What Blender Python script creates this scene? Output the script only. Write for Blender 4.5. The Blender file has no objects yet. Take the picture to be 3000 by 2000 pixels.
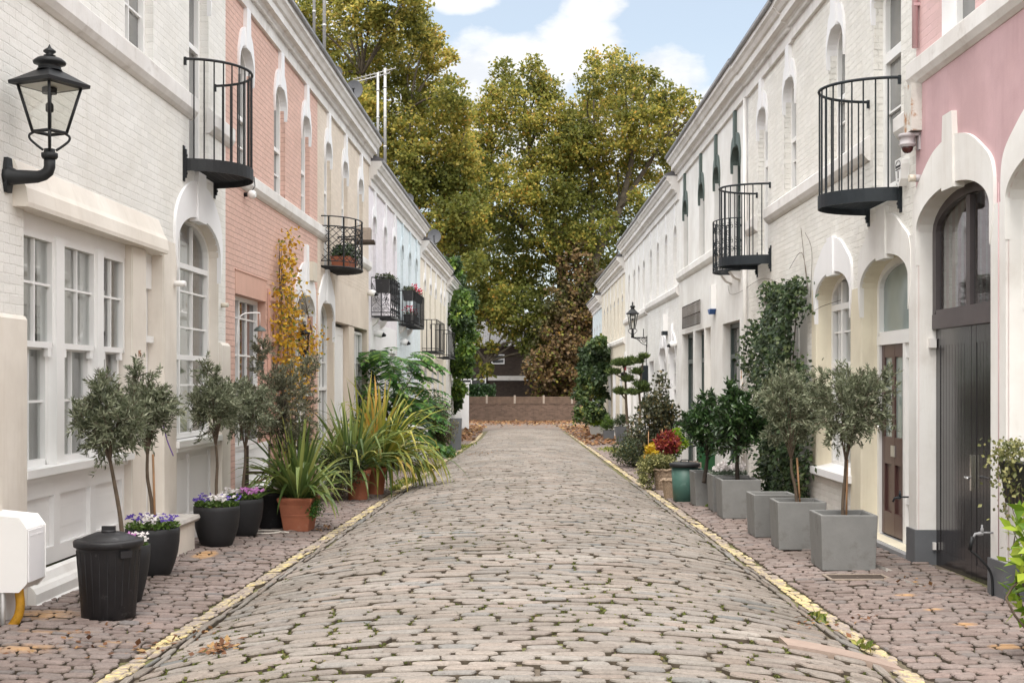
import bpy, math, random
import numpy as np
from mathutils import Vector, Matrix
R = math.radians
PI = math.pi
rng = np.random.default_rng(11)
rnd = random.Random(5)
SC = bpy.context.scene
COL = SC.collection
FOC, HZ, CAMH, SL = 3750., 1115., 1.65, .0134

# ------------------------------------------------------------------ ground profile
def xl_(y): return -2.5 + .022*np.minimum(y, 50.)
def xr_(y): return 2.31 + .0055*y
def gz(x, y):
    x = np.asarray(x, float); y = np.asarray(y, float)
    xl, xr = xl_(y), xr_(y)
    xc, hw = (xl+xr)/2, (xr-xl)/2
    u = (x-xc)/hw
    fade = np.clip((74-y)/22, 0, 1)
    crown = .25*np.clip(1-np.abs(u)**2.7, 0, 1)*fade
    side = .03*np.clip(np.abs(x-xc)-hw-.1, 0, 2)
    return -SL*np.minimum(y, 96) + crown + side
def G(px, py):
    """point of the ground seen at a pixel of the photograph"""
    h = 1.65
    for _ in range(12):
        Y = h*FOC/max(1., (py-HZ))
        X = (px-1500)/FOC*Y
        h = CAMH-float(gz(X, Y))
    return X, Y, float(gz(X, Y))

class Facade:
    def __init__(s, x0, kx, sg): s.x0, s.kx, s.sg = x0, kx, sg
    def P(s, y, w, e): return (s.x0+s.kx*y+s.sg*w, y-s.sg*s.kx*w, e+CAMH)
    def Y(s, px): return s.x0/((px-1500)/FOC-s.kx)
    def e(s, px, py): return (HZ-py)/FOC*s.Y(px)
    def g(s, y): return float(gz(s.x0+s.kx*y, y))-CAMH
FL = Facade(-4.0, .0213, 1)
FR = Facade(3.9, .0053, -1)

# ------------------------------------------------------------------ objects
ORG = {}
def tag(o, label=None, cat=None, group=None, kind=None):
    if label: o['label'] = label
    if cat: o['category'] = cat
    if group: o['group'] = group
    if kind: o['kind'] = kind
    return o
def thing(name, label, cat, loc=(0,0,0), rz=0, group=None, local=False):
    o = bpy.data.objects.new(name, None); COL.objects.link(o)
    o.empty_display_size = .2
    o.location = loc; o.rotation_euler = (0,0,rz)
    ORG[o] = (0,0,0) if local else tuple(loc)
    return tag(o, label, cat, group)
def link(name, me, mats, parent=None, origin=None):
    o = bpy.data.objects.new(name, me); COL.objects.link(o)
    for m in (mats if isinstance(mats, (list, tuple)) else [mats]): me.materials.append(m)
    if parent is not None:
        o.parent = parent; ORG[o] = ORG[parent]
    elif origin is not None:
        o.location = origin; ORG[o] = tuple(origin)
    else: ORG[o] = (0,0,0)
    return o
def copy_tree(o, parent=None):
    c = o.copy(); COL.objects.link(c)
    if parent is not None: c.parent = parent
    for ch in list(o.children): copy_tree(ch, c)
    return c
def place(o, label=None, loc=None, rz=None, sc=None, group=None):
    c = copy_tree(o)
    if label: c['label'] = label
    if loc is not None: c.location = loc
    if rz is not None: c.rotation_euler.z = rz
    if sc is not None: c.scale = (sc,)*3 if not isinstance(sc, tuple) else sc
    if group: c['group'] = group
    return c
def mesh_np(name, V, groups, mats, parent=None, origin=None, mi=None, smooth=False):
    """V (n,3); groups: list of (m,k) index arrays"""
    V = np.asarray(V, np.float32)
    o3 = ORG[parent] if parent is not None else (origin or (0,0,0))
    V = V-np.array(o3, np.float32)
    me = bpy.data.meshes.new(name)
    me.vertices.add(len(V)); me.vertices.foreach_set('co', V.ravel())
    lv = np.concatenate([g.ravel() for g in groups]).astype(np.int32)
    tot = np.concatenate([np.full(len(g), g.shape[1], np.int32) for g in groups])
    st = np.concatenate([[0], np.cumsum(tot)[:-1]]).astype(np.int32)
    me.loops.add(len(lv)); me.loops.foreach_set('vertex_index', lv)
    me.polygons.add(len(tot)); me.polygons.foreach_set('loop_start', st); me.polygons.foreach_set('loop_total', tot)
    if mi is not None: me.polygons.foreach_set('material_index', np.asarray(mi, np.int32))
    me.polygons.foreach_set('use_smooth', np.full(len(tot), smooth, bool))
    me.update(calc_edges=True); me.validate()
    return link(name, me, mats, parent, origin)

class MB:
    def __init__(s, mp=None): s.v, s.f, s.m, s.s, s.mp = [], [], [], [], mp
    def add(s, vs, fs, mi=0, sm=False):
        b = len(s.v)
        s.v += [s.mp(*p) for p in vs] if s.mp else [tuple(p) for p in vs]
        for f in fs:
            s.f.append([b+i for i in f]); s.m.append(mi); s.s.append(sm)
    def box(s, a0, a1, b0, b1, c0, c1, mi=0):
        s.add([(a0,b0,c0),(a1,b0,c0),(a1,b1,c0),(a0,b1,c0),(a0,b0,c1),(a1,b0,c1),(a1,b1,c1),(a0,b1,c1)],
              [(0,3,2,1),(4,5,6,7),(0,1,5,4),(1,2,6,5),(2,3,7,6),(3,0,4,7)], mi)
    def quad(s, a, b, c, d, mi=0): s.add([a,b,c,d], [(0,1,2,3)], mi)
    def prism(s, poly, b0, b1, mi=0):
        n = len(poly)
        s.add([(a,b0,c) for a,c in poly]+[(a,b1,c) for a,c in poly],
              [tuple(range(n)), tuple(range(2*n-1, n-1, -1))]+[(i,(i+1)%n,n+(i+1)%n,n+i) for i in range(n)], mi)
    def prismz(s, poly, z0, z1, mi=0):
        n = len(poly)
        s.add([(a,b,z0) for a,b in poly]+[(a,b,z1) for a,b in poly],
              [tuple(range(n)), tuple(range(2*n-1, n-1, -1))]+[(i,(i+1)%n,n+(i+1)%n,n+i) for i in range(n)], mi)
    def extr(s, prof, a0, a1, mi=0):
        n = len(prof)
        s.add([(a0,b,c) for b,c in prof]+[(a1,b,c) for b,c in prof],
              [tuple(range(n)), tuple(range(2*n-1, n-1, -1))]+[(i,(i+1)%n,n+(i+1)%n,n+i) for i in range(n)], mi)
    def strip(s, A, B, b0, b1, mi=0):
        """solid between two open outlines A,B of (a,c), from depth b0 to b1"""
        n = len(A); V = []
        for k in range(n):
            V += [(A[k][0],b1,A[k][1]), (B[k][0],b1,B[k][1]), (A[k][0],b0,A[k][1]), (B[k][0],b0,B[k][1])]
        F = []
        for k in range(n-1):
            i, j = 4*k, 4*k+4
            F += [(i,i+1,j+1,j), (i+2,i,j,j+2), (i+1,i+3,j+3,j+1)]
        F += [(0,2,3,1), (4*n-4,4*n-3,4*n-1,4*n-2)]
        s.add(V, F, mi)
    def tube(s, pts, r, n=6, mi=0, sm=True, caps=True):
        P = [Vector(p) for p in pts]; m = len(P)
        rr = r if isinstance(r, (list, tuple)) else [r]*m
        V, F = [], []
        up = None
        for k in range(m):
            d = (P[min(k+1, m-1)]-P[max(k-1, 0)])
            d = d.normalized() if d.length > 1e-9 else Vector((0,0,1))
            if up is None:
                up = Vector((0,0,1)) if abs(d.z) < .9 else Vector((1,0,0))
            a = d.cross(up)
            if a.length < 1e-4: a = d.cross(Vector((0,1,.3)))
            a.normalize(); b = a.cross(d).normalized(); up = b
            for i in range(n):
                t = 2*PI*i/n
                V.append(tuple(P[k]+(a*math.cos(t)+b*math.sin(t))*rr[k]))
        for k in range(m-1):
            for i in range(n):
                j = (i+1) % n
                F.append((k*n+i, k*n+j, (k+1)*n+j, (k+1)*n+i))
        s.add(V, F, mi, sm)
        if caps:
            b = len(s.v)-len(V)
            for ring in (range(n-1,-1,-1), range((m-1)*n, m*n)):
                s.f.append([b+i for i in ring]); s.m.append(mi); s.s.append(False)
    def lathe(s, prof, n=28, mi=0, c=(0,0,0), sm=True, cap=True, ph=0, sx=1, sy=1):
        V, F = [], []
        for r, z in prof:
            for i in range(n):
                t = 2*PI*i/n+ph
                V.append((c[0]+sx*r*math.cos(t), c[1]+sy*r*math.sin(t), c[2]+z))
        m = len(prof)
        for k in range(m-1):
            for i in range(n):
                j = (i+1) % n
                F.append((k*n+i, k*n+j, (k+1)*n+j, (k+1)*n+i))
        s.add(V, F, mi, sm)
        if cap:
            b = len(s.v)-len(V)
            for ring in (range(n-1,-1,-1), range((m-1)*n, m*n)):
                s.f.append([b+i for i in ring]); s.m.append(mi); s.s.append(False)
    def build(s, name, mats, parent=None, origin=None, bevel=0):
        o3 = ORG[parent] if parent is not None else (origin or (0,0,0))
        me = bpy.data.meshes.new(name)
        me.from_pydata([(x-o3[0], y-o3[1], z-o3[2]) for x,y,z in s.v], [], s.f)
        me.polygons.foreach_set('material_index', s.m)
        me.polygons.foreach_set('use_smooth', s.s)
        me.update()
        o = link(name, me, mats, parent, origin)
        if bevel:
            b = o.modifiers.new('bevel', 'BEVEL'); b.width = bevel; b.segments = 2; b.limit_method = 'ANGLE'; b.angle_limit = R(40)
        return o

def boxes(H, F, name, mat, lst, bevel=0):
    """one mesh for each piece: (a0,a1,b0,b1,c0,c1) boxes or ('x', profile, a0, a1) extrusions"""
    for q in lst:
        mb = MB(F.P if F else None)
        if q[0] == 'x': mb.extr(q[1], q[2], q[3])
        elif q[0] == 'p': mb.prism(q[1], q[2], q[3])
        elif q[0] == 'pz': mb.prismz(q[1], q[2], q[3])
        else: mb.box(*q)
        mb.build(name, M[mat], H, bevel=bevel)
# ------------------------------------------------------------------ materials
def newmat(name):
    m = bpy.data.materials.new(name); m.use_nodes = True
    nt = m.node_tree; b = nt.nodes['Principled BSDF']
    return m, nt, b
def nd(nt, typ, **kw):
    n = nt.nodes.new(typ)
    for k, v in kw.items():
        if k in n.inputs: n.inputs[k].default_value = v
        else: setattr(n, k, v)
    return n
def noise(nt, scale, detail=4, rough=.55, coord='Object', vec=None):
    n = nd(nt, 'ShaderNodeTexNoise', Scale=scale, Detail=detail, Roughness=rough)
    if vec is None:
        tc = nt.nodes.new('ShaderNodeTexCoord'); vec = tc.outputs[coord]
    nt.links.new(vec, n.inputs['Vector'])
    return n
def ramp(nt, fac, stops):
    r = nt.nodes.new('ShaderNodeValToRGB')
    el = r.color_ramp.elements
    while len(el) < len(stops): el.new(.5)
    for e, (p, c) in zip(el, stops):
        e.position = p; e.color = (*c, 1) if len(c) == 3 else c
    nt.links.new(fac, r.inputs['Fac'])
    return r
def mixc(nt, fac, a, b, blend='MIX'):
    m = nd(nt, 'ShaderNodeMix', data_type='RGBA', blend_type=blend)
    for sock, v in ((m.inputs['Factor'], fac), (m.inputs['A'], a), (m.inputs['B'], b)):
        if hasattr(v, 'links'): nt.links.new(v, sock)
        elif isinstance(v, (int, float)): sock.default_value = v
        else: sock.default_value = (*v, 1)
    return m.outputs['Result']
def mth(nt, op, a, b=None, clamp=False):
    m = nd(nt, 'ShaderNodeMath', operation=op, use_clamp=clamp)
    for i, v in enumerate((a, b)):
        if v is None: continue
        if hasattr(v, 'links'): nt.links.new(v, m.inputs[i])
        else: m.inputs[i].default_value = v
    return m.outputs[0]
def bump(nt, b, h, strength=.4, dist=.01, chain=None):
    n = nd(nt, 'ShaderNodeBump', Strength=strength, Distance=dist)
    nt.links.new(h, n.inputs['Height'])
    if chain: nt.links.new(chain, n.inputs['Normal'])
    nt.links.new(n.outputs[0], b.inputs['Normal'])
    return n.outputs[0]
def sc3(c, k): return tuple(min(1, x*k) for x in c)
def paint(name, col, rough=.6, var=.10, ns=2.5, bs=25, bst=.12, metal=0, dirt=None, spec=.4, dist=.01):
    m, nt, b = newmat(name)
    n = noise(nt, ns, 6, .65)
    r = ramp(nt, n.outputs['Fac'], [(.3, sc3(col, 1-var)), (.7, sc3(col, 1+var*.5))])
    c = r.outputs['Color']
    if dirt:
        n2 = noise(nt, dirt[1], 8, .7)
        f = ramp(nt, n2.outputs['Fac'], [(dirt[2], (0,0,0)), (dirt[2]+.12, (1,1,1))])
        f2 = mth(nt, 'MULTIPLY', f.outputs['Color'], dirt[3])
        c = mixc(nt, f2, c, dirt[0])
    if 'render' in name or 'stone trim' in name:            # rain streaks and blotches
        tc = nt.nodes.new('ShaderNodeTexCoord'); mp = nt.nodes.new('ShaderNodeMapping'); mp.inputs['Scale'].default_value = (3, 3, .25); nt.links.new(tc.outputs['Object'], mp.inputs[0])
        s1 = noise(nt, 2.4, 8, .72, vec=mp.outputs[0]); sf = ramp(nt, s1.outputs['Fac'], [(.52, (0,0,0)), (.74, (1,1,1))])
        c = mixc(nt, mth(nt, 'MULTIPLY', sf.outputs['Color'], .30), c, mixc(nt, 1., c, (.66,.60,.53), 'MULTIPLY'))
        s2 = noise(nt, .9, 6, .6); sf2 = ramp(nt, s2.outputs['Fac'], [(.40, (.90,.885,.87)), (.60, (1.02,1.02,1.02))])
        c = mixc(nt, 1., c, sf2.outputs['Color'], 'MULTIPLY')
    nt.links.new(c, b.inputs['Base Color'])
    b.inputs['Roughness'].default_value = rough; b.inputs['Metallic'].default_value = metal
    b.inputs['Specular IOR Level'].default_value = spec
    if bst:
        n3 = noise(nt, bs, 4, .6)
        bump(nt, b, n3.outputs['Fac'], bst, dist)
    return m
def brick(name, col, rough=.75, bst=.6, jd=.95, var=.07, rough_face=.6, bw=.225, bh=.075):
    """painted brick: courses run along the wall (local Y), rise in Z"""
    m, nt, b = newmat(name)
    tc = nt.nodes.new('ShaderNodeTexCoord'); sp = nt.nodes.new('ShaderNodeSeparateXYZ')
    nt.links.new(tc.outputs['Object'], sp.inputs[0])
    wob = noise(nt, 6, 3)
    ax = mth(nt, 'ADD', sp.outputs['Y'], sp.outputs['X'])
    w2 = mth(nt, 'MULTIPLY_ADD', wob.outputs['Fac'], .016); w2.node.inputs[2].default_value = 0
    zz = mth(nt, 'ADD', sp.outputs['Z'], w2)
    cb = nt.nodes.new('ShaderNodeCombineXYZ')
    nt.links.new(ax, cb.inputs[0]); nt.links.new(zz, cb.inputs[1])
    br = nd(nt, 'ShaderNodeTexBrick', offset=.5)
    br.inputs['Scale'].default_value = 1; br.inputs['Brick Width'].default_value = bw; br.inputs['Row Height'].default_value = bh
    br.inputs['Mortar Size'].default_value = .007; br.inputs['Mortar Smooth'].default_value = .35; br.inputs['Bias'].default_value = 0
    br.inputs['Color1'].default_value = (*sc3(col, 1+var*.3), 1); br.inputs['Color2'].default_value = (*sc3(col, 1-var), 1)
    br.inputs['Mortar'].default_value = (*sc3(col, jd), 1)  # on painted walls the darker mortar puts joint shading into the colour
    nt.links.new(cb.outputs[0], br.inputs['Vector'])
    n = noise(nt, 1.3, 7, .65)
    f = ramp(nt, n.outputs['Fac'], [(.35, (.93,.92,.90)), (.65, (1,1,1))])
    c = mixc(nt, 1., br.outputs['Color'], f.outputs['Color'], 'MULTIPLY')
    # chips in the joints
    n4 = noise(nt, 38, 3, .7)
    ch = ramp(nt, n4.outputs['Fac'], [(.60, (1,1,1)), (.68, (.62,.56,.50))])
    jf = mth(nt, 'MULTIPLY', br.outputs['Fac'], .9)
    c = mixc(nt, jf, c, mixc(nt, 1., c, ch.outputs['Color'], 'MULTIPLY'))
    mp = nt.nodes.new('ShaderNodeMapping'); mp.inputs['Scale'].default_value = (2.6, 2.6, .22); nt.links.new(tc.outputs['Object'], mp.inputs[0])
    st = noise(nt, 2.2, 7, .7, vec=mp.outputs[0]); sf = ramp(nt, st.outputs['Fac'], [(.56, (0,0,0)), (.74, (1,1,1))])
    c = mixc(nt, mth(nt, 'MULTIPLY', sf.outputs['Color'], .22), c, mixc(nt, 1., c, (.66,.60,.52), 'MULTIPLY'))
    nt.links.new(c, b.inputs['Base Color'])
    b.inputs['Roughness'].default_value = rough
    b.inputs['Specular IOR Level'].default_value = .3
    n2 = noise(nt, 30, 5, .65)
    n6 = noise(nt, 7, 4, .7); vis = ramp(nt, n6.outputs['Fac'], [(.36, (.12,.12,.12)), (.62, (1,1,1))])
    h = mth(nt, 'SUBTRACT', mth(nt, 'MULTIPLY', n2.outputs['Fac'], rough_face), mth(nt, 'MULTIPLY', br.outputs['Fac'], vis.outputs['Color']))
    bump(nt, b, h, bst, .012)
    return m
def leafmat(name, cols, trans=.35, rough=.5, patch=None, spec=.35):
    """colour per leaf (random per island), optional patches through the crown"""
    m, nt, b = newmat(name)
    g = nt.nodes.new('ShaderNodeNewGeometry')
    r = ramp(nt, g.outputs['Random Per Island'], cols)
    c = r.outputs['Color']
    if patch:
        n = noise(nt, patch[1], 2, .5)
        f = ramp(nt, n.outputs['Fac'], [(patch[2], (0,0,0)), (patch[3], (1,1,1))])
        c2 = ramp(nt, g.outputs['Random Per Island'], patch[0])
        c = mixc(nt, f.outputs['Color'], c, c2.outputs['Color'])
    nt.links.new(c, b.inputs['Base Color'])
    b.inputs['Roughness'].default_value = rough; b.inputs['Specular IOR Level'].default_value = spec
    t = nt.nodes.new('ShaderNodeBsdfTranslucent'); nt.links.new(c, t.inputs['Color'])
    mx = nt.nodes.new('ShaderNodeMixShader'); mx.inputs[0].default_value = trans
    nt.links.new(b.outputs[0], mx.inputs[1]); nt.links.new(t.outputs[0], mx.inputs[2])
    nt.links.new(mx.outputs[0], nt.nodes['Material Output'].inputs['Surface'])
    return m
def glassmat(name, tint=(.9,.93,.92), rough=.02, wob=.02):
    m, nt, b = newmat(name)
    nt.nodes.remove(b)
    lw = nd(nt, 'ShaderNodeLayerWeight', Blend=.5)
    fr = nd(nt, 'ShaderNodeMath', operation='MULTIPLY_ADD'); nt.links.new(mth(nt, 'POWER', lw.outputs['Facing'], 3.), fr.inputs[0]); fr.inputs[1].default_value = .90; fr.inputs[2].default_value = .08
    tr = nd(nt, 'ShaderNodeBsdfTransparent'); tr.inputs[0].default_value = (*tint, 1)
    gl = nd(nt, 'ShaderNodeBsdfGlossy', Roughness=rough)
    n = noise(nt, 2.2, 2)
    bp = nd(nt, 'ShaderNodeBump', Strength=wob, Distance=.02); nt.links.new(n.outputs['Fac'], bp.inputs['Height'])
    nt.links.new(bp.outputs[0], gl.inputs['Normal'])
    mx = nt.nodes.new('ShaderNodeMixShader')
    nt.links.new(fr.outputs[0], mx.inputs[0]); nt.links.new(tr.outputs[0], mx.inputs[1]); nt.links.new(gl.outputs[0], mx.inputs[2])
    nt.links.new(mx.outputs[0], nt.nodes['Material Output'].inputs['Surface'])
    return m

M = {}
M['cream_brick'] = brick('cream painted brick', (.80,.785,.755))
M['ivory_brick'] = brick('ivory painted brick', (.815,.795,.755), bst=1.0, rough_face=1.1)
M['salmon_brick'] = brick('salmon painted brick', (.70,.465,.395), bst=1.0, jd=.80)
M['beige_brick'] = brick('beige painted brick', (.70,.61,.52))
M['white_brick'] = brick('white painted brick', (.80,.785,.77))
M['lilac'] = brick('pale lilac painted brick', (.78,.74,.785), bst=.4)
M['pale_blue'] = brick('pale blue painted brick', (.70,.775,.82), bst=.4)
M['pale_cream'] = brick('pale cream painted brick', (.78,.72,.62), bst=.4)
M['salmon_soft'] = brick('soft pink painted brick', (.68,.47,.465), bst=.5)
M['old_brick'] = brick('old stock brick', (.115,.075,.055), jd=1.4, var=.45, bst=.6)  # base colour darkened to carry the shade of the plane trees
M['dark_brick'] = brick('dark brown brick', (.045,.032,.026), jd=1.3, var=.4, bst=.5)
M['render_cream'] = paint('cream smooth render', (.78,.725,.655), .6, .06, 1.5, 40, .06)
M['render_cream2'] = paint('yellow cream reveal render', (.76,.70,.56), .6, .06, 1.5, 40, .06)
M['render_white'] = paint('white smooth render', (.80,.785,.765), .6, .06, 1.2, 35, .08, dirt=((.55,.50,.45), 1.1, .60, .35))
M['render_salmon'] = paint('salmon smooth render', (.66,.405,.325), .65, .07, 2, 40, .06)
M['render_beige'] = paint('beige smooth render', (.69,.60,.51), .65, .06, 2, 40, .06)
M['render_pink'] = paint('dusty pink render', (.565,.375,.395), .75, .10, 1.6, 60, .15)
M['trim'] = paint('white gloss trim paint', (.83,.82,.83), .45, .04, 2, 30, .04)
M['trim_old'] = paint('weathered white stone trim', (.76,.74,.725), .7, .09, 2.5, 30, .15, dirt=((.44,.40,.36), 2.2, .57, .55))
M['white_wood'] = paint('white joinery paint', (.82,.81,.80), .4, .03, 3, 60, .03)
M['green_trim'] = paint('dark green trim paint', (.10,.13,.12), .55, .08, 3, 30, .06)
M['green_door'] = paint('dark green joinery', (.055,.075,.07), .4, .1, 3, 30, .05)
M['slate'] = paint('slate', (.13,.125,.135), .7, .3, 6, 20, .4)
M['lead'] = paint('lead grey', (.28,.28,.29), .6, .2, 4, 20, .2)
M['iron'] = paint('black painted iron', (.014,.015,.017), .5, .2, 8, 60, .1, spec=.35)
M['iron_blue'] = paint('blue black painted iron', (.016,.021,.026), .5, .2, 8, 60, .1, spec=.3)
M['curtain'] = paint('off white curtain', (.55,.53,.50), .9, .12, 3, 30, .05)
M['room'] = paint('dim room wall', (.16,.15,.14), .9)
M['glass'] = glassmat('window glass')
def darkpane(name, col, rough=.04):
    m, nt, b = newmat(name)
    n = noise(nt, .9, 3)
    r = ramp(nt, n.outputs['Fac'], [(.35, sc3(col, .7)), (.65, sc3(col, 1.25))])
    nt.links.new(r.outputs[0], b.inputs['Base Color'])
    b.inputs['Roughness'].default_value = rough; b.inputs['Specular IOR Level'].default_value = .7
    n2 = noise(nt, 1.6, 2); bump(nt, b, n2.outputs['Fac'], .05, .02)
    return m
M['pane'] = darkpane('window pane with net behind', (.17,.17,.165))
M['pane_dark'] = darkpane('dark window pane', (.05,.052,.055))
M['pane_green'] = darkpane('greenish frosted pane', (.24,.29,.275), .12)
M['terracotta'] = paint('terracotta', (.36,.125,.068), .8, .2, 5, 40, .2, dirt=((.42,.28,.2), 4, .6, .5))
M['black_pot'] = paint('charcoal pot', (.017,.017,.019), .6, .25, 6, 90, .15)
M['black_plastic'] = paint('scuffed black plastic', (.020,.019,.021), .5, .3, 5, 50, .1, dirt=((.13,.125,.13), 9, .60, .55))
M['grey_planter'] = paint('grey fibre cement', (.205,.205,.20), .8, .12, 5, 60, .15, dirt=((.10,.088,.075), 3.2, .54, .55))
M['soil'] = paint('dark soil', (.03,.022,.016), .95, .3, 20, 60, .6)
M['bark'] = paint('grey brown bark', (.12,.088,.062), .9, .35, 14, 40, .8)
M['bark_dark'] = paint('dark bark', (.045,.035,.028), .9, .35, 12, 30, .8)
M['bark_plane'] = paint('mottled plane bark', (.10,.082,.06), .9, .4, 3, 12, .6, dirt=((.2,.18,.13), 2.4, .58, .7))
M['cane'] = paint('bamboo cane', (.36,.20,.10), .6, .25, 12, 40, .3)
M['bin_green'] = paint('green bin plastic', (.050,.115,.095), .5, .12, 5, 50, .08, dirt=((.16,.26,.22), 7, .58, .5))
M['butt_green'] = paint('dark green plastic', (.018,.085,.03), .5, .15, 3, 40, .05)
M['wicker'] = paint('weathered wicker', (.33,.245,.175), .85, .4, 40, 70, .8)
M['wood_grey'] = paint('weathered wood', (.30,.245,.20), .85, .3, 14, 40, .5)
M['wood_dark'] = paint('dark stained wood', (.06,.042,.032), .7, .3, 14, 40, .4)
M['steel'] = paint('brushed steel', (.62,.62,.62), .3, .1, 8, 60, .05, metal=.9)
M['chrome'] = paint('chrome', (.75,.75,.75), .15, .05, 8, 60, 0, metal=1)
M['alum'] = paint('dull aluminium', (.42,.41,.40), .5, .2, 6, 50, .05, metal=.5)
M['dish'] = paint('dark grey dish', (.09,.092,.10), .55, .15, 5, 40, .05)
M['plastic_white'] = paint('white plastic', (.80,.79,.78), .4, .03, 2, 30, .02)
M['plastic_beige'] = paint('beige plastic', (.62,.56,.47), .5, .08, 3, 30, .03)
M['plastic_grey'] = paint('grey plastic', (.42,.39,.40), .5, .08, 3, 30, .03)
M['red_dome'] = paint('dark red dome', (.055,.012,.010), .2, .1, 4, 30, 0, spec=.6)
M['rust'] = paint('rusty painted steel', (.62,.60,.56), .7, .2, 4, 40, .3, dirt=((.33,.14,.035), 5.5, .50, .95))
M['stone'] = paint('pale stone', (.46,.43,.40), .85, .2, 4, 30, .4)
M['stone_brown'] = paint('brown stone slab', (.32,.245,.205), .85, .18, 5, 40, .4)
M['grey_paint'] = paint('grey slate paint', (.12,.125,.135), .5, .15, 3, 40, .1)
M['yellow_pipe'] = paint('yellow gas pipe', (.42,.21,.012), .55, .35, 18, 40, .4)
M['hose'] = paint('white hose', (.62,.58,.52), .5)
M['purple'] = paint('purple ribbon', (.22,.12,.42), .6)
M['letters'] = paint('black lettering', (.02,.02,.022), .5)
M['numerals'] = paint('brown numerals', (.32,.12,.04), .5)
M['sign_red'] = paint('red plastic', (.35,.02,.03), .45)
M['sign_blue'] = paint('blue plastic', (.03,.10,.30), .45)
M['lamp_glass'] = glassmat('lantern glass', (.93,.93,.90), .03)
M['lamp_white'] = paint('white lamp underside', (.7,.68,.64), .6)
def doormat():
    m, nt, b = newmat('glossy black door paint')
    tc = nt.nodes.new('ShaderNodeTexCoord'); mp = nt.nodes.new('ShaderNodeMapping'); mp.inputs['Scale'].default_value = (10, 10, 1.2)
    nt.links.new(tc.outputs['Object'], mp.inputs[0])
    n = noise(nt, 3, 6, .7, vec=mp.outputs[0])
    r = ramp(nt, n.outputs['Fac'], [(.3, (.022,.020,.022)), (.7, (.042,.038,.040))])
    nt.links.new(r.outputs[0], b.inputs['Base Color'])
    rr = ramp(nt, n.outputs['Fac'], [(.3, (.07,.07,.07)), (.75, (.2,.2,.2))])
    nt.links.new(rr.outputs[0], b.inputs['Roughness'])
    b.inputs['Specular IOR Level'].default_value = .55
    bump(nt, b, n.outputs['Fac'], .12, .01)
    return m
M['black_door'] = doormat()
M['brown_door'] = paint('dark maroon door paint', (.085,.042,.038), .35, .12, 4, 60, .06)
M['brown_frame'] = paint('faded brown black frame', (.085,.072,.075), .5, .15, 5, 60, .08)
# ------------------------------------------------------------------ ground, road, pavements
def stonemat(name, cols, moss, marks=(), rough=.8, ns=30):
    m, nt, b = newmat(name)
    g = nt.nodes.new('ShaderNodeNewGeometry')
    r = ramp(nt, g.outputs['Random Per Island'], cols)
    n = noise(nt, ns, 6, .7)
    f = ramp(nt, n.outputs['Fac'], [(.3, (.72,.71,.70)), (.7, (1.12,1.1,1.08))])
    c = mixc(nt, 1., r.outputs['Color'], f.outputs['Color'], 'MULTIPLY')
    pit = noise(nt, 85, 3, .8); pf = ramp(nt, pit.outputs['Fac'], [(.33, (.60,.57,.54)), (.46, (1,1,1))]); c = mixc(nt, 1., c, pf.outputs['Color'], 'MULTIPLY')
    n2 = noise(nt, .7, 5, .6)
    f2 = ramp(nt, n2.outputs['Fac'], [(.35, (.74,.72,.69)), (.65, (1.07,1.06,1.05))])
    c = mixc(nt, 1., c, f2.outputs['Color'], 'MULTIPLY')
    n3 = noise(nt, 5, 7, .75)
    f3 = ramp(nt, n3.outputs['Fac'], [(.63, (0,0,0)), (.75, (1,1,1))])
    c = mixc(nt, mth(nt, 'MULTIPLY', f3.outputs['Color'], .35), c, moss)
    if marks:
        tc = nt.nodes.new('ShaderNodeTexCoord')
        tot = None
        for (x, y, rx, ry, k) in marks:
            mp = nt.nodes.new('ShaderNodeMapping'); mp.vector_type = 'TEXTURE'
            mp.inputs['Location'].default_value = (x, y, 0); mp.inputs['Scale'].default_value = (rx, ry, 50)
            nt.links.new(tc.outputs['Object'], mp.inputs[0])
            ln = nd(nt, 'ShaderNodeVectorMath', operation='LENGTH'); nt.links.new(mp.outputs[0], ln.inputs[0])
            a = mth(nt, 'SUBTRACT', 1., ln.outputs['Value'], True)
            a = mth(nt, 'MULTIPLY', a, k)
            tot = a if tot is None else mth(nt, 'MAXIMUM', tot, a)
        n5 = noise(nt, 14, 5, .7)
        t2 = mth(nt, 'MULTIPLY', tot, mth(nt, 'MULTIPLY', n5.outputs['Fac'], 2.2), True)
        f5 = ramp(nt, t2, [(.3, (0,0,0)), (.8, (.7,.7,.7))])
        c = mixc(nt, f5.outputs['Color'], c, (.52,.30,.13))
    nt.links.new(c, b.inputs['Base Color'])
    b.inputs['Roughness'].default_value = rough; b.inputs['Specular IOR Level'].default_value = .35
    n4 = noise(nt, 55, 5, .7); bump(nt, b, n4.outputs['Fac'], .35, .008)
    return m
M['setts_road'] = stonemat('worn granite setts', [(0,(.225,.20,.18)),(.22,(.29,.262,.24)),(.42,(.255,.238,.222)),(.60,(.31,.275,.248)),(.72,(.265,.225,.20)),(.86,(.235,.23,.225)),(.95,(.325,.30,.275)),(1,(.165,.175,.18))], (.12,.11,.07))
_marks = []
for px, py, rx, ry, k in ((600,1625,.16,.45,1.5),(640,1565,.10,.4,1.2),(130,1800,.5,.4,.8),(60,1900,.5,.3,.7),(1500,9999,.1,.1,0),(2560,1695,.16,.12,1.3),(2650,1745,.14,.14,1.),(2735,1785,.12,.1,1.),(2830,1830,.14,.1,1.),(2950,1895,.16,.12,1.3),(160,1850,.6,.12,.6),(330,1880,.3,.10,.5)):
    if k: 
        X, Y, Z = G(px, py); _marks.append((X, Y, rx, ry, k))
M['setts_pave'] = stonemat('small reddish setts', [(0,(.205,.165,.155)),(.3,(.265,.21,.195)),(.55,(.25,.215,.205)),(.8,(.29,.235,.22)),(1,(.19,.175,.175))], (.10,.085,.06), _marks)
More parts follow.
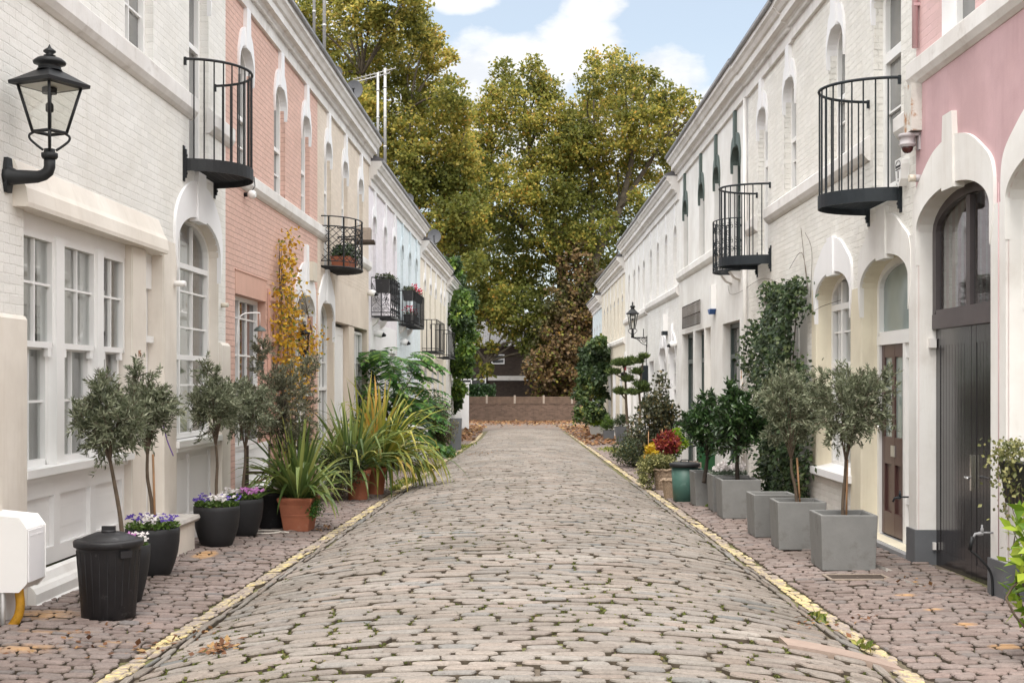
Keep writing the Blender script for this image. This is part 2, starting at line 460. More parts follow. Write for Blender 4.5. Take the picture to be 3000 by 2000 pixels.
def yellowmat():
    m, nt, b = newmat('worn yellow line paint')
    n = noise(nt, 16, 7, .75); n2 = noise(nt, 1.4, 4, .6)
    f = ramp(nt, mth(nt, 'ADD', mth(nt, 'MULTIPLY', n.outputs['Fac'], .7), mth(nt, 'MULTIPLY', n2.outputs['Fac'], .45)), [(.465, (1,1,1)), (.615, (0,0,0))])
    n3 = noise(nt, 40, 4, .6)
    yc = ramp(nt, n3.outputs['Fac'], [(.3, (.58,.46,.18)), (.7, (.70,.59,.29))])
    sc_ = ramp(nt, n3.outputs['Fac'], [(.3, (.22,.175,.155)), (.7, (.32,.27,.24))])
    nt.links.new(mixc(nt, f.outputs['Color'], sc_.outputs['Color'], yc.outputs['Color']), b.inputs['Base Color'])
    b.inputs['Roughness'].default_value = .8
    bump(nt, b, n3.outputs['Fac'], .3, .008)
    return m
M['yellow_line'] = yellowmat()
def groundmat():
    m, nt, b = newmat('joint dirt and moss')
    n = noise(nt, 22, 6, .7); n2 = noise(nt, 1.1, 5, .65)
    dirt = ramp(nt, n.outputs['Fac'], [(.3, (.075,.058,.042)), (.7, (.16,.125,.095))])
    moss = ramp(nt, n.outputs['Fac'], [(.3, (.06,.065,.016)), (.7, (.17,.17,.045))])
    f = ramp(nt, n2.outputs['Fac'], [(.40, (0,0,0)), (.56, (1,1,1))])
    nt.links.new(mixc(nt, mth(nt, 'MULTIPLY', f.outputs['Color'], .9), dirt.outputs['Color'], moss.outputs['Color']), b.inputs['Base Color'])
    b.inputs['Roughness'].default_value = .95
    bump(nt, b, n.outputs['Fac'], .6, .02)
    return m
M['joint'] = groundmat()
M['far_paving'] = paint('grey brown paving', (.135,.115,.10), .85, .25, 2, 18, .4, dirt=((.20,.085,.035), 3.5, .50, .7))

xs = np.unique(np.concatenate([[-400,-120,-40,-12], np.arange(-6, 6.01, .25), [12,40,120,400]]))
ys = np.unique(np.concatenate([[-60,-20], np.arange(0, 100.1, 1.), [130,200,400,900]]))
XX, YY = np.meshgrid(xs, ys)
ZZ = gz(XX, YY)-np.where((np.abs(XX) < 6) & (YY < 64), .025, 0.)
ZZ = np.where(np.abs(XX) > 6, -SL*np.minimum(YY, 96)-.02, ZZ)
V = np.stack([XX, YY, ZZ], -1).reshape(-1, 3)
nx, ny = len(xs), len(ys)
ii = (np.arange(ny-1)[:, None]*nx+np.arange(nx-1)[None]).ravel()
Q = np.stack([ii, ii+1, ii+nx+1, ii+nx], -1)
cy = V[Q].mean(1)
tag(mesh_np('ground', V, [Q], [M['joint'], M['far_paving']], mi=np.where((cy[:, 1] > 63) | (np.abs(cy[:, 0]) > 6), 1, 0), smooth=True), kind='structure')

M['joint_side'] = paint('dark brown stone sides', (.085,.066,.048), .95, .4, 18, 60, .4)  # sides of the setts, darker than their tops so the joints read dark
def setts(name, mats, cx, cy, hx, hy, ht, near, yaw=None, rise=0.008, zoff=0):
    """rounded stones that follow the ground; arrays of centres and half sizes"""
    n = len(cx)
    oct_ = np.array([(-1,-.45),(-.76,-1),(.76,-1),(1,-.45),(1,.45),(.76,1),(-.76,1),(-1,.45)])
    jit = rng.normal(0, .0045, n)+zoff
    tx, ty = rng.normal(0, .018, n), rng.normal(0, .022, n)
    yaw = rng.normal(0, .022, n) if yaw is None else yaw
    rings = [(1.0, -.05), (1.0, -.006), (.965, .003), (.90, .0055)] if near else [(1.0, -.045), (1.0, -.006), (.90, .006)]
    Vs = []
    sh = 1+rng.uniform(-.10, .10, (n, 8)); shy = 1+rng.uniform(-.09, .09, (n, 8))
    for sc, dz in rings:
        ix = np.maximum(hx[:, None]-(1-sc)*.09, hx[:, None]*.6); iy = np.maximum(hy[:, None]-(1-sc)*.09, hy[:, None]*.6)
        lx = oct_[None, :, 0]*ix*sh; ly = oct_[None, :, 1]*iy*shy
        c, s = np.cos(yaw)[:, None], np.sin(yaw)[:, None]
        x = cx[:, None]+lx*c-ly*s; y = cy[:, None]+lx*s+ly*c
        z = gz(x, y)+jit[:, None]+tx[:, None]*lx+ty[:, None]*ly+dz+rise*0
        Vs.append(np.stack([x, y, z], -1))
    A = np.stack(Vs, 1)                      # n, rings, 8, 3
    k = len(rings)
    V = A.reshape(-1, 3)
    base = (np.arange(n)*k*8)[:, None]
    quads = []
    for r in range(k-1):
        for i in range(8):
            j = (i+1) % 8
            quads.append(base+np.array([[r*8+i, r*8+j, (r+1)*8+j, (r+1)*8+i]]))
    top = base+np.arange((k-1)*8, k*8)[None]
    nside = 8*n
    return V, [np.concatenate(quads, 0), top], np.concatenate([np.ones(nside, int), np.zeros(nside*(k-2)+n, int)])
def rows(y0, y1, pitch, xa, xb, wmin, wmax, joint, wob=.03, skip=None):
    cx, cy, hx, hy = [], [], [], []
    y = y0
    while y < y1:
        p = pitch*rng.uniform(.88, 1.12)
        a, b = float(xa(y)), float(xb(y))
        x = a-rng.uniform(0, wmax*.6)
        ph, am = rng.uniform(0, 6), rng.uniform(0, wob)
        while x < b:
            w = rng.uniform(wmin, wmax)
            lo, hi = max(x, a), min(x+w, b)
            if hi-lo > wmin*.35:
                xc = (lo+hi)/2; yc = y+p/2+am*math.sin(xc*1.1+ph)
                if not (skip and skip(xc, yc)):
                    cx.append(xc); cy.append(yc); hx.append((hi-lo)/2-joint*rng.uniform(.3,.8)); hy.append(p/2-joint*rng.uniform(.35,.80))
            x += w
        y += p
    return [np.array(q) for q in (cx, cy, hx, hy)]
def two_part(name, mat, y0, ym, y1, *a, edge=False, **k):
    A = rows(y0, ym, *a, **k)
    if edge:                                               # a channel of long stones beside each yellow line
        ROADST.append(A)
        E = [rows(y0, ym, .30, (lambda y: xl_(y)+.10) if q else (lambda y: xr_(y)-.22), (lambda y: xl_(y)+.22) if q else (lambda y: xr_(y)-.10), .12, .12, .018, wob=0, skip=k.get('skip')) for q in (0, 1)]
        A = [np.concatenate(q) for q in zip(A, *E)]
    B = rows(ym, y1, *a, **k)
    V1, g1, m1 = setts(name, mat, *A, None, True); V2, g2, m2 = setts(name, mat, *B, None, False)
    n = len(V1)
    return tag(mesh_np(name, np.concatenate([V1, V2]), [g1[0], g1[1], g2[0]+n, g2[1]+n], [mat, M['joint_side']], mi=np.concatenate([m1, m2]), smooth=False), kind='structure')
# the flat stone cover let into the road
sx0, sy0, _ = G(2200, 1858); sx1, sy1, _ = G(2505, 1932)
sxa, sxb = 1.66, 2.36
def in_cover(x, y): return sxa-.05 < x < sxb+.03 and sy1-.05 < y < sy0+.05
ROADST = []
two_part('road', M['setts_road'], 4.2, 24., 62.5, .116, lambda y: xl_(y)+.23, lambda y: xr_(y)-.23, .20, .33, .026, skip=in_cover, edge=True)
two_part('pavement', M['setts_pave'], 4.2, 22., 62., .105, lambda y: -4.05+.0213*y, lambda y: xl_(y)-.09, .12, .19, .013, wob=.01)
two_part('pavement', M['setts_pave'], 4.2, 22., 66., .105, lambda y: xr_(y)+.09, lambda y: 3.98+.0053*y, .12, .19, .013, wob=.01)
two_part('yellow_line', M['yellow_line'], 4.2, 26., 60., .115, lambda y: xl_(y)-.085, lambda y: xl_(y)+.085, .17, .17, .010, wob=0)
two_part('yellow_line', M['yellow_line'], 4.2, 26., 60., .115, lambda y: xr_(y)-.085, lambda y: xr_(y)+.085, .17, .17, .010, wob=0)
mb = MB()
zc = lambda x, y: float(gz(x, y))+.014
nu, nv = 8, 3
P_ = [(sxa+(sxb-sxa)*u/nu, sy1+(sy0-sy1)*v/nv) for v in range(nv+1) for u in range(nu+1)]
mb.add([(x, y, zc(x, y)) for x, y in P_]+[(x, y, zc(x, y)-.08) for x, y in P_],
       [(v*(nu+1)+u, v*(nu+1)+u+1, (v+1)*(nu+1)+u+1, (v+1)*(nu+1)+u) for v in range(nv) for u in range(nu)]+
       [(u, u+(nu+1)*(nv+1), u+1+(nu+1)*(nv+1), u+1) for u in range(nu)]+[(v*(nu+1), (v+1)*(nu+1), (v+1)*(nu+1)+(nu+1)*(nv+1), v*(nu+1)+(nu+1)*(nv+1)) for v in range(nv)])
tag(mb.build('stone_cover', M['stone_brown'], origin=(2.0,sy1,float(gz(2,sy1)))), 'large smooth brown stone cover slab let into the cobbled road beside the yellow line', 'cover slab')
mb = MB()
for a, b in ((-.62,-.56),(.56,.62)): mb.box(a, b, -.24, .24, 0, .012)
for a, b in ((-.24,-.18),(.18,.24)): mb.box(-.56, .56, a, b, 0, .012)
mb.box(-.56, .56, -.18, .18, 0, .008, 1)
X, Y, Z = G(2510, 1693)
o = mb.build('access_cover', [M['wood_grey'], M['wood_dark']]); o.location = (X, Y, Z+.004); o.scale = (.45,.7,1)
tag(o, 'small rusty access cover in the pavement in front of the biggest grey planter', 'access cover')
# leaf litter and tufts
def scatter(n, fx, fy, size, zoff, jit=.02):
    x, y = fx(n), fy(n)
    z = gz(x, y)+zoff+rng.uniform(0, jit, n)
    return np.stack([x, y, z], -1)
def leaf_quads(P, D, U, L, W, fold=.15):
    """diamond leaves: P base, D direction, U approx normal, L length, W half width"""
    D = D/np.linalg.norm(D, axis=1, keepdims=True)
    S = np.cross(D, U); S /= np.maximum(np.linalg.norm(S, axis=1, keepdims=True), 1e-6)
    Nn = np.cross(S, D)
    L = np.broadcast_to(np.asarray(L, float).reshape(-1, 1), (len(P), 1)); W = np.broadcast_to(np.asarray(W, float).reshape(-1, 1), (len(P), 1))
    mid = P+D*L*.45
    V = np.stack([P, mid+S*W+Nn*W*fold, P+D*L, mid-S*W+Nn*W*fold], 1).reshape(-1, 3)
    return V, np.arange(len(P)*4).reshape(-1, 4)
def rdir(n): 
    v = rng.normal(size=(n, 3)); return v/np.linalg.norm(v, axis=1, keepdims=True)
M['litter'] = leafmat('fallen leaves', [(0,(.10,.045,.022)),(.4,(.19,.085,.04)),(.7,(.26,.135,.06)),(1,(.32,.21,.09))], .1, .8)
P = np.concatenate([scatter(2600, lambda n: rng.uniform(-3.2, 4.6, n), lambda n: 89.8-np.abs(rng.normal(0, 6, n)), .1, .0, .05),
                    scatter(1500, lambda n: rng.uniform(2.6, 4.2, n), lambda n: rng.uniform(44, 75, n), .1, .02, .03),
                    scatter(900, lambda n: -1.5-rng.uniform(0, 1.0, n), lambda n: rng.uniform(48, 75, n), .1, .02, .03)])
D = rdir(len(P)); D[:, 2] *= .25
Vl, Ql = leaf_quads(P, D, np.tile([0,0,1.], (len(P), 1))+rdir(len(P))*.3, rng.uniform(.10,.2,len(P)), rng.uniform(.05,.09,len(P)))
tag(mesh_np('fallen_leaves', Vl, [Ql], M['litter']), 'brown fallen leaves piled along the foot of the brick wall at the far end', 'leaf litter', kind='stuff')
# small litter of the near gutters
def clump(px, py, n, s): 
    X, Y, Z = G(px, py); return np.stack([rng.normal(X, s, n), rng.normal(Y, s*1.6, n), np.zeros(n)], -1)
P = np.concatenate([clump(640,1905,90,.06), clump(430,1905,30,.08), clump(560,1870,25,.12), clump(240,1875,40,.2), clump(940,1548,30,.12), clump(2380,1830,20,.15), clump(2540,1820,12,.05), clump(1400,1330,60,.3), clump(2700,1720,14,.1)])
P[:, 2] = gz(P[:, 0], P[:, 1])+.012+rng.uniform(0, .02, len(P))
D = rdir(len(P)); D[:, 2] *= .4
Vl, Ql = leaf_quads(P, D, np.tile([0,0,1.], (len(P), 1))+rdir(len(P))*.4, rng.uniform(.03,.07,len(P)), rng.uniform(.008,.022,len(P)))
tag(mesh_np('gutter_litter', Vl, [Ql], M['litter']), 'scattered dry brown leaves in the gutters and on the near pavements', 'leaf litter', kind='stuff')
M['tuft'] = leafmat('moss and grass', [(0,(.05,.06,.014)),(.5,(.095,.105,.025)),(.85,(.13,.15,.03)),(1,(.17,.13,.05))], .3, .8)
cx, cy, hx, hy = ROADST[0]
patch = np.sin(cx*2.1+cy*.7)+np.sin(cx*.9-cy*1.3)+rng.normal(0, .8, len(cx))+np.where(cy < 9, .5, 0)
sel = patch > .45
ex, ey, eh = cx[sel]+hx[sel]+.012, cy[sel], hy[sel]
m_ = 14
x = np.repeat(ex, m_)+rng.normal(0,.014,len(ex)*m_); y = np.repeat(ey, m_)+rng.uniform(-1,1,len(ex)*m_)*np.repeat(eh, m_)*1.1
sel = patch > 1.2                                          # a little along the row joints too
lx, ly, lw = cx[sel], cy[sel]-hy[sel]-.012, hx[sel]
x = np.concatenate([x, np.repeat(lx, 10)+rng.uniform(-1,1,len(lx)*10)*np.repeat(lw, 10)*.6]); y = np.concatenate([y, np.repeat(ly, 10)+rng.normal(0,.006,len(lx)*10)])
P = np.stack([x, y, gz(x, y)-.014], -1)
D = rdir(len(P)); D[:, 2] = np.abs(D[:, 2])*.5+.12
Vl, Ql = leaf_quads(P, D, rdir(len(P)), rng.uniform(.016,.030,len(P)), rng.uniform(.006,.011,len(P)))
tag(mesh_np('moss_tufts', Vl, [Ql], M['tuft']), 'green moss and grass growing in the joints of the cobbles', 'moss', kind='stuff')
# weeds along the far left gutter
pts = []
for px, py, m_, s in ((1235,1375,500,.3),(1300,1335,700,.35),(1350,1310,500,.4),(1190,1412,200,.2),(1160,1430,120,.12),(1790,1318,400,.35),(1830,1330,260,.3),(2395,1810,22,.05),(2530,1900,22,.04),(2060,1475,160,.12),(2100,1470,120,.1)):
    X, Y, Z = G(px, py)
    q = np.stack([rng.normal(X, s*.45, m_), rng.normal(Y, s*2.4, m_), np.zeros(m_)], -1); q[:, 2] = gz(q[:, 0], q[:, 1]); pts.append(q)
P = np.concatenate(pts); D = rdir(len(P)); D[:, 2] = np.abs(D[:, 2])+.2
Vl, Ql = leaf_quads(P, D, rdir(len(P)), rng.uniform(.05,.10,len(P)), rng.uniform(.012,.026,len(P)))
M['weed'] = leafmat('gutter weeds', [(0,(.06,.10,.02)),(.5,(.16,.20,.04)),(.8,(.30,.32,.07)),(1,(.4,.34,.1))], .3, .7)
tag(mesh_np('gutter_weeds', Vl, [Ql], M['weed']), 'low yellow green weeds along the edges of the road', 'weeds', kind='stuff')
# ------------------------------------------------------------------ house kit (a = along the street, w = out of the wall, e = height above the eye)
def op(y0, y1, b, t, rise=0, d=.15, rm=1, **k):
    return dict(y0=y0, y1=y1, b=b, t=t, rise=rise, d=d, rm=rm, **k)
def optop(o, y):
    if not o['rise']: return o['t']
    c, h = (o['y0']+o['y1'])/2, (o['y1']-o['y0'])/2
    u = min(1, abs(y-c)/h)
    return o['t']+o['rise']*math.sqrt(max(0, 1-u*u))
def opline(o, ins=0, n=14, bot=True):
    """open outline from bottom left over the head to bottom right, inset by ins"""
    y0, y1, b, t, r = o['y0']+ins, o['y1']-ins, o['b']+(ins if bot else 0), o['t'], o['rise']
    if not r: return [(y0,b),(y0,t-ins),(y1,t-ins),(y1,b)]
    c, h = (y0+y1)/2, (y1-y0)/2
    return [(y0,b)]+[(c-h*math.cos(PI*k/n), t+(r-ins*.9)*math.sin(PI*k/n)) for k in range(n+1)]+[(y1,b)]
def wall(mb, y0, y1, e0, e1, ops, back=6.5, mi=0, body=True):
    br = {y0, y1}
    for o in ops:
        br |= {o['y0'], o['y1']}
        if o['rise']:
            c, h = (o['y0']+o['y1'])/2, (o['y1']-o['y0'])/2
            br |= {c-h*math.cos(PI*k/14) for k in range(15)}
    br = sorted(b for b in br if y0-1e-6 <= b <= y1+1e-6)
    br = [b for i, b in enumerate(br) if i == 0 or b-br[i-1] > 1e-5]
    for a, b in zip(br, br[1:]):
        m = (a+b)/2
        cur = sorted((o for o in ops if o['y0'] < m < o['y1']), key=lambda o: o['b'])
        la = lb = e0
        for o in cur:
            if o['b'] > la+1e-4: mb.quad((a,0,la),(b,0,lb),(b,0,o['b']),(a,0,o['b']), mi)
            la, lb = optop(o, a), optop(o, b)
        if e1 > la: mb.quad((a,0,la),(b,0,lb),(b,0,e1),(a,0,e1), mi)
    if not body: return
    for o in ops:
        L = opline(o); d = -o['d']; n = len(L)
        hm = o.get('hm', o['rm'])
        for k in range(n-1):
            p, q = L[k], L[k+1]
            mb.quad((p[0],0,p[1]),(q[0],0,q[1]),(q[0],d,q[1]),(p[0],d,p[1]), o['rm'] if k in (0, n-2) else hm)
        mb.quad((L[0][0],0,L[0][1]),(L[-1][0],0,L[-1][1]),(L[-1][0],d,L[-1][1]),(L[0][0],d,L[0][1]), o['rm'])
    # side and back walls
    mb.quad((y0,0,e0),(y0,-back,e0),(y0,-back,e1),(y0,0,e1), mi)
    mb.quad((y1,0,e0),(y1,-back,e0),(y1,-back,e1),(y1,0,e1), mi)
    mb.quad((y0,-back,e0),(y1,-back,e0),(y1,-back,e1),(y0,-back,e1), mi)
def window(H, F, o, cols=2, rows=(), fw=.055, bar=.022, mat='white_wood', pane='pane', mull=(), trans=(), name='window', curtain=False, b=None, fd=.05, sill=False, label=None, w0=None):
    """frame, glazing bars and pane filling an opening; rows are heights of bars, trans/mull heavy members"""
    d = -o['d'] if w0 is None else w0
    oo = dict(o)
    if b is not None: oo['b'] = b
    mb = MB(F.P)
    A, B = opline(oo), opline(oo, fw)
    mb.strip(A, B, d-.02, d+fd)
    mb.box(oo['y0']+fw, oo['y1']-fw, d-.02, d+fd, oo['b'], oo['b']+fw)
    ya, yb = oo['y0']+fw, oo['y1']-fw
    lo = oo['b']+fw
    mulls = [ya+(yb-ya)*m for m in mull]
    for y in mulls: mb.box(y-fw*.5, y+fw*.5, d-.02, d+fd-.004, lo, optop(oo, y)-fw)
    for e in trans: mb.box(ya, yb, d-.02, d+fd-.002, e-fw*.55, e+fw*.55)
    segs = [ya]+mulls+[yb]
    for sa, sb in zip(segs, segs[1:]):
        for k in range(1, cols):
            y = sa+(sb-sa)*k/cols
            mb.box(y-bar/2, y+bar/2, d-.01, d+fd*.55, lo, optop(oo, y)-fw)
    for e in rows: mb.box(ya, yb, d-.01, d+fd*.5, e-bar/2, e+bar/2)
    w = mb.build(name, M[mat], H)
    if label: w['label'] = label
    mp = MB(F.P)
    L = opline(oo, fw*.5)
    mp.add([(y,d-.004,e) for y, e in L], [tuple(range(len(L)))])
    mp.build('pane', M[pane], w)
    if curtain:
        mc = MB(F.P)
        ypts = np.linspace(ya, yb, 40)
        top = oo['t']+oo['rise']*.4
        for a, c in zip(range(39), range(1, 40)):
            f = lambda k: d-.13+.018*math.sin(k*1.25)+.01*math.sin(k*.5)
            mc.add([(ypts[a],f(a),lo-.1),(ypts[c],f(c),lo-.1),(ypts[c],f(c),top),(ypts[a],f(a),top)], [(0,1,2,3)], 0, True)
        mc.build('curtain', M['curtain'], w)
    if sill:
        ms = MB(F.P); ms.box(o['y0']-.05, o['y1']+.05, -o['d'], .07, oo['b']-.07, oo['b']-.002); ms.build('sill', M['trim_old'], w)
    return w
def bez(pts, n):
    """smooth polyline through points (Catmull Rom)"""
    P = [pts[0]]+list(pts)+[pts[-1]]; out = []
    for i in range(1, len(P)-2):
        for k in range(n):
            t = k/n; a, b, c, d = P[i-1], P[i], P[i+1], P[i+2]
            out.append(tuple(.5*(2*b[q]+(c[q]-a[q])*t+(2*a[q]-5*b[q]+4*c[q]-d[q])*t*t+(3*b[q]-a[q]-3*c[q]+d[q])*t**3) for q in range(len(b))))
    out.append(tuple(pts[-1])); return out
def surround(H, F, o, key_top, scale=1., mat='trim', kw=.15, thick=.03, tall=1., depth_key=.05):
    """cusped white arch head with a keystone, swelling over the springing and meeting the jamb in a thin tip"""
    c, h = (o['y0']+o['y1'])/2, (o['y1']-o['y0'])/2
    S, Cr = o['t'], o['t']+o['rise']
    k = scale
    half = [(1.0,S-.26*k*tall),(1.0+.065,S-.10*k*tall),(1.0+.10,S+.10*k),(1.04,S+.30*k),(.80,S+o['rise']+.17*k),(.45,S+o['rise']+.30*k),(.0,S+o['rise']+.36*k)]
    outer = bez([(c-h*x, e) for x, e in half], 5)
    outer = outer+[(2*c-y, e) for y, e in outer[-2::-1]]
    n = len(outer)
    inner = []
    tipw = S-.26*k*tall
    for i in range(n):
        t = i/(n-1)*2-1
        if abs(t) > .86:
            f = (abs(t)-.86)/.14
            inner.append((c+h*math.copysign(.998, t), S+(tipw-S)*f))
        else:
            ang = t/.86*PI/2
            inner.append((c+h*math.sin(ang)*.998, S+o['rise']*math.cos(ang)))
    mb = MB(F.P)
    mb.strip(inner, outer, -.02, thick)
    kb, kt = kw*.62*1., kw*.5
    mb.prism([(c-kb,Cr-depth_key),(c+kb,Cr-depth_key),(c+kt*1.15,S+o['rise']+.36*k),(c+kt,key_top),(c-kt,key_top),(c-kt*1.15,S+o['rise']+.36*k)], -.05, thick+.022)
    return mb.build('arch_surround', M[mat], H)
CORN = [(-.3,0),(.05,0),(.05,.20),(.11,.215),(.13,.25),(.20,.26),(.20,.37),(.235,.385),(.27,.44),(.31,.47),(.31,.575),(-.3,.575)]
def cornice(H, F, y0, y1, e, mat='trim_old', sc=1., dent=True, gutter=True, step=None):
    mb = MB(F.P)
    mb.extr([(w, e+h*sc) for w, h in CORN], y0, y1)
    if dent:
        y = y0+.02
        while y < y1-.06:
            mb.box(y, y+.035, .052, .11, e+.165*sc, e+.213*sc); y += .075
    c = mb.build('cornice', M[mat], H)
    mr = MB(F.P)
    t = e+.575*sc
    mr.extr([(.345,t+.004),(.345,t+.05),(-3.2,t+1.55),(-6.5,t+.05),(-6.5,t-.1)], y0, y1)
    mr.build('roof', M['slate'], H)
    if gutter:
        mg = MB(F.P); mg.tube([(y0,.33,t-.005),(y1,.33,t-.005)], .035, 8); mg.build('gutter', M['lead'], H)
    return c
def course(H, F, y0, y1, e, h=.30, mat='trim_old', ends=True):
    """string course: cove below, face, weathered top"""
    mb = MB(F.P)
    mb.extr([(-.02,e),(.015,e),(.05,e+.03),(.085,e+.085),(.085,e+h*.76),(.0,e+h),(-.02,e+h)], y0, y1)
    return mb.build('string_course', M[mat], H)
def house(F, name, label, y0, y1, etop, ops, wmats, e0=None, back=6.5):
    ym = (y0+y1)/2
    p = F.P(ym, 0, F.g(ym))
    H = thing(name, label, 'house', p)
    mb = MB(F.P)
    lo = (F.g(y1)-.6) if e0 is None else e0
    wall(mb, y0, y1, lo, etop, ops, back)
    mb.build('wall', [M[m] for m in wmats], H)
    return H
def panels(H, F, y0, y1, w, b, t, ncol=3, mat='white_wood', name='panel', frame=.06, deep=.03):
    """framed joinery panels with sunk raised fields"""
    mb = MB(F.P)
    mb.box(y0, y1, w-.04, w-deep, b, t)
    n = ncol; wd = (y1-y0)/n
    for k in range(n+1):
        y = y0+wd*k; mb.box(max(y0,y-frame/2), min(y1,y+frame/2), w-deep-.001, w, b, t)
    for e in (b, t-frame): mb.box(y0, y1, w-deep-.001, w-.001, e, e+frame)
    for k in range(n):
        a, c = y0+wd*k+frame*1.2, y0+wd*(k+1)-frame*1.2
        mb.box(a, c, w-deep-.001, w-deep+.014, b+frame*1.9, t-frame*1.9)
    return mb.build(name, M[mat], H)
def door(H, F, o, b, t, mat, name='door', planks=0, glass=(), leafs=1, wd=None, knob=True, label=None):
    w = -o['d'] if wd is None else wd
    mb = MB(F.P); y0, y1 = o['y0'], o['y1']
    for k in range(leafs):
        a, c = y0+(y1-y0)*k/leafs+.006, y0+(y1-y0)*(k+1)/leafs-.006
        mb.box(a, c, w-.05, w-.015, b, t)
        st = min(.11, (c-a)*.18)
        mb.box(a, a+st, w-.016, w, b, t); mb.box(c-st, c, w-.016, w, b, t)
        mb.box(a+st, c-st, w-.016, w-.0015, b, b+.22); mb.box(a+st, c-st, w-.016, w-.0015, t-.16, t)
        if planks:
            n = planks; pw = (c-a-2*st)/n
            for i in range(n): mb.box(a+st+pw*i+.004, a+st+pw*(i+1)-.004, w-.016, w-.006, b+.22, t-.16)
        else:
            mb.box(a+st+.05, c-st-.05, w-.016, w-.005, b+.28, b+.28+(t-b)*.28)
            mb.box(a+st, c-st, w-.016, w-.002, b+.34+(t-b)*.28, b+.44+(t-b)*.28)
    D = mb.build(name, M[mat], H)
    if label: D['label'] = label
    if knob:
        mk = MB(F.P); yk = y0+(y1-y0)/leafs-.05 if leafs > 1 else y0+.07
        mk.tube([(yk,w-.01,b+1.0),(yk,w+.05,b+1.0)], [.018,.03], 10); mk.build('handle', M['chrome'], D)
    return D
def half_round(c, a, b, n=24, t0=0, t1=PI):
    return [(c-a*math.cos(t0+(t1-t0)*k/n), b*math.sin(t0+(t1-t0)*k/n)) for k in range(n+1)]
def balcony_round(H, F, yc, a, b, efl, erail, nb=17, mat='iron', rim=.14):
    mb = MB(F.P)
    A = half_round(yc, a, b); B = half_round(yc, a-.012, b-.012)
    V, Fc = [], []
    n = len(A)
    for k in range(n): V += [(A[k][0],A[k][1],efl-rim),(A[k][0],A[k][1],efl),(B[k][0],B[k][1],efl),(B[k][0],B[k][1],efl-rim)]
    for k in range(n-1):
        i, j = 4*k, 4*k+4
        Fc += [(i,j,j+1,i+1),(i+1,j+1,j+2,i+2),(i+2,j+2,j+3,i+3),(i+3,j+3,j,i)]
    mb.add(V, Fc)
    # flanges that bolt to the wall
    for s in (-1, 1):
        y = yc+s*a
        mb.box(y-.02, y+.02, 0, .035, efl-rim-.08, efl+.10)
        mb.box(y-.035, y+.035, 0, .012, efl-rim-.12, efl+.14)
        for q in (-.10, .10): mb.tube([(y,.01,efl-rim/2+q),(y,.045,efl-rim/2+q)], .016, 6)
    R_ = mb.build('balcony', M[mat], H)
    mf = MB(F.P)                                            # open grating floor
    inset = .02
    y = yc-a+.05
    while y < yc+a-.03:
        u = (y-yc)/a; wmax = b*math.sqrt(max(0, 1-u*u))-inset
        if wmax > .04: mf.box(y-.005, y+.005, .0, wmax, efl-.075, efl-.045)
        y += .045
    w = .05
    while w < b-.04:
        hy = a*math.sqrt(1-(w/b)**2)-inset
        mf.box(yc-hy, yc+hy, w-.004, w+.004, efl-.072, efl-.048); w += .09
    mf.build('floor', M[mat], R_)
    mr = MB(F.P)
    C = half_round(yc, a-.015, b-.015, 40)
    pts = [(y, w, erail) for y, w in C]
    mr.tube([(pts[0][0],-.01,erail)]+pts+[(pts[-1][0],-.01,erail)], .016, 8)
    for s in (0, -1):
        mr.box(pts[s][0]-.012, pts[s][0]+.012, -.005, .03, erail-.07, erail+.02)
    for k in range(1, nb):
        t = PI*k/nb
        y, w = yc-(a-.018)*math.cos(t), (b-.018)*math.sin(t)
        mr.tube([(y,w,efl-.03),(y,w,erail)], .0085, 6, caps=False)
    mr.build('railing', M[mat], R_)
    return R_
def spiral(cx, cz, r, turns, s=1, ph=0, n=18):
    return [(cx+s*r*(1-.8*k/n)*math.cos(ph+turns*2*PI*k/n), cz+r*(1-.8*k/n)*math.sin(ph+turns*2*PI*k/n)) for k in range(n+1)]
def balcony_box(H, F, y0, y1, b, efl, erail, style='bars', mat='iron', step=.10, rb=.0095, sstep=None):
    mb = MB(F.P)
    for (p, q) in (((y0,0),(y0,b)),((y0,b),(y1,b)),((y1,b),(y1,0))):
        mb.box(min(p[0],q[0])-.012, max(p[0],q[0])+.012, min(p[1],q[1])-.012, max(p[1],q[1])+.012, efl-.04, efl)
    y = y0+.06
    while y < y1: mb.box(y-.008, y+.008, .013, b-.013, efl-.03, efl-.012); y += .09
    R_ = mb.build('balcony', M[mat], H)
    mr = MB(F.P)
    T = lambda y, w, e: (y, w, e)
    for e in (erail, efl+.08):
        mr.tube([(y0,0,e),(y0,b,e),(y1,b,e),(y1,0,e)], .014, 6)
    faces = [('w', y0, 0, b), ('y', b, y0, y1), ('w', y1, 0, b)]
    for kind, fix, a, c in faces:
        n = max(1, round((c-a)/((sstep or step) if kind == 'y' and style == 'bars' else step if style == 'bars' else .20 if kind == 'w' else .42)))
        for k in range(n+1):
            u = a+(c-a)*k/n
            P = (lambda u, e, dd=0: (fix, u, e)) if kind == 'w' else (lambda u, e, dd=0: (u, fix, e))
            mr.tube([P(u,efl),P(u,erail)], rb if style == 'bars' else .011, 5, caps=False)
            if style == 'scroll' and k < n:
                um = u+(c-a)/n/2; hw = (c-a)/n/2*.9
                em = (efl+erail)/2
                for sg in (1, -1):
                    for cz, ph in ((em+.07, PI/2), (em-.07, -PI/2), (efl+.16, -PI/2), (erail-.09, PI/2)):
                        sp = spiral(um+sg*.035, cz, .05, 1.3, sg, ph, 10)
                        mr.tube([P(a_, e_) for a_, e_ in sp], .005, 4, caps=False)
                    mr.tube([P(um-sg*hw, efl+.22), P(um, em-.12), P(um+sg*hw*.3, em)], .005, 4, caps=False)
                    mr.tube([P(um-sg*hw, erail-.14), P(um, em+.12), P(um+sg*hw*.3, em)], .005, 4, caps=False)
    mr.build('railing', M[mat], R_)
    return R_
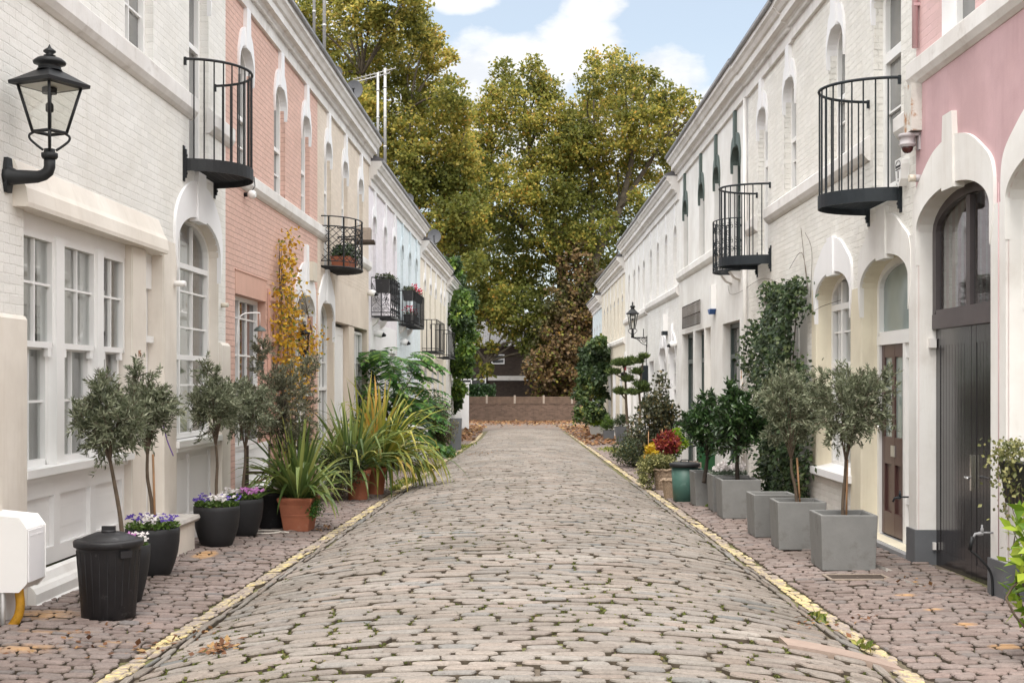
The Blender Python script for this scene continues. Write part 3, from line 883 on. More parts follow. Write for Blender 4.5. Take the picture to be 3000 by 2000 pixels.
# ================================================================== LEFT TERRACE
F = FL
# ---- cream house nearest the camera
bay = op(9.93, 12.55, -1.6, 1.33, 0, .165, 2)
niche = op(13.0, 13.6, -1.55, 1.33, 0, .16, 2)
arch = op(14.08, 15.96, -1.62, 1.52, .38, .17, 2)
u0 = op(10.15, 11.05, 3.31, 4.6, .32, .14, 0); u1 = op(12.36, 13.27, 3.31, 4.6, .32, .14, 0)
ud = op(14.62, 15.48, 2.5, 4.6, .32, .16, 0)
b2 = op(4.2, 8.6, -1.6, 1.33, 0, .165, 2)
H = house(F, 'cream_house', 'cream painted brick house with a triple sash bay and a big black lantern', 3.0, 16.32, 5.5, [bay, niche, arch, u0, u1, ud, b2], ['cream_brick', 'trim', 'render_cream'])
cornice(H, F, 3.0, 16.32, 5.5)
course(H, F, 3.0, 14.72, 2.99, .31); course(H, F, 15.46, 16.5, 2.99, .31)
for o in (u0, u1): 
    surround(H, F, o, 5.49, .75, kw=.2)
    window(H, F, o, 2, (3.75,), trans=(4.1,), pane='pane')
surround(H, F, ud, 5.49, .75, kw=.2)
window(H, F, ud, 1, (3.2,), trans=(3.95,), pane='pane', label='tall white balcony door with glass panes')
balcony_round(H, F, 15.07, .68, .62, 2.5, 3.62, 17, 'iron')
surround(H, F, arch, 2.47, 1.2, kw=.3)
# arched casement: narrow side light, wide light, solid panel foot
window(H, F, arch, 2, (1.04,.62,-.05), trans=(1.33,.27), mull=(.30,), pane='glass', curtain=True, b=-.66, label='tall arched white casement window with small panes')
mb = MB(F.P); mb.box(arch['y0']-.02, arch['y1']+.02, -.17, .05, -.74, -.67); mb.box(arch['y0'], arch['y1'], -.168, .02, -.79, -.742); mb.build('sill', M['white_wood'], H)
panels(H, F, arch['y0'], arch['y1'], -.10, -1.62, -.79, 2)
# bay: three sashes over panels
ws = [(9.95, 10.72), (10.86, 11.72), (11.84, 12.53)]
mb = MB(F.P)
mb.box(9.93, 12.55, -.20, -.06, 1.20, 1.33)
for a, c in ((10.70, 10.88), (11.70, 11.86)): mb.box(a, c, -.20, -.035, -.705, 1.20)
mb.build('window_frame', M['white_wood'], H)
for k, (a, c) in enumerate(ws):
    up = op(a, c, .27, 1.20, 0, .10); lowr = op(a+.02, c-.02, -.70, .31, 0, .15)
    w = window(H, F, up, 2, (.79,), .05, .02, pane='glass', name='upper_sash', fd=.04)
    boxes(w, F, 'sash_horn', 'white_wood', [(s-.035, s+.035, -.10, -.062, .20, .285) for s in (a+.10, c-.10)])
    w = window(H, F, lowr, 2, (-.17,), .055, .02, pane='glass', name='lower_sash', fd=.04)
    mc = MB(F.P); ypts = np.linspace(a, c, 46)
    ph = rnd.uniform(0, 6)
    f = lambda q: -.30+.022*math.sin(q*1.35+ph)+.012*math.sin(q*.6)
    for q in range(45):
        if k == 1 and q in (14, 15): continue
        mc.add([(ypts[q],f(q),-.8),(ypts[q+1],f(q+1),-.8),(ypts[q+1],f(q+1),1.3),(ypts[q],f(q),1.3)], [(0,1,2,3)], 0, True)
    mc.build('curtain', M['curtain'], H)
mb = MB(F.P); mb.box(9.93, 12.55, -.20, .035, -.765, -.70); mb.box(9.93, 12.55, -.165, -.03, -.815, -.766); mb.build('sill', M['white_wood'], H)
panels(H, F, 9.93, 12.55, -.07, -1.52, -.815, 3, frame=.14, deep=.05)
boxes(H, F, 'plinth', 'render_white', [('x', [(-.02,-1.52),(.02,-1.54),(.05,-1.60),(.075,-1.62),(.10,-1.66),(.10,-1.735),(.115,-1.75),(.115,-2.3),(-.02,-2.3)], 9.93, 12.99), ('x', [(-.02,-1.62),(.04,-1.66),(.04,-2.3),(-.02,-2.3)], 14.08, 15.96)])
mb = MB(F.P)
mb.extr([(-.02,1.70),(.012,1.68),(.075,1.52),(.105,1.47),(.12,1.36),(.115,1.325),(-.02,1.325)], 9.72, 13.42)
mb.build('fascia', M['render_cream'], H)
boxes(H, F, 'pilaster', 'render_cream', [('x', [(-.02,.50),(.012,.50),(.03,.47),(.03,-2.5),(-.02,-2.5)], 8.65, 9.925), ('x', [(-.02,.47),(.015,.48),(.045,.44),(.045,-2.5),(-.02,-2.5)], 15.97, 16.4), (12.56, 12.985, -.02, .012, -2.5, 1.32), (13.61, 14.07, -.02, .014, -2.5, 1.50)])
door(H, F, dict(y0=13.0, y1=13.6, d=.16), -1.5, 1.0, 'white_wood', knob=False)
boxes(H, F, 'door_head', 'white_wood', [(13.0, 13.6, -.2, -.12, .97, 1.33)]); boxes(H, F, 'ledge', 'white_wood', [(13.02, 13.58, -.12, -.09, .40, .47)])
mb = MB(F.P); mb.box(12.995, 13.75, -.01, .30, -2.5, -1.50, 1); mb.extr([(-.01,-1.50),(.33,-1.50),(.35,-1.47),(.335,-1.435),(-.01,-1.43)], 12.96, 13.80); mb.build('doorstep', [M['stone'], M['render_cream']], H)
mb = MB(F.P)                                               # house number 15
def seg(pts, r=.004): mb.tube([(12.74+a, .016, .245+c) for a, c in pts], r, 4)
seg([(.0,.0),(.0,.055)]); seg([(.0,.055),(-.008,.045)]); seg([(.065,.055),(.030,.055),(.030,.03),(.058,.032),(.066,.018),(.055,.0),(.030,.0)])
mb.build('house_number', M['numerals'], H)
# ---- salmon house
g1 = op(16.83, 18.72, -2.0, 1.15, 0, .165, 1); a1 = op(21.0, 22.72, -2.0, 1.14, .36, .17, 1, hm=2)
ups = [op(17.0, 17.84, 2.86, 4.24, .30, .13, 0, hm=2), op(19.3, 20.16, 2.86, 4.24, .30, .13, 0, hm=2), op(21.5, 22.3, 2.86, 4.24, .30, .13, 0, hm=2)]
H = house(F, 'salmon_house', 'salmon pink painted brick house between the two cream houses', 16.32, 23.08, 5.05, [g1, a1]+ups, ['salmon_brick', 'render_salmon', 'trim'])
cornice(H, F, 16.32, 23.08, 5.04); course(H, F, 16.52, 23.9, 2.58, .28)
for o in ups: 
    surround(H, F, o, 5.05, .72, kw=.22, tall=.9); window(H, F, o, 2, (3.2,), trans=(3.58,))
surround(H, F, a1, 2.32, 1.5, kw=.22)
mb = MB(F.P); mb.box(16.83, 18.75, -.02, .006, 1.15, 1.46); mb.box(16.80, 18.78, -.02, .018, 1.46, 1.475); mb.build('lintel', M['render_salmon'], H)
w = window(H, F, dict(g1, y0=16.84, y1=18.7), 2, (.86,.35), b=-.12, mull=(.38,), pane='pane_dark', label='white window with dark panes over a white stable door')
window(H, F, dict(g1, t=-.14, y0=16.84, y1=18.7), 2, (-.5,), b=-.9, mull=(.38,), pane='pane_dark')
panels(H, F, 16.84, 18.7, -.14, -2.0, -.9, 3)
mb = MB(F.P); mb.box(16.84, 18.7, -.165, -.05, -.22, -.125); mb.build('sill', M['white_wood'], H)
window(H, F, a1, 2, (.75,.2), trans=(1.08,), b=-.2, mull=(.5,), pane='pane_dark')
panels(H, F, a1['y0'], a1['y1'], -.15, -2.0, -.25, 2)
mb = MB(F.P); mb.box(a1['y0'], a1['y1'], -.16, -.03, -.27, -.205); mb.build('sill', M['white_wood'], H)
# ---- beige house
a2 = op(23.22, 24.85, -2.1, 1.14, .36, .17, 1); g2 = op(25.0, 29.75, -2.1, 1.17, 0, .17, 1)
ups = [op(23.8, 24.58, 2.12, 4.22, .30, .13, 0, hm=2), op(25.9, 26.7, 2.82, 4.22, .30, .13, 0, hm=2), op(28.15, 29.0, 2.82, 4.22, .30, .13, 0, hm=2)]
H = house(F, 'beige_house', 'beige painted brick house with white garage doors and a lattice balcony', 23.08, 30.0, 5.05, [a2, g2]+ups, ['beige_brick', 'render_beige', 'trim'])
cornice(H, F, 23.08, 30.0, 5.04); course(H, F, 25.75, 30.0, 2.56, .27)
for o in ups: 
    surround(H, F, o, 5.05, .72, kw=.22, tall=.9); window(H, F, o, 2, (3.2,), trans=(3.58,))
surround(H, F, a2, 2.12, 1.5, kw=.22)
window(H, F, a2, 2, (.9,.35), trans=(-.15,), b=-2.0, mull=(.45,), pane='pane', label='tall arched white french window')
mb = MB(F.P); mb.box(25.0, 29.78, -.02, .008, 1.17, 1.97); mb.build('lintel', M['render_beige'], H)
door(H, F, dict(y0=25.05, y1=26.95, d=.13), -2.1, 1.1, 'white_wood', 'garage_door', leafs=2, knob=False)
mb = MB(F.P); mb.box(26.96, 27.75, -.16, -.01, -2.3, 1.16); mb.build('pier', M['render_beige'], H)
window(H, F, op(27.76, 29.6, -2.0, 1.1, 0, .15), 2, (.4,), trans=(-.3,), mull=(.5,), b=-2.0)
mb = MB(F.P); mb.box(25.02, 25.10, -.128, -.03, -.52, -.28); mb.build('lock_box', M['alum'], H)
# half round lattice balcony
yc, a, b, efl, er = 24.4, .95, .62, 2.10, 3.02
mb = MB(F.P)
A = half_round(yc, a, b, 20)
mb.tube([(y,w,efl) for y, w in A], .018, 6); mb.tube([(y,w,efl+.1) for y, w in A], .010, 6)
y = yc-a+.06
while y < yc+a-.04:
    wm = b*math.sqrt(1-((y-yc)/a)**2); mb.box(y-.008, y+.008, 0, wm, efl-.02, efl); y += .08
Bc = mb.build('balcony', M['iron'], H)
mb = MB(F.P)
mb.tube([(y,w,er) for y, w in A], .012, 6); mb.tube([(y,w,er-.18) for y, w in A], .014, 6)
hp = lambda t: (yc-a*math.cos(t), b*math.sin(t))
for k in range(7):
    y, w = hp(PI*(k+.5)/7); mb.tube([(y,w,efl),(y,w,er)], .016, 6, caps=False)
N = 14
for k in range(-5, N):
    for s in (1, -1):
        pts = []
        for q in range(7):
            t = PI*(k+.0+q*5/6)/N if s > 0 else PI*(N-k-q*5/6)/N
            if 0 <= t <= PI: pts.append((*hp(t), efl+.1+(er-.28-efl)*q/6))
        if len(pts) > 1: mb.tube(pts, .007, 4, caps=False)
mb.build('railing', M['iron'], Bc)
# ---- lilac house (next terrace steps down)
e4 = 4.57
def plain_ups(ys, b, t, hw=.37, rise=.25): return [op(y-hw, y+hw, b, t, rise, .13, 0) for y in ys]
ups = plain_ups((30.95, 33.1, 35.2), 2.35, 3.75)
dl = [op(30.4, 31.4, -2.3, .75, 0, .15, 1), op(32.2, 33.6, -1.2, .75, .0, .15, 1), op(34.3, 35.6, -2.3, .75, 0, .15, 1)]
H = house(F, 'lilac_house', 'pale lilac house with a scrolled iron box balcony', 30.0, 36.0, e4, ups+dl, ['lilac', 'trim'])
cornice(H, F, 30.0, 36.0, e4, 'trim_old')
for o in ups: 
    window(H, F, o, 2, (2.9,), trans=(3.15,)); surround(H, F, o, e4, .6, 'trim', kw=.16)
for o in dl: window(H, F, o, 2, (0.2,), trans=(.3,))
mb = MB(F.P); mb.box(30.3, 35.7, -.02, .006, .75, 1.4); mb.build('lintel', M['trim'], H)
balcony_box(H, F, 30.5, 32.5, .46, 1.55, 2.46, 'scroll')
boxes(H, F, 'corbel', 'trim_old', [('x', [(0,1.30),(.10,1.38),(.16,1.50),(0,1.50)], y-.12, y+.12) for y in (30.7, 32.2)])
# ---- pale blue house
ups = plain_ups((37.25, 39.4, 41.5), 2.35, 3.72)
dl = [op(36.5, 37.7, -2.4, .65, 0, .15, 1), op(38.6, 40.0, -1.2, .65, .0, .15, 1), op(41.0, 42.3, -2.4, .65, 0, .15, 1)]
H = house(F, 'blue_house', 'pale blue house with red geraniums on its iron balcony', 36.0, 43.0, e4, ups+dl, ['pale_blue', 'trim'])
cornice(H, F, 36.0, 43.0, e4, 'trim_old')
for o in ups: 
    window(H, F, o, 2, (2.9,), trans=(3.15,), pane='pane'); surround(H, F, o, e4, .6, 'pale_blue', kw=.16)
for o in dl: window(H, F, o, 2, (0.1,), trans=(.2,))
balcony_box(H, F, 36.4, 39.6, .43, 1.62, 2.56, 'bars', step=.11, rb=.012, sstep=.26)
boxes(H, F, 'corbel', 'trim_old', [('x', [(0,1.36),(.10,1.44),(.16,1.56),(0,1.56)], y-.13, y+.13) for y in (36.8, 38.9)])
# ---- small cream house before the ivy
ups = plain_ups((44.6, 46.9, 49.2, 51.9, 53.8), 1.9, 3.3, .36)
dl = [op(y-.5, y+.5, -2.4, .2, .3, .15, 1) for y in (45, 48, 50.5, 53)]
H = house(F, 'low_cream_house', 'pale cream house with barred balconies next to the ivy clad end house', 43.0, 55.0, 4.14, ups+dl, ['pale_cream', 'trim'])
cornice(H, F, 43.0, 55.0, 4.14, 'trim_old')
for o in ups: window(H, F, o, 2, (2.6,)); surround(H, F, o, 4.14, .6, 'trim', kw=.16)
for o in dl: window(H, F, o, 2, (-.4,))
balcony_box(H, F, 43.6, 47.2, .5, 1.02, 2.08, 'bars', step=.17, rb=.016, sstep=.6); balcony_box(H, F, 49.3, 53.0, .5, .92, 1.95, 'bars', step=.17, rb=.016, sstep=.6)
# ---- end house under the ivy
H = house(F, 'end_house', 'white end house almost hidden under green ivy on the left', 55.0, 66.5, 3.9, [op(58,59.2,-2.4,0,0,.15,1), op(62,63.2,.6,2.2,0,.15,1)], ['white_brick', 'trim'])
cornice(H, F, 55.0, 66.5, 3.9)
window(H, F, op(58,59.2,-2.4,0,0,.15,1), 1, (-1.,)); window(H, F, op(62,63.2,.6,2.2,0,.15,1), 2, (1.4,))
mb = MB(F.P); mb.box(66.1, 66.5, -.02, .35, -2.9, -.15); mb.box(66.05, 66.55, -.02, .40, -.15, -.08); mb.build('gate_post', M['trim'], H)
# ================================================================== RIGHT TERRACE
F = FR
d1 = op(10.52, 12.47, -1.92, 1.44, .33, .165, 1); d2 = op(8.22, 10.18, -1.92, 1.44, .33, .165, 1)
ups = [op(10.94, 11.8, 3.16, 4.5, .3, .17, 2), op(8.7, 9.55, 3.16, 4.5, .3, .17, 2)]
H = house(F, 'pink_house', 'dusty pink rendered house with big black double garage doors', 4.5, 12.56, 5.3, [d1, d2]+ups, ['salmon_soft', 'render_white', 'trim'])
cornice(H, F, 4.5, 12.56, 5.3)
for o in ups: window(H, F, o, 1, (3.8,), trans=(4.2,)); surround(H, F, o, 5.3, .72, kw=.2)
# smooth pink coat below the course
mb2 = MB(lambda y, w, e: F.P(y, w+.006, e)); wall(mb2, 4.6, 12.55, -2.4, 2.88, [d1, d2], body=False); mb2.build('render_coat', M['render_pink'], H)
course(H, F, 4.5, 12.62, 2.87, .30)
surround(H, F, d1, 2.40, 1.22, 'render_white', kw=.24, thick=.035); surround(H, F, d2, 2.40, 1.22, 'render_white', kw=.24, thick=.035)
boxes(H, F, 'pier', 'render_white', [(a, c, -.01, .024, -1.45, 1.44) for a, c in ((10.185, 10.515), (12.475, 12.72), (7.9, 8.215))])
boxes(H, F, 'pier_foot', 'grey_paint', [(a, c, -.165, .045, -2.4, -1.45) for a, c in ((10.17, 10.53), (12.46, 12.74), (7.9, 8.23))])
mb = MB(F.P); mb.tube([(10.33,.028,-1.45),(10.33,.028,1.60)], .004, 4); mb.build('joint_line', M['render_pink'], H)
# dark arched frame, fanlight and plank doors
w = window(H, F, d1, 1, (), .10, .02, 'brown_frame', 'glass', mull=(.5,), trans=(.62,), b=.58, fd=.035, name='fanlight', label='arched fanlight in a faded dark frame')
mb = MB(F.P); mb.box(10.52, 12.47, -.2, -.125, .50, .64); mb.build('transom', M['brown_frame'], H)
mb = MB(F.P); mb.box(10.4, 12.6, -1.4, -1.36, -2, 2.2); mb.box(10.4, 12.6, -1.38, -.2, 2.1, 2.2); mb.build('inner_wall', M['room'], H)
D = door(H, F, d1, -1.86, .50, 'black_door', 'garage_door', planks=9, leafs=2, knob=False)
mb = MB(F.P)
ym = 11.47
mb.box(ym-.05, ym-.015, -.17, -.135, -.98, -.66); mb.tube([(ym-.03,-.14,-.86),(ym-.03,-.09,-.86),(ym-.13,-.085,-.87)], .012, 8)
mb.build('handle', M['chrome'], D)
boxes(H, F, 'hinge', 'trim_old', [(12.42, 12.47, -.155, -.09, .32, .41), (12.43, 12.465, -.155, -.125, -1.64, -1.57)])
mb = MB(F.P); mb.box(10.5, 12.5, -.3, .12, -2.5, -1.865); mb.build('threshold', M['grey_paint'], H)
for a, c in ((10.95, 11.35), (11.95, 12.35)):
    mb = MB(F.P); g_ = F.g(11.5)+.01
    mb.add([(a,.12,-1.875),(c,.12,-1.875),(c-.06,.50,g_),(a+.05,.46,g_),(a,.12,-2.3),(c,.12,-2.3),(c-.06,.50,-2.3),(a+.05,.46,-2.3)], [(0,1,2,3),(0,4,5,1),(1,5,6,2),(2,6,7,3),(3,7,4,0)])
    mb.build('ramp_stone', M['stone'], H)
panels(H, F, d2['y0'], d2['y1'], -.12, -1.9, .55, 3); window(H, F, d2, 2, (), trans=(.62,), b=.56, mull=(.5,), pane='pane')
# ---- ivory brick house with two round balconies
db = op(12.74, 14.54, -1.72, 1.04, .30, .22, 1); wa = op(15.0, 16.75, -1.12, 1.05, .30, .24, 1)
ga = op(17.3, 20.6, -2.0, 1.29, 0, .10, 0)
ud = op(13.06, 14.06, 2.02, 4.08, .30, .15, 0); w1 = op(15.3, 16.1, 2.70, 4.08, .30, .15, 0, hm=2); w2 = op(18.0, 18.8, 2.70, 4.08, .30, .15, 0, hm=2)
ue = op(20.05, 20.85, 1.98, 4.08, .30, .15, 0, hm=2)
H = house(F, 'ivory_house', 'ivory painted brick house with two round iron balconies and a maroon front door', 12.56, 21.7, 4.85, [db, wa, ga, ud, w1, w2, ue], ['ivory_brick', 'render_cream2', 'trim'])
cornice(H, F, 12.56, 18.1, 4.82); cornice(H, F, 18.1, 21.7, 4.80)
course(H, F, 14.2, 19.98, 2.44, .29); course(H, F, 12.62, 13.05, 2.44, .29); course(H, F, 20.9, 21.7, 2.44, .29)
for o in (w1, w2): surround(H, F, o, 4.82, .70, 'trim', kw=.22); window(H, F, o, 2, (3.2,), trans=(3.5,))
for o in (ud, ue): surround(H, F, o, 4.82, .70, 'trim', kw=.22); window(H, F, o, 1, (2.9,), trans=(3.5,), fw=.10, label='tall white balcony door behind the round railing')
balcony_round(H, F, 13.65, .60, .70, 1.975, 3.095, 17, 'iron_blue'); balcony_round(H, F, 20.35, .56, .72, 1.95, 3.05, 16, 'iron_blue')
surround(H, F, db, 1.84, 1.25, 'render_white', kw=.27); surround(H, F, wa, 1.78, 1.2, 'trim', kw=.24)
boxes(H, F, 'pier', 'render_cream2', [(14.55, 14.99, -.02, .014, -2.3, 1.06), (16.76, 17.0, -.02, .010, -1.2, 1.2)])
# door: white frame, greenish fanlight, maroon door, white side panel
window(H, F, db, 1, (), .085, .02, 'white_wood', 'pane_green', b=.46, name='fanlight', fd=.05)
mb = MB(F.P)
for a, c in ((12.74, 12.80), (14.46, 14.54), (13.50, 13.57)): mb.box(a, c, -.25, -.17, -1.72, .47)
mb.box(12.74, 14.54, -.25, -.165, .40, .50); mb.box(12.80, 13.50, -.25, -.215, -1.72, .40); mb.box(12.80, 13.50, -.216, -.19, -1.72, -1.55); mb.box(12.80, 13.50, -.216, -.19, -1.30, -1.22); mb.box(12.80, 13.50, -.216, -.19, .24, .40); mb.box(12.84, 13.46, -.216, -.195, .05, .10)
mb.build('door_frame', M['white_wood'], H)
D = MB(F.P)
y0, y1 = 13.58, 14.45
D.box(y0, y1, -.26, -.225, -1.70, .40)
for a, c in ((y0,y0+.10),(y1-.10,y1),((y0+y1)/2-.05,(y0+y1)/2+.05)): D.box(a, c, -.226, -.20, -1.70, .40)
for a, c in ((-1.70,-1.45),(-.92,-.62),(.26,.40)): D.box(y0+.101, y1-.101, -.226, -.2015, a, c)
D = D.build('front_door', M['brown_door'], H)
boxes(D, F, 'glass_panel', 'pane_green', [(a, c, -.224, -.219, -.62, .26) for a, c in ((y0+.10,(y0+y1)/2-.05),((y0+y1)/2+.05,y1-.10))])
mb = MB(F.P); mb.box(13.94, 14.09, -.20, -.192, -.83, -.71); mb.build('letterbox', M['steel'], D)
mb = MB(F.P); mb.tube([(14.40,-.2,-.53),(14.40,-.13,-.53)], [.02,.035], 10); mb.build('door_knob', M['chrome'], D)
mb = MB(F.P); mb.tube([(14.0,-.2,-.15),(14.0,-.16,-.17),(14.0,-.17,-.27)], .014, 8); mb.build('knocker', M['chrome'], D)
mb = MB(F.P); mb.extr([(-.25,-1.715),(.05,-1.735),(.05,-1.78),(-.25,-1.78)], 12.78, 14.56); mb.build('doorstep', M['lead'], H)
mb = MB(F.P); mb.box(12.78, 14.54, -.2, -.0, -2.4, -1.785); mb.build('step_riser', M['grey_paint'], H)
window(H, F, wa, 2, (.62,), trans=(.94,.20), mull=(.72,), fw=.07, pane='glass', curtain=True, b=-1.10, label='arched white casement window with cream reveals')
mb = MB(F.P); mb.extr([(-.24,-1.06),(-.06,-1.10),(.08,-1.115),(.085,-1.20),(-.24,-1.20)], 14.95, 16.82); mb.build('sill', M['trim'], H)
panels(H, F, 17.3, 20.6, -.05, -2.2, 1.2, 4, 'render_white')
# ---- white house with dark green arch heads
ups = [op(22.5, 23.4, 1.93, 3.93, .30, .15, 1, hm=2), op(24.8, 25.55, 2.63, 3.93, .30, .15, 1, hm=2), op(26.9, 27.65, 2.63, 3.93, .30, .15, 1, hm=2), op(29.5, 30.3, 2.63, 3.93, .30, .15, 1, hm=2)]
gs = [op(22.6, 24.5, -2.15, 1.08, 0, .2, 1), op(26.0, 26.8, -2.15, 1.10, 0, .14, 1), op(26.95, 28.35, -2.2, 1.10, 0, .2, 1), op(28.65, 30.6, -2.2, 1.10, 0, .2, 1)]
H = house(F, 'green_arch_house', 'white rendered house with dark green arch heads over its upper windows', 21.7, 31.1, 4.85, ups+gs, ['render_white', 'render_white', 'green_trim'])
cornice(H, F, 21.7, 31.1, 4.83); course(H, F, 24.6, 31.1, 2.38, .28, 'render_white')
for o in ups: surround(H, F, o, 4.83, .60, 'green_trim', kw=.15); window(H, F, o, 2, (3.1,), trans=(3.4,), mat='green_door', pane='pane')
for o in (gs[0], gs[2], gs[3]): window(H, F, o, 1, (), .09, .03, 'green_door', 'pane', mull=(.5,), trans=(.45,), label='tall window in a dark green frame')
mb = MB(F.P); mb.box(26.0, 26.8, -.16, -.13, -2.2, 1.1); mb.build('blank_panel', M['render_white'], H)
mb = MB(F.P)
mb.tube([(21.78,.05,4.8),(21.78,.05,-2.0)], .035, 8); mb.build('downpipe', M['render_white'], H)
mb = MB(F.P)                                               # iron grille over the window heads
for k in range(16):
    y = 27.2+2.9*k/15; mb.tube([(y,.05,1.22),(y,.05,1.72)], .010, 5)
for e in (1.22, 1.47, 1.72): mb.tube([(27.2,.05,e),(30.1,.05,e)], .012, 5)
mb.build('grille', M['wood_dark'], H)
# scrolled narrow balcony
yc, a, b, efl, er = 23.0, .62, .40, 1.95, 2.85
mb = MB(F.P)
A = half_round(yc, a, b, 20)
for e in (efl, efl+.07): mb.tube([(y,w,e) for y, w in A], .013, 6)
for k in range(1, 12):
    y, w = A[k*20//12]; mb.tube([(y,0,efl),(y,w,efl)], .008, 5)
Bc = mb.build('balcony', M['iron_blue'], H)
mb = MB(F.P)
mb.tube([(y,w,er) for y, w in A], .010, 6)
hp = lambda t: (yc-a*math.cos(t), b*math.sin(t))
for k in range(9):
    y, w = hp(PI*(k+.5)/9); mb.tube([(y,w,efl),(y,w,er)], .011, 5, caps=False)
    for cz, ph in ((efl+.12, -PI/2), (er-.13, PI/2), ((efl+er)/2+.06, PI/2), ((efl+er)/2-.08, -PI/2)):
        for sg in (1, -1):
            sp = spiral(.0, cz, .055, 1.3, sg, ph, 10)
            mb.tube([(*hp(PI*(k+.5)/9+(q+sg*.055)/.62), z) for q, z in sp], .006, 4, caps=False)
mb.build('railing', M['iron_blue'], Bc)
boxes(H, F, 'corbel', 'trim_old', [('x', [(0,1.78),(.10,1.82),(.18,1.93),(0,1.93)], y-.2, y+.05) for y in (22.7, 23.6)])
# ---- lower white houses
def low_house(name, label, y0, y1, et, mats, uy, ub, ut, gops, ce, corn=True, kt='trim', pane='pane'):
    ups = [op(y-.33, y+.33, ub, ut, .24, .14, 0, hm=1) for y in uy]
    H = house(F, name, label, y0, y1, et, ups+gops, mats)
    cornice(H, F, y0, y1, et-.02)
    if ce is not None: course(H, F, y0, y1, ce, .27)
    for o in ups:
        window(H, F, o, 2, (ub+.55,), pane=pane)
        mb = MB(F.P); c = (o['y0']+o['y1'])/2; mb.box(c-.07, c+.07, -.02, .02, ut+.24, et-.02); mb.build('keystone_strip', M[kt], H)
    return H
gops = [op(31.75, 33.15, -2.2, .68, .25, .16, 1), op(33.8, 35.3, -2.2, .68, .25, .16, 1), op(37.0, 38.4, -2.2, .58, 0, .45, 1)]
H = low_house('white_brick_house', 'white brick house with two low arched doors beside the green arch house', 31.1, 38.8, 4.42, ['white_brick', 'trim'], (31.95, 33.9, 35.9, 37.8), 2.36, 3.62, gops, 2.07)
for o in gops[:2]: window(H, F, o, 2, (.2,-.6), trans=(.55,-.2)); surround(H, F, o, 1.45, .9, 'trim', kw=.2)
door(H, F, gops[2], -2.2, .5, 'render_white', knob=False)
gops = [op(39.6, 41.2, -2.2, .45, 0, .15, 1), op(42.3, 43.6, -2.2, .45, 0, .15, 1), op(44.5, 46.0, -2.2, .45, 0, .15, 1)]
H = low_house('plain_cream_house', 'plain cream white house behind the second street lantern', 38.8, 46.9, 4.40, ['render_white', 'trim'], (39.9, 41.6, 43.2, 45.2), 2.3, 3.5, gops, 2.0)
for o in gops: door(H, F, o, -2.3, .4, 'render_cream', leafs=2, knob=False)
gops = [op(48.2, 49.5, -2.5, .3, 0, .15, 1), op(51.5, 53, -2.5, .3, .2, .15, 1), op(54.2, 55.7, -2.5, .3, .2, .15, 1)]
H = low_house('far_cream_house', 'small cream house with a navy door further down the right side', 46.9, 60, 3.98, ['pale_cream', 'trim'], (48.2, 50.2, 52.2, 54.2, 56.2, 58.2), 1.75, 3.0, gops, 1.35)
door(H, F, gops[0], -2.6, .25, 'grey_paint', knob=False)['label'] = 'dark navy front door'
for o in gops[1:]: window(H, F, o, 2, (-.5,))
H = low_house('far_blue_house', 'pale blue house at the far end of the right terrace', 60, 67.5, 3.45, ['pale_blue', 'trim'], (61.5, 63.7, 65.9), 1.5, 2.5, [op(62.0, 63.2, -2.7, -.1, 0, .15, 1)], None, kt='pale_blue')
door(H, F, op(62.0, 63.2, -2.7, -.1, 0, .15, 1), -2.7, -.1, 'white_wood', knob=False)
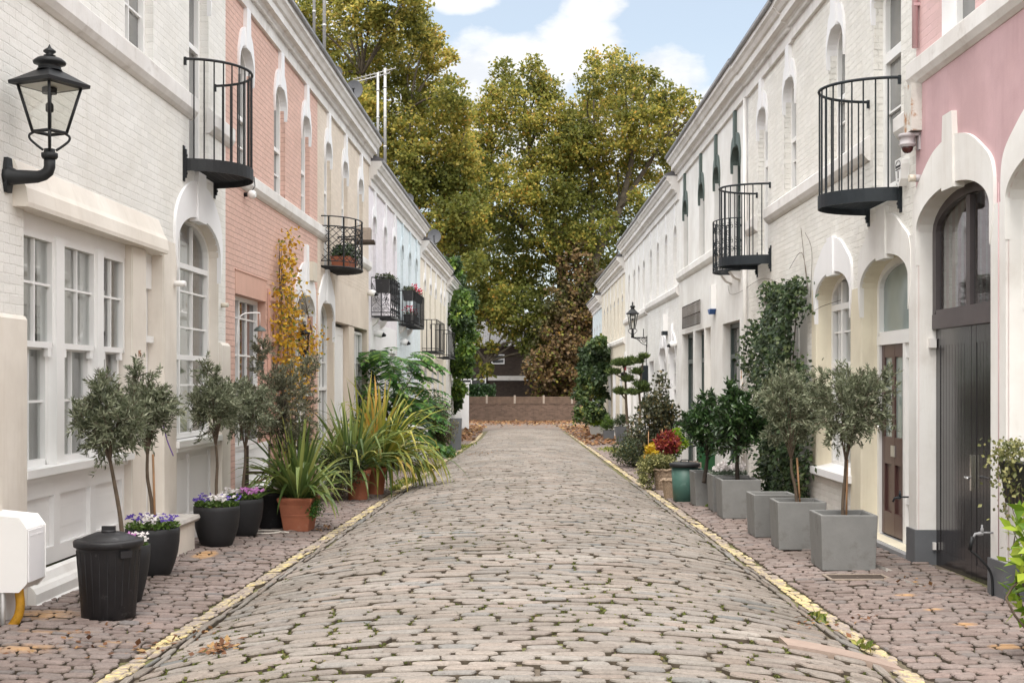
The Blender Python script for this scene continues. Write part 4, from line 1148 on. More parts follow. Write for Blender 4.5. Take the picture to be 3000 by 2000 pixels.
# ================================================================== lanterns, roof gear, wall fittings
def frame_lantern(name, label, F, y, w, e_top, hgt, rt, rb, n, rot, bracket):
    """tapering glazed lantern: cap, glass, frame, finial, bracket"""
    T = thing(name, label, 'street lamp', F.P(y, 0, e_top-hgt), group=None)
    k = hgt
    ring = lambda r, e: [(y+r*math.sin(rot+2*PI*i/n), w+r*math.cos(rot+2*PI*i/n), e) for i in range(n)]
    eb = e_top-hgt; et = eb+.53*hgt; ec = et+.02*hgt
    mb = MB(F.P)
    rings = [ring(rt*1.0, et-.01), ring(rt*1.28, et-.005), ring(rt*1.30, et+.02), ring(rt*1.05, et+.045), ring(rt*.55, et+.15*k), ring(rt*.42, et+.17*k)]
    V = sum(rings, []); Fc = [(r*n+i, r*n+(i+1)%n, (r+1)*n+(i+1)%n, (r+1)*n+i) for r in range(len(rings)-1) for i in range(n)]
    mb.add(V, Fc+[tuple(range((len(rings)-1)*n, len(rings)*n))])
    L = lambda prof, m=16: [mb.add([(y+r*math.sin(2*PI*i/m), w+r*math.cos(2*PI*i/m), e) for r, e in prof for i in range(m)], [(q*m+i, q*m+(i+1)%m, (q+1)*m+(i+1)%m, (q+1)*m+i) for q in range(len(prof)-1) for i in range(m)], 0, True)]
    b0 = et+.17*k
    L([(rt*.42,b0),(rt*.36,b0+.03*k),(rt*.36,b0+.06*k),(rt*.52,b0+.075*k),(rt*.53,b0+.10*k),(rt*.40,b0+.135*k),(rt*.12,b0+.15*k)])
    mb.build('lantern_cap', M['iron'], T)
    mb = MB(F.P); f0 = b0+.15*k
    L([(rt*.10,f0),(rt*.20,f0+.02*k),(rt*.10,f0+.035*k),(rt*.20,f0+.06*k),(rt*.20,f0+.075*k),(rt*.06,f0+.11*k),(.002,e_top)])
    mb.build('finial', M['iron'], T)
    mb = MB(F.P); A, B = ring(rt, et), ring(rb, eb)
    for i in range(n):
        j = (i+1) % n
        mb.tube([A[i], B[i]], .012, 5); mb.tube([A[i], A[j]], .013, 5); mb.tube([B[i], B[j]], .014, 5)
    mb.build('lantern_frame', M['iron'], T)
    mb = MB(F.P); A, B = ring(rt*.97, et), ring(rb*.96, eb)
    for i in range(n):
        j = (i+1) % n; mb.quad(A[i], A[j], B[j], B[i])
    mb.build('lantern_glass', M['lamp_glass'], T)
    mb = MB(F.P); mb.add(ring(rt*.96, et-.012), [tuple(range(n))]); 
    mb.build('reflector', M['lamp_white'], T)
    mb = MB(F.P); mb.tube([(y,w,et-.02),(y,w,et-.06)], .055, 12); mb.tube([(y,w,et-.06),(y,w,et-.13)], .006, 6); mb.tube([(y,w,et-.13),(y,w,et-.145),(y,w,et-.19),(y,w,et-.2)], [.02,.03,.03,.022], 10)
    mb.build('lamp_holder', M['iron'], T)
    mb = MB(F.P); bracket(mb, y, w, eb, rb)
    mb.build('bracket', M['iron'], T)
    return T
def brk1(mb, y, w, eb, rb):
    for i in range(4):                                     # four bowed straps below the glass
        t = .35+i*PI/2
        pts = [(y+r*math.sin(t), w+r*math.cos(t), eb-z) for r, z in bez([(.10,0),(.14,.025),(.135,.06),(.085,.105),(.045,.135)], 5)]
        mb.tube(pts, .010, 6)
    mb.tube([(y,w,eb),(y,w,eb-.15)], .012, 8)
    mb.tube([(y,w,eb-.125),(y,w,eb-.15),(y,w,eb-.158),(y,w,eb-.185),(y,w,eb-.20)], [.04,.042,.062,.062,.05], 10)
    mb.tube([(y,w,eb-.19),(y,w,eb-.26),(y,w-.012,eb-.295),(y,w-.045,eb-.32),(y,w-.09,eb-.333),(y,.08,eb-.335),(y,.03,eb-.325),(y,.0,eb-.33)], [.042,.042,.043,.044,.046,.056,.072,.085], 12)
    mb.prism([(y-.04,eb-.45),(y+.04,eb-.45),(y+.06,eb-.39),(y+.06,eb-.27),(y+.04,eb-.19),(y-.04,eb-.19),(y-.06,eb-.27),(y-.06,eb-.39)], -.01, .03)
frame_lantern('wall_lantern', 'large black four sided street lantern on an iron bracket on the cream brick wall', FL, 9.60, .33, 2.52, .66, .225, .12, 4, .35, brk1)
def brk2(mb, y, w, eb, rb):
    for i in range(4):
        t = .3+i*PI/2
        pts = [(y+r*math.sin(t), w+r*math.cos(t), eb-z) for r, z in bez([(.05,.0),(.12,.03),(.13,.08),(.06,.15),(.03,.17)], 4)]
        mb.tube(pts, .010, 5)
    mb.tube([(y,w,eb),(y,w,eb-.18),(y,w,eb-.28)], [.03,.045,.05], 8)
    mb.tube([(y,w,eb-.27),(y,0,eb-.27)], .02, 6); mb.tube([(y,.11,eb-.25),(y,.11,eb+.0)], .012, 6)
    for sp in (spiral(.10, eb-.36, .085, 1.5, 1, 0), spiral(.25, eb-.33, .05, 1.4, 1, 0)): mb.tube([(y, a, z) for a, z in sp], .010, 5)
    mb.tube([(y, a, z) for a, z in bez([(.42,eb-.28),(.3,eb-.32),(.15,eb-.45),(.02,eb-.50)], 5)], .012, 5)
    mb.box(y-.04, y+.04, 0, .02, eb-.56, eb-.22)
    mb.tube([(y,.02,eb-.5),(y+.1,.02,eb-.9),(y,.02,eb-1.35)], .012, 5)
T = frame_lantern('wall_lantern', 'smaller black lantern on a scrolled bracket over the right hand houses', FR, 38.9, .44, 2.42, .84, .155, .08, 6, 0, brk2)
# cable boxes below the second lantern
mb = MB(FR.P); mb.box(38.6, 39.2, 0, .18, -.10, .46); mb.tube([(38.9,.09,-.1),(38.9,.09,-.5),(38.9,.03,-2.1)], .02, 6); mb.box(38.75, 39.05, 0, .12, -.78, -.55)
tag(mb.build('meter_box', M['iron_blue'], origin=FR.P(38.9,0,0)), 'dark wall box with a cable running down under the smaller lantern', 'wall box')
def wallthing(name, label, cat, F, y, e, mat, fn, group=None):
    mb = MB(F.P); fn(mb); return tag(mb.build(name, mat if isinstance(mat, list) else M[mat], origin=F.P(y, 0, e)), label, cat, group)
# security light group on the right
T = thing('motion_sensor', 'grey motion sensor with a dark red dome under the rusty steel stub', 'sensor', FR.P(12.42, 0, 2.25))
yc, wc = 12.48, .11
mb = MB(FR.P)
mb.box(12.40, 12.46, 0, .025, 2.24, 2.405); mb.box(12.40, 12.56, .0, .10, 2.375, 2.40)
cyl = lambda mb, y, w, prof, n=20: mb.add([(y+r*math.sin(2*PI*i/n), w+r*math.cos(2*PI*i/n), e) for r, e in prof for i in range(n)], [(q*n+i, q*n+(i+1)%n, (q+1)*n+(i+1)%n, (q+1)*n+i) for q in range(len(prof)-1) for i in range(n)]+[tuple(range(n)), tuple(range((len(prof)-1)*n, len(prof)*n))], 0, True)
cyl(mb, yc, wc, [(.06,2.275),(.08,2.29),(.082,2.305),(.072,2.31),(.075,2.365),(.084,2.37),(.086,2.40),(.07,2.405)])
mb.build('housing', M['plastic_grey'], T)
mb = MB(FR.P); cyl(mb, yc, wc, [(.004,2.215),(.03,2.22),(.046,2.237),(.054,2.26),(.055,2.285)]); mb.build('dome', M['red_dome'], T)
wallthing('steel_stub', 'rust streaked white steel stub under the white string course at the pink house corner', 'steel post', FR, 12.5, 2.6, 'rust', lambda mb: mb.box(12.36, 12.60, .0, .11, 2.42, 2.875))
T = thing('alarm_box', 'white alarm box with a lettered shield badge beside the round balcony', 'alarm box', FR.P(12.87, 0, 2.1))
mb = MB(FR.P); mb.prism([(12.97,2.22),(12.775,2.22),(12.77,2.165),(12.80,2.02),(12.87,1.95),(12.94,2.02),(12.975,2.165)], 0, .085); mb.build('cover', M['plastic_white'], T, bevel=.008)
mb = MB(FR.P)
mb.tube([(12.95,.088,2.14),(12.945,.088,2.175),(12.915,.088,2.203),(12.87,.088,2.21),(12.825,.088,2.203),(12.795,.088,2.175),(12.79,.088,2.14)], .003, 4)
mb.box(12.79, 12.95, .084, .089, 2.118, 2.127); mb.box(12.858, 12.882, .084, .088, 2.03, 2.105); mb.box(12.861, 12.879, .084, .088, 2.0, 2.018)
mb.build('badge', M['letters'], T)
def lettering(name, txt, size, loc, rot, mat, parent=None, sx=1.):
    cu = bpy.data.curves.new(name, 'FONT'); cu.body = txt; cu.size = size; cu.extrude = .0015; cu.align_x = 'CENTER'
    tmp = bpy.data.objects.new(name, cu); COL.objects.link(tmp)
    dg = bpy.context.evaluated_depsgraph_get()
    me = bpy.data.meshes.new_from_object(tmp.evaluated_get(dg))
    bpy.data.objects.remove(tmp)
    Mx = Matrix.Translation(loc) @ rot @ Matrix.Diagonal((sx,1,1,1))
    o3 = ORG[parent] if parent else (0,0,0)
    me.transform(Matrix.Translation([-c for c in o3]) @ Mx)
    me.materials.clear()
    return link(name, me, M[mat], parent)
# text faces the street (-X): right of text runs towards -Y
rotR = Matrix(((0,0,-1,0),(-1,0,0,0),(0,1,0,0),(0,0,0,1)))
lettering('lettering', 'BANHAM', .036, Vector(FR.P(12.87, .088, 2.138)), rotR, 'letters', T)
wallthing('wall_vent', 'short grey mesh ended pipe stub low on the pink wall beside the alarm box', 'pipe', FR, 12.45, 1.62, [M['plastic_grey'], M['plastic_beige']], lambda mb: (mb.tube([(12.40,0,1.96),(12.40,.06,1.96)], .036, 14), mb.tube([(12.40,.06,1.96),(12.40,.12,1.96)], .034, 14, 1)))
wallthing('drain_pipe', 'thin pink pipe at the edge of the pink brick wall above the string course', 'pipe', FR, 12.46, 4, 'render_pink', lambda mb: (mb.tube([(12.47,.04,5.25),(12.47,.04,3.24)], .03, 8), mb.box(12.43, 12.51, 0, .06, 3.64, 3.67)))
def tap(mb, y, w0, e, L=.16, k=.62):
    mb.tube([(y,w0-.02,e),(y,w0+L*.8,e)], .014*k, 8); mb.tube([(y,w0+L*.55,e-.005),(y,w0+L*.75,e-.01),(y,w0+L,e-.01),(y,w0+L+.02,e-.05)], [.024*k,.026*k,.018*k,.016*k], 8)
    mb.tube([(y,w0+L*.6,e),(y,w0+L*.6,e+.035),(y,w0+L*.6,e+.04),(y,w0+L*.6,e+.065)], [.022*k,.022*k,.013*k,.013*k], 8)
wallthing('garden_tap', 'dark garden tap on the white pier beside the maroon door', 'tap', FR, 12.75, -1.16, 'iron_blue', lambda mb: tap(mb, 12.80, .01, -1.16, .13))
T = thing('hose_tap', 'metal garden tap with a black hose hanging in front of the black garage doors', 'tap', FR.P(10.4, 0, -1.25))
mb = MB(FR.P); tap(mb, 10.46, .03, -1.24, .14); mb.build('tap', M['lead'], T)
mb = MB(FR.P); mb.tube([(10.44,.20,-1.27),(10.44,.22,-1.38)], .016, 6); mb.tube(bez([(10.44,.22,-1.38),(10.42,.14,-1.45),(10.40,.06,-1.58),(10.38,.06,-1.85),(10.36,.07,-1.80+.0),(10.36,.08,-1.86)][:4], 6), .011, 6); mb.build('hose', M['iron'], T)
# left hand fittings
wallthing('security_light', 'small white globe camera under the string course of the salmon house', 'camera', FL, 17.3, 2.5, [M['plastic_white'], M['iron']], lambda mb: (mb.tube([(17.35,0,2.52),(17.35,.06,2.52)], .03, 8, 1), mb.tube([(17.35,.05,2.52),(17.35,.08,2.52),(17.35,.13,2.52),(17.35,.16,2.52)], [.03,.06,.06,.035], 14)))
wallthing('alarm_box', 'slim beige alarm box near the top right of the salmon wall', 'alarm box', FL, 22.3, 1.9, 'plastic_beige', lambda mb: mb.box(22.1, 22.5, 0, .10, 1.73, 2.06))
wallthing('wall_lamp', 'white bullet lamp on the cream pilaster between the arch and the salmon wall', 'wall lamp', FL, 16.1, .93, 'plastic_beige', lambda mb: mb.tube([(16.1,0,.95),(16.1,.09,.95)], .03, 10))
wallthing('wall_lamp', 'white bullet lamp beside the niche of the cream house', 'wall lamp', FL, 14.0, 1.0, 'plastic_white', lambda mb: (mb.tube([(13.98,0,1.06),(13.98,.11,1.06),(13.98,.14,1.06)], [.03,.035,.028], 10),))
def cam(label, F, y, e, mats=('plastic_white', 'iron'), s=1):
    wallthing('security_camera', label, 'camera', F, y, e, [M[m] for m in mats], lambda mb: (mb.tube([(y,0,e),(y,.10*s,e),(y,.17*s,e-.03*s)], [.06*s,.08*s,.07*s], 12), mb.tube([(y,.17*s,e-.03*s),(y,.24*s,e-.05*s)], [.055*s,.02*s], 12, 1)))
cam('white dome camera at the join of the beige and lilac houses', FL, 29.85, 2.05)
cam('white dome camera below the scrolled balcony of the lilac house', FL, 31.0, 1.15, s=1.2)
cam('white dome camera below the geranium balcony', FL, 36.9, 1.12, s=1.2)
cam('black spotlight on the lilac wall above the fern leaved shrub', FL, 30.25, .66, ('iron', 'iron'))
wallthing('flood_light', 'old grey floodlight box sticking out beside the lattice balcony', 'floodlight', FL, 25.85, 2.8, [M['wood_grey'], M['wood_dark']], lambda mb: (mb.prism([(25.75,2.82),(25.95,2.80),(26.0,3.06),(25.78,3.08)], .30, .60), mb.prism([(25.72,2.78),(25.97,2.75),(25.98,2.80),(25.72,2.83)], .28, .68, 1), mb.tube([(25.85,0,2.85),(25.85,.3,2.85)], .02, 6, 1)))
wallthing('alarm_box', 'white wall box with a blue foot on the green arch house', 'alarm box', FR, 24.6, 1.6, [M['plastic_white'], M['sign_blue']], lambda mb: (mb.box(25.3, 25.62, 0, .10, 1.42, 1.90), mb.prism([(25.28,1.42),(25.64,1.42),(25.5,1.32),(25.4,1.32)], 0, .12, 1)))
wallthing('alarm_box', 'white wall box with a dark foot on the white brick house', 'alarm box', FR, 33.5, 1.5, [M['plastic_white'], M['iron_blue']], lambda mb: (mb.box(33.5, 33.85, 0, .12, 1.30, 1.75), mb.box(33.5, 33.85, 0, .13, 1.2, 1.30, 1)))
cam('white camera on a beige base at the edge of the white brick house', FR, 31.6, .9)
wallthing('sign', 'small red and white sign on the far cream wall', 'sign', FR, 46.5, .6, [M['plastic_white'], M['sign_red']], lambda mb: (mb.box(46.3, 46.8, 0, .05, .75, 1.05), mb.prism([(46.3,.75),(46.8,.75),(46.75,.45),(46.5,.38)], 0, .05, 1)))
for k, (y, lb) in enumerate(((37.0-.25, 'black square wall light just before the deep doorway of the white brick house'), (36.2, 'black square wall light beside the deep doorway, the nearer of the pair'), (33.45, 'black square wall light between the two low arched doors'))):
    wallthing('wall_light', lb, 'wall light', FR, y, -.62, 'iron', lambda mb: mb.box(y-.13, y+.13, 0, .10, -.72, -.44), 'square wall lights on the white brick house')
T = thing('hanging_lantern', 'tiny iron lantern hanging from a wall arm near the pruned pine', 'lamp', FR.P(43.5, 0, .3))
mb = MB(FR.P); mb.tube([(43.5,0,.45),(43.5,.45,.45)], .012, 5); mb.tube([(43.5,.33,.45),(43.5,.33,.3)], .006, 4); mb.tube([(43.5,.33,.32),(43.5,.33,.25),(43.5,.33,.24),(43.5,.33,.0)], [.02,.12,.1,.06], 6); mb.build('lamp_body', M['iron'], T)
# bird feeders on the salmon house
T = thing('bird_feeder', 'tube bird feeder with a green dome hanging on a white bracket by the salmon window', 'bird feeder', FL.P(17.3, 0, 0))
yy, ww = 17.05, .28
mb = MB(FL.P); mb.tube(bez([(16.9,0,.45),(16.92,.02,.78),(16.95,.08,.88),(17.0,.2,.90),(yy,ww,.90)], 4), .010, 5); mb.tube([(yy,ww,.9),(yy,ww,.70)], .004, 4); mb.build('bracket', M['plastic_white'], T)
mb = MB(FL.P); cyl(mb, yy, ww, [(.085,.66),(.08,.675),(.055,.705),(.02,.72),(.01,.735)]); mb.build('dome', M['green_door'], T)
mb = MB(FL.P); cyl(mb, yy, ww, [(.032,.36),(.032,.68)], 12); mb.build('seed_tube', M['lamp_glass'], T)
mb = MB(FL.P); cyl(mb, yy, ww, [(.033,.25),(.033,.36)], 12); mb.build('seed', M['cane'], T)
mb = MB(FL.P); cyl(mb, yy, ww, [(.05,.14),(.05,.22),(.07,.235),(.045,.255),(.03,.26)], 10); mb.build('base', M['green_door'], T)
T = thing('wall_lantern', 'small black coach lantern half hidden by the yellow creeper', 'wall lamp', FL.P(20.9, 0, .4))
mb = MB(FL.P)
cyl(mb, 20.75, .18, [(.03,.92),(.05,.88),(.02,.85),(.11,.78),(.10,.74)], 10); cyl(mb, 20.75, .18, [(.05,.42),(.09,.47),(.085,.50)], 10)
for i in range(6): mb.tube([(20.75+.09*math.sin(i*PI/3), .18+.09*math.cos(i*PI/3), .76), (20.75+.07*math.sin(i*PI/3), .18+.07*math.cos(i*PI/3), .48)], .008, 4)
mb.tube([(20.75,.0,.35),(20.75,.18,.34),(20.75,.18,.44)], .018, 6); mb.build('lantern_frame', M['iron'], T)
mb = MB(FL.P); cyl(mb, 20.75, .18, [(.065,.49),(.085,.76)], 6); mb.build('lantern_glass', M['lamp_glass'], T)
# aerials and dishes on the left roofs
def aerial(label, F, px, w, ytop, ybot, r=.03, yagi=False, Yd=None):
    y = (F.x0+F.sg*w)/((px-1500)/FOC-F.kx) if Yd is None else Yd
    e1, e0 = (HZ-ytop)/FOC*y, (HZ-ybot)/FOC*y
    T = thing('aerial', label, 'aerial', F.P(y, w, e0))
    mb = MB(F.P); mb.tube([(y,w,e0),(y,w,e1)], r, 8)
    for f in (.2, .5, .8): mb.tube([(y,w,e0+(e1-e0)*f),(y,w,e0+(e1-e0)*f+.05)], r*1.25, 8)
    mb.build('mast', M['alum'], T)
    if yagi:
        mb = MB(F.P); L = 1.3
        mb.tube([(y,w-L*.75,e1-.12-.22),(y,w+L*.25,e1-.0)], .014, 6)
        for k in range(11):
            f = k/10; ww = w-L*.75+L*f; ee = e1-.34+.34*f
            mb.tube([(y-.22,ww,ee),(y+.22,ww,ee)], .006, 4); mb.tube([(y,ww,ee-.05),(y,ww,ee+.05)], .005, 4)
        mb.build('antenna', M['alum'], T)
aerial('tall plain metal mast on the roof above the salmon house, the left of two', FL, 920, -.55, -330, 130, .028)
aerial('tall plain metal mast on the roof above the salmon house, the right of two', FL, 950, -.55, -330, 180, .035)
aerial('television aerial on a thin mast behind the lilac house cornice, left of two', FL, 1107, -.4, 214, 480, .035, True)
aerial('television aerial on a thicker mast behind the lilac house cornice, right of two', FL, 1128, -.75, 200, 490, .045, True)
def dish(label, px, py, rpx, w, F=FL):
    y = (F.x0+F.sg*w)/((px-1500)/FOC-F.kx); e = (HZ-py)/FOC*y; r = rpx/FOC*y
    T = thing('satellite_dish', label, 'satellite dish', F.P(y, w, e-r*1.6), group='satellite dishes on the left roofs')
    mb = MB(F.P); n = 20; V = []
    for q in range(5):
        rr = r*q/4
        for i in range(n): V.append((y-.18*r*(1-(q/4)**2)*-1+.0, w+rr*math.cos(2*PI*i/n), e+rr*math.sin(2*PI*i/n)*1.05))
    V2 = [(a+.03, b, c) for a, b, c in V]
    fs = [(q*n+i, q*n+(i+1)%n, (q+1)*n+(i+1)%n, (q+1)*n+i) for q in range(4) for i in range(n)]
    mb.add(V, fs, 0, True); mb.add(V2, fs, 0, True)
    mb.build('reflector', M['dish'], T)
    mb = MB(F.P); mb.tube([(y+.02,w,e-r*.9),(y-.5*r,w,e-.2*r),(y-.55*r,w,e-.05*r)], .016, 5); mb.tube([(y-.55*r,w,e-.12*r),(y-.55*r,w,e+.02*r)], .035, 8); mb.build('feed_arm', M['iron'], T)
    mb = MB(F.P); mb.tube([(y+.12,w,e),(y+.10,w-.1*r,e-r*.6),(y+.10,w-.1*r,e-r*3.2)], .025, 6); mb.build('pole', M['alum'], T)
dish('dark satellite dish with a visible feed arm behind the beige house cornice', 1037, 262, 26, -.35)
dish('satellite dish mostly hidden behind the salmon house cornice', 985, 212, 18, -.35)
dish('satellite dish over the blue house cornice, the nearer of a close pair', 1197, 582, 15, -.1)
dish('satellite dish over the blue house cornice, the farther of a close pair', 1213, 612, 13, -.1)
dish('satellite dish standing clear on the lower cream house roof', 1272, 692, 20, -.2)
wallthing('wind_pipe', 'old white cable hanging down the salmon string course', 'cable', FL, 17.6, 2.7, 'iron', lambda mb: mb.tube([(17.55,.09,2.80),(17.56,.10,2.66),(17.50,.06,2.58)], .006, 4))
# utility box lower left
T = thing('utility_box', 'white wall mounted utility box on legs in the bottom left corner', 'utility box', FL.P(9.3, 0, FL.g(9.3)))
mb = MB(FL.P)
mb.extr([(0,-1.50),(.29,-1.50),(.345,-1.44),(.345,-1.06),(.29,-.985),(0,-.955)], 9.12, 9.47); mb.build('body', M['plastic_white'], T, bevel=.008)
mb = MB(FL.P); mb.box(9.16, 9.44, .345, .352, -1.44, -1.07); mb.box(9.19, 9.29, .3521, .354, -1.115, -1.105); mb.box(9.31, 9.41, .3521, .354, -1.115, -1.105); mb.build('front_panel', M['trim'], T)
mb = MB(FL.P); mb.box(9.15, 9.45, 0, .16, FL.g(9.3)-.1, -1.50); mb.build('stand', M['render_white'], T)
for y_, w_, r_ in ((9.14,.17,.02),(9.11,.11,.03)):
    mb = MB(FL.P); mb.tube([(y_,w_,-1.5),(y_,w_,-1.85)], r_, 8); mb.build('pipe', M['alum'], T)
mb = MB(FL.P); mb.tube(bez([(9.18,.27,-1.49),(9.18,.28,-1.62),(9.17,.25,-1.72),(9.15,.17,-1.80),(9.13,.06,-1.81)], 5), .034, 8); mb.build('gas_pipe', M['yellow_pipe'], T)

# ================================================================== bins and pots
def bin_proto():
    T = thing('dustbin', 'x', 'dustbin', (0,0,0), local=True)
    mb = MB(); mb.lathe([(.185,0),(.195,.006),(.232,.54),(.236,.55)], 36); 
    for k in range(24):
        t = 2*PI*k/24; mb.tube([(.19*math.cos(t),.19*math.sin(t),.02),(.2285*math.cos(t),.2285*math.sin(t),.50)], .006, 4, caps=False)
    mb.build('body', M['black_plastic'], T)
    mb = MB(); mb.lathe([(.242,.525),(.252,.53),(.254,.565),(.25,.575),(.215,.583),(.205,.578),(.195,.584),(.185,.596),(.10,.628),(.0,.634)], 40); mb.lathe([(.055,.63),(.052,.645),(.0,.648)], 16)
    mb.build('lid', M['black_plastic'], T)
    for t in (-.75, 2.4):
        mb = MB()
        c, q = math.cos(t), math.sin(t)
        P_ = [(c*.22-q*a*.045, q*.22+c*a*.045, z) for a, z in ((-1,.51),(-1,.46),(1,.46),(1,.51))]
        Q_ = [(x+c*.035, y+q*.035, z) for x, y, z in P_]
        mb.add(P_+Q_, [(0,1,2,3),(4,5,6,7),(0,1,5,4),(1,2,6,5),(2,3,7,6),(3,0,4,7)])
        mb.build('handle', M['black_plastic'], T)
    mb = MB(); mb.box(-.05, .05, -.012, .012, .632, .675); mb.build('lid_knob', M['black_plastic'], T)
    return T
T = bin_proto(); X, Y, Z = G(306, 1812)
T.location = (X, Y+.1, Z); T['label'] = 'scuffed black plastic dustbin with a domed lid in the left foreground'
T = thing('dustbin', 'dull green dustbin with a flat dark lid on the right pavement', 'dustbin', (0,0,0), local=True)
mb = MB(); mb.lathe([(.17,0),(.18,.008),(.212,.57)], 32); mb.build('body', M['bin_green'], T)
mb = MB(); mb.lathe([(.222,.545),(.238,.55),(.24,.60),(.232,.608),(.18,.612),(.17,.62),(.0,.625)], 32); mb.tube(bez([(-.06,0,.62),(-.05,0,.655),(.05,0,.655),(.06,0,.62)], 4), .010, 6); mb.build('lid', M['black_pot'], T)
mb = MB(); mb.box(.19, .275, -.05, .05, .50, .525); mb.build('handle', M['bin_green'], T)
X, Y, Z = G(2010, 1470); T.location = (X, Y+.15, Z); T.scale = (1.02,1.02,1.0); BING = (X, Y, Z)
# tapered charcoal pots
def round_pot(kind='low'):
    T = thing('planter', 'x', 'planter', (0,0,0), group='charcoal pots along the left wall', local=True)
    prof = [(.155,0),(.165,.01),(.20,.10),(.228,.20),(.242,.30),(.246,.38),(.245,.425),(.238,.43),(.225,.425),(.222,.36)] if kind == 'low' else [(.125,0),(.135,.01),(.165,.12),(.19,.25),(.202,.36),(.204,.45),(.198,.455),(.186,.45),(.184,.38)]
    mb = MB(); mb.lathe(prof, 40, cap=False); mb.lathe([(.0,.002),(prof[0][0],.002)], 40, cap=False); mb.build('pot', M['black_pot'], T)
    mb = MB(); z = prof[-1][1]+.02; mb.lathe([(.0,z+.02),(.12,z+.012),(prof[-1][0]+.002,z)], 32, cap=False); mb.build('soil', M['soil'], T)
    return T
POT = {}
P1 = round_pot('low'); P2 = round_pot('tall')
lows = [('a', 432, 1690, 1.0, 'charcoal pot with purple and white pansies, the foremost of the wide ones'), ('b', 625, 1603, 1.02, 'wide charcoal pot with violas below the third olive tree'), ('c', 700, 1573, 1.02, 'wide charcoal pot with pink flowers next to the black nursery pot')]
Xs = {}
for i, (k, px, py, s, lb) in enumerate(lows):
    X, Y, Z = G(px, py); T = P1 if i == 0 else copy_tree(P1)
    T.location = (X, Y+.16, Z); T.scale = (s,)*3; T['label'] = lb; Xs[k] = (X, Y+.16, Z, s*.40)
for i, (k, px, py, s, lb) in enumerate((('d', 350, 1768, .92, 'tall narrow charcoal pot half hidden behind the black dustbin'), ('e', 417, 1702, 1., 'unused'))):
    if i: continue
    X, Y, Z = G(px, py); T = P2; T.location = (X, Y+.12, Z); T['label'] = lb; Xs[k] = (X, Y+.12, Z, .41)
Xs['a2'] = Xs['a']
# black nursery pot
T = thing('nursery_pot', 'black plastic nursery pot between the pink flowers and the terracotta pot', 'planter', (0,0,0), local=True)
mb = MB(); mb.lathe([(.145,0),(.155,.01),(.178,.32),(.185,.325),(.188,.36),(.18,.362),(.172,.355),(.170,.31)], 32, cap=False); mb.build('pot', M['black_plastic'], T)
mb = MB(); mb.lathe([(0,.335),(.172,.32)], 24, cap=False); mb.build('soil', M['soil'], T)
X, Y, Z = G(785, 1548); T.location = (X, Y+.15, Z); T.scale = (1.22,1.22,1.25); NUR = (X, Y+.15, Z)
# square terracotta pot with a rolled rim
def square_pot(h, r0, r1):
    T = thing('terracotta_pot', 'x', 'planter', (0,0,0), local=True)
    mb = MB(); q = math.sqrt(2)
    mb.lathe([(r0*q,0),(r1*q*.93,h*.80),(r1*q*.96,h*.82),(r1*q*.97,h*.86),(r1*q*1.0,h*.88),(r1*q*1.04,h*.95),(r1*q*1.03,h),(r1*q*.95,h),(r1*q*.9,h*.9)], 4, ph=PI/4, sm=False, cap=False)
    for z in (.42, .46): mb.lathe([((r0+(r1*.93-r0)*z/.8)*q+.003,h*z),((r0+(r1*.93-r0)*z/.8)*q+.012,h*z+.007),((r0+(r1*.93-r0)*z/.8)*q+.003,h*z+.014)], 4, ph=PI/4, sm=False, cap=False)
    mb.build('pot', M['terracotta'], T, bevel=.012)
    mb = MB(); mb.lathe([(0,h*.92),(r1*q*.92,h*.92)], 4, ph=PI/4, sm=False, cap=False); mb.build('soil', M['soil'], T)
    return T
T = square_pot(.41, .155, .215); X, Y, Z = G(862, 1556); T.location = (X+.03, Y+.17, Z); T.rotation_euler.z = -.10
T['label'] = 'square terracotta pot with a rolled rim in front of the spiky green plant'; TC1 = (X+.03, Y+.17, Z)
def round_terra(h, r0, r1):
    T = thing('terracotta_pot', 'x', 'planter', (0,0,0), local=True)
    mb = MB(); mb.lathe([(r0,0),(r1*.93,h*.84),(r1,h*.85),(r1*1.02,h*.98),(r1*.98,h),(r1*.9,h),(r1*.88,h*.88)], 32, cap=False); mb.build('pot', M['terracotta'], T)
    mb = MB(); mb.lathe([(0,h*.93),(r1*.9,h*.92)], 24, cap=False); mb.build('soil', M['soil'], T)
    return T
T = round_terra(.48, .15, .21); X, Y, Z = G(1045, 1465); T.location = (X, Y+.15, Z); T['label'] = 'round terracotta pot under the arching yellow green leaves, nearer one'; TC2 = (X, Y+.15, Z)
T = place(T, 'round terracotta pot under the arching yellow green leaves, farther one', None); X, Y, Z = G(1098, 1448); T.location = (X, Y+.15, Z); T.scale = (.9,.9,.95); TC3 = (X, Y+.15, Z)
T = place(T, 'small terracotta pot below the brown shrub beyond the white cupboard'); X, Y, Z = G(1281, 1334); T.location = (X, Y+.1, Z); T.scale = (.95,.95,.85)
# hose ring
mb = MB(); mb.tube([(.19*math.cos(t),.15*math.sin(t),.012) for t in np.linspace(0, 2*PI, 30)]+[(.30,-.05,.012)], .009, 6)
X, Y, Z = G(775, 1562); o = mb.build('hose_ring', M['hose']); o.location = (X, Y, Z+.008); tag(o, 'thin off white loop of hose lying on the cobbles by the black nursery pot', 'hose')
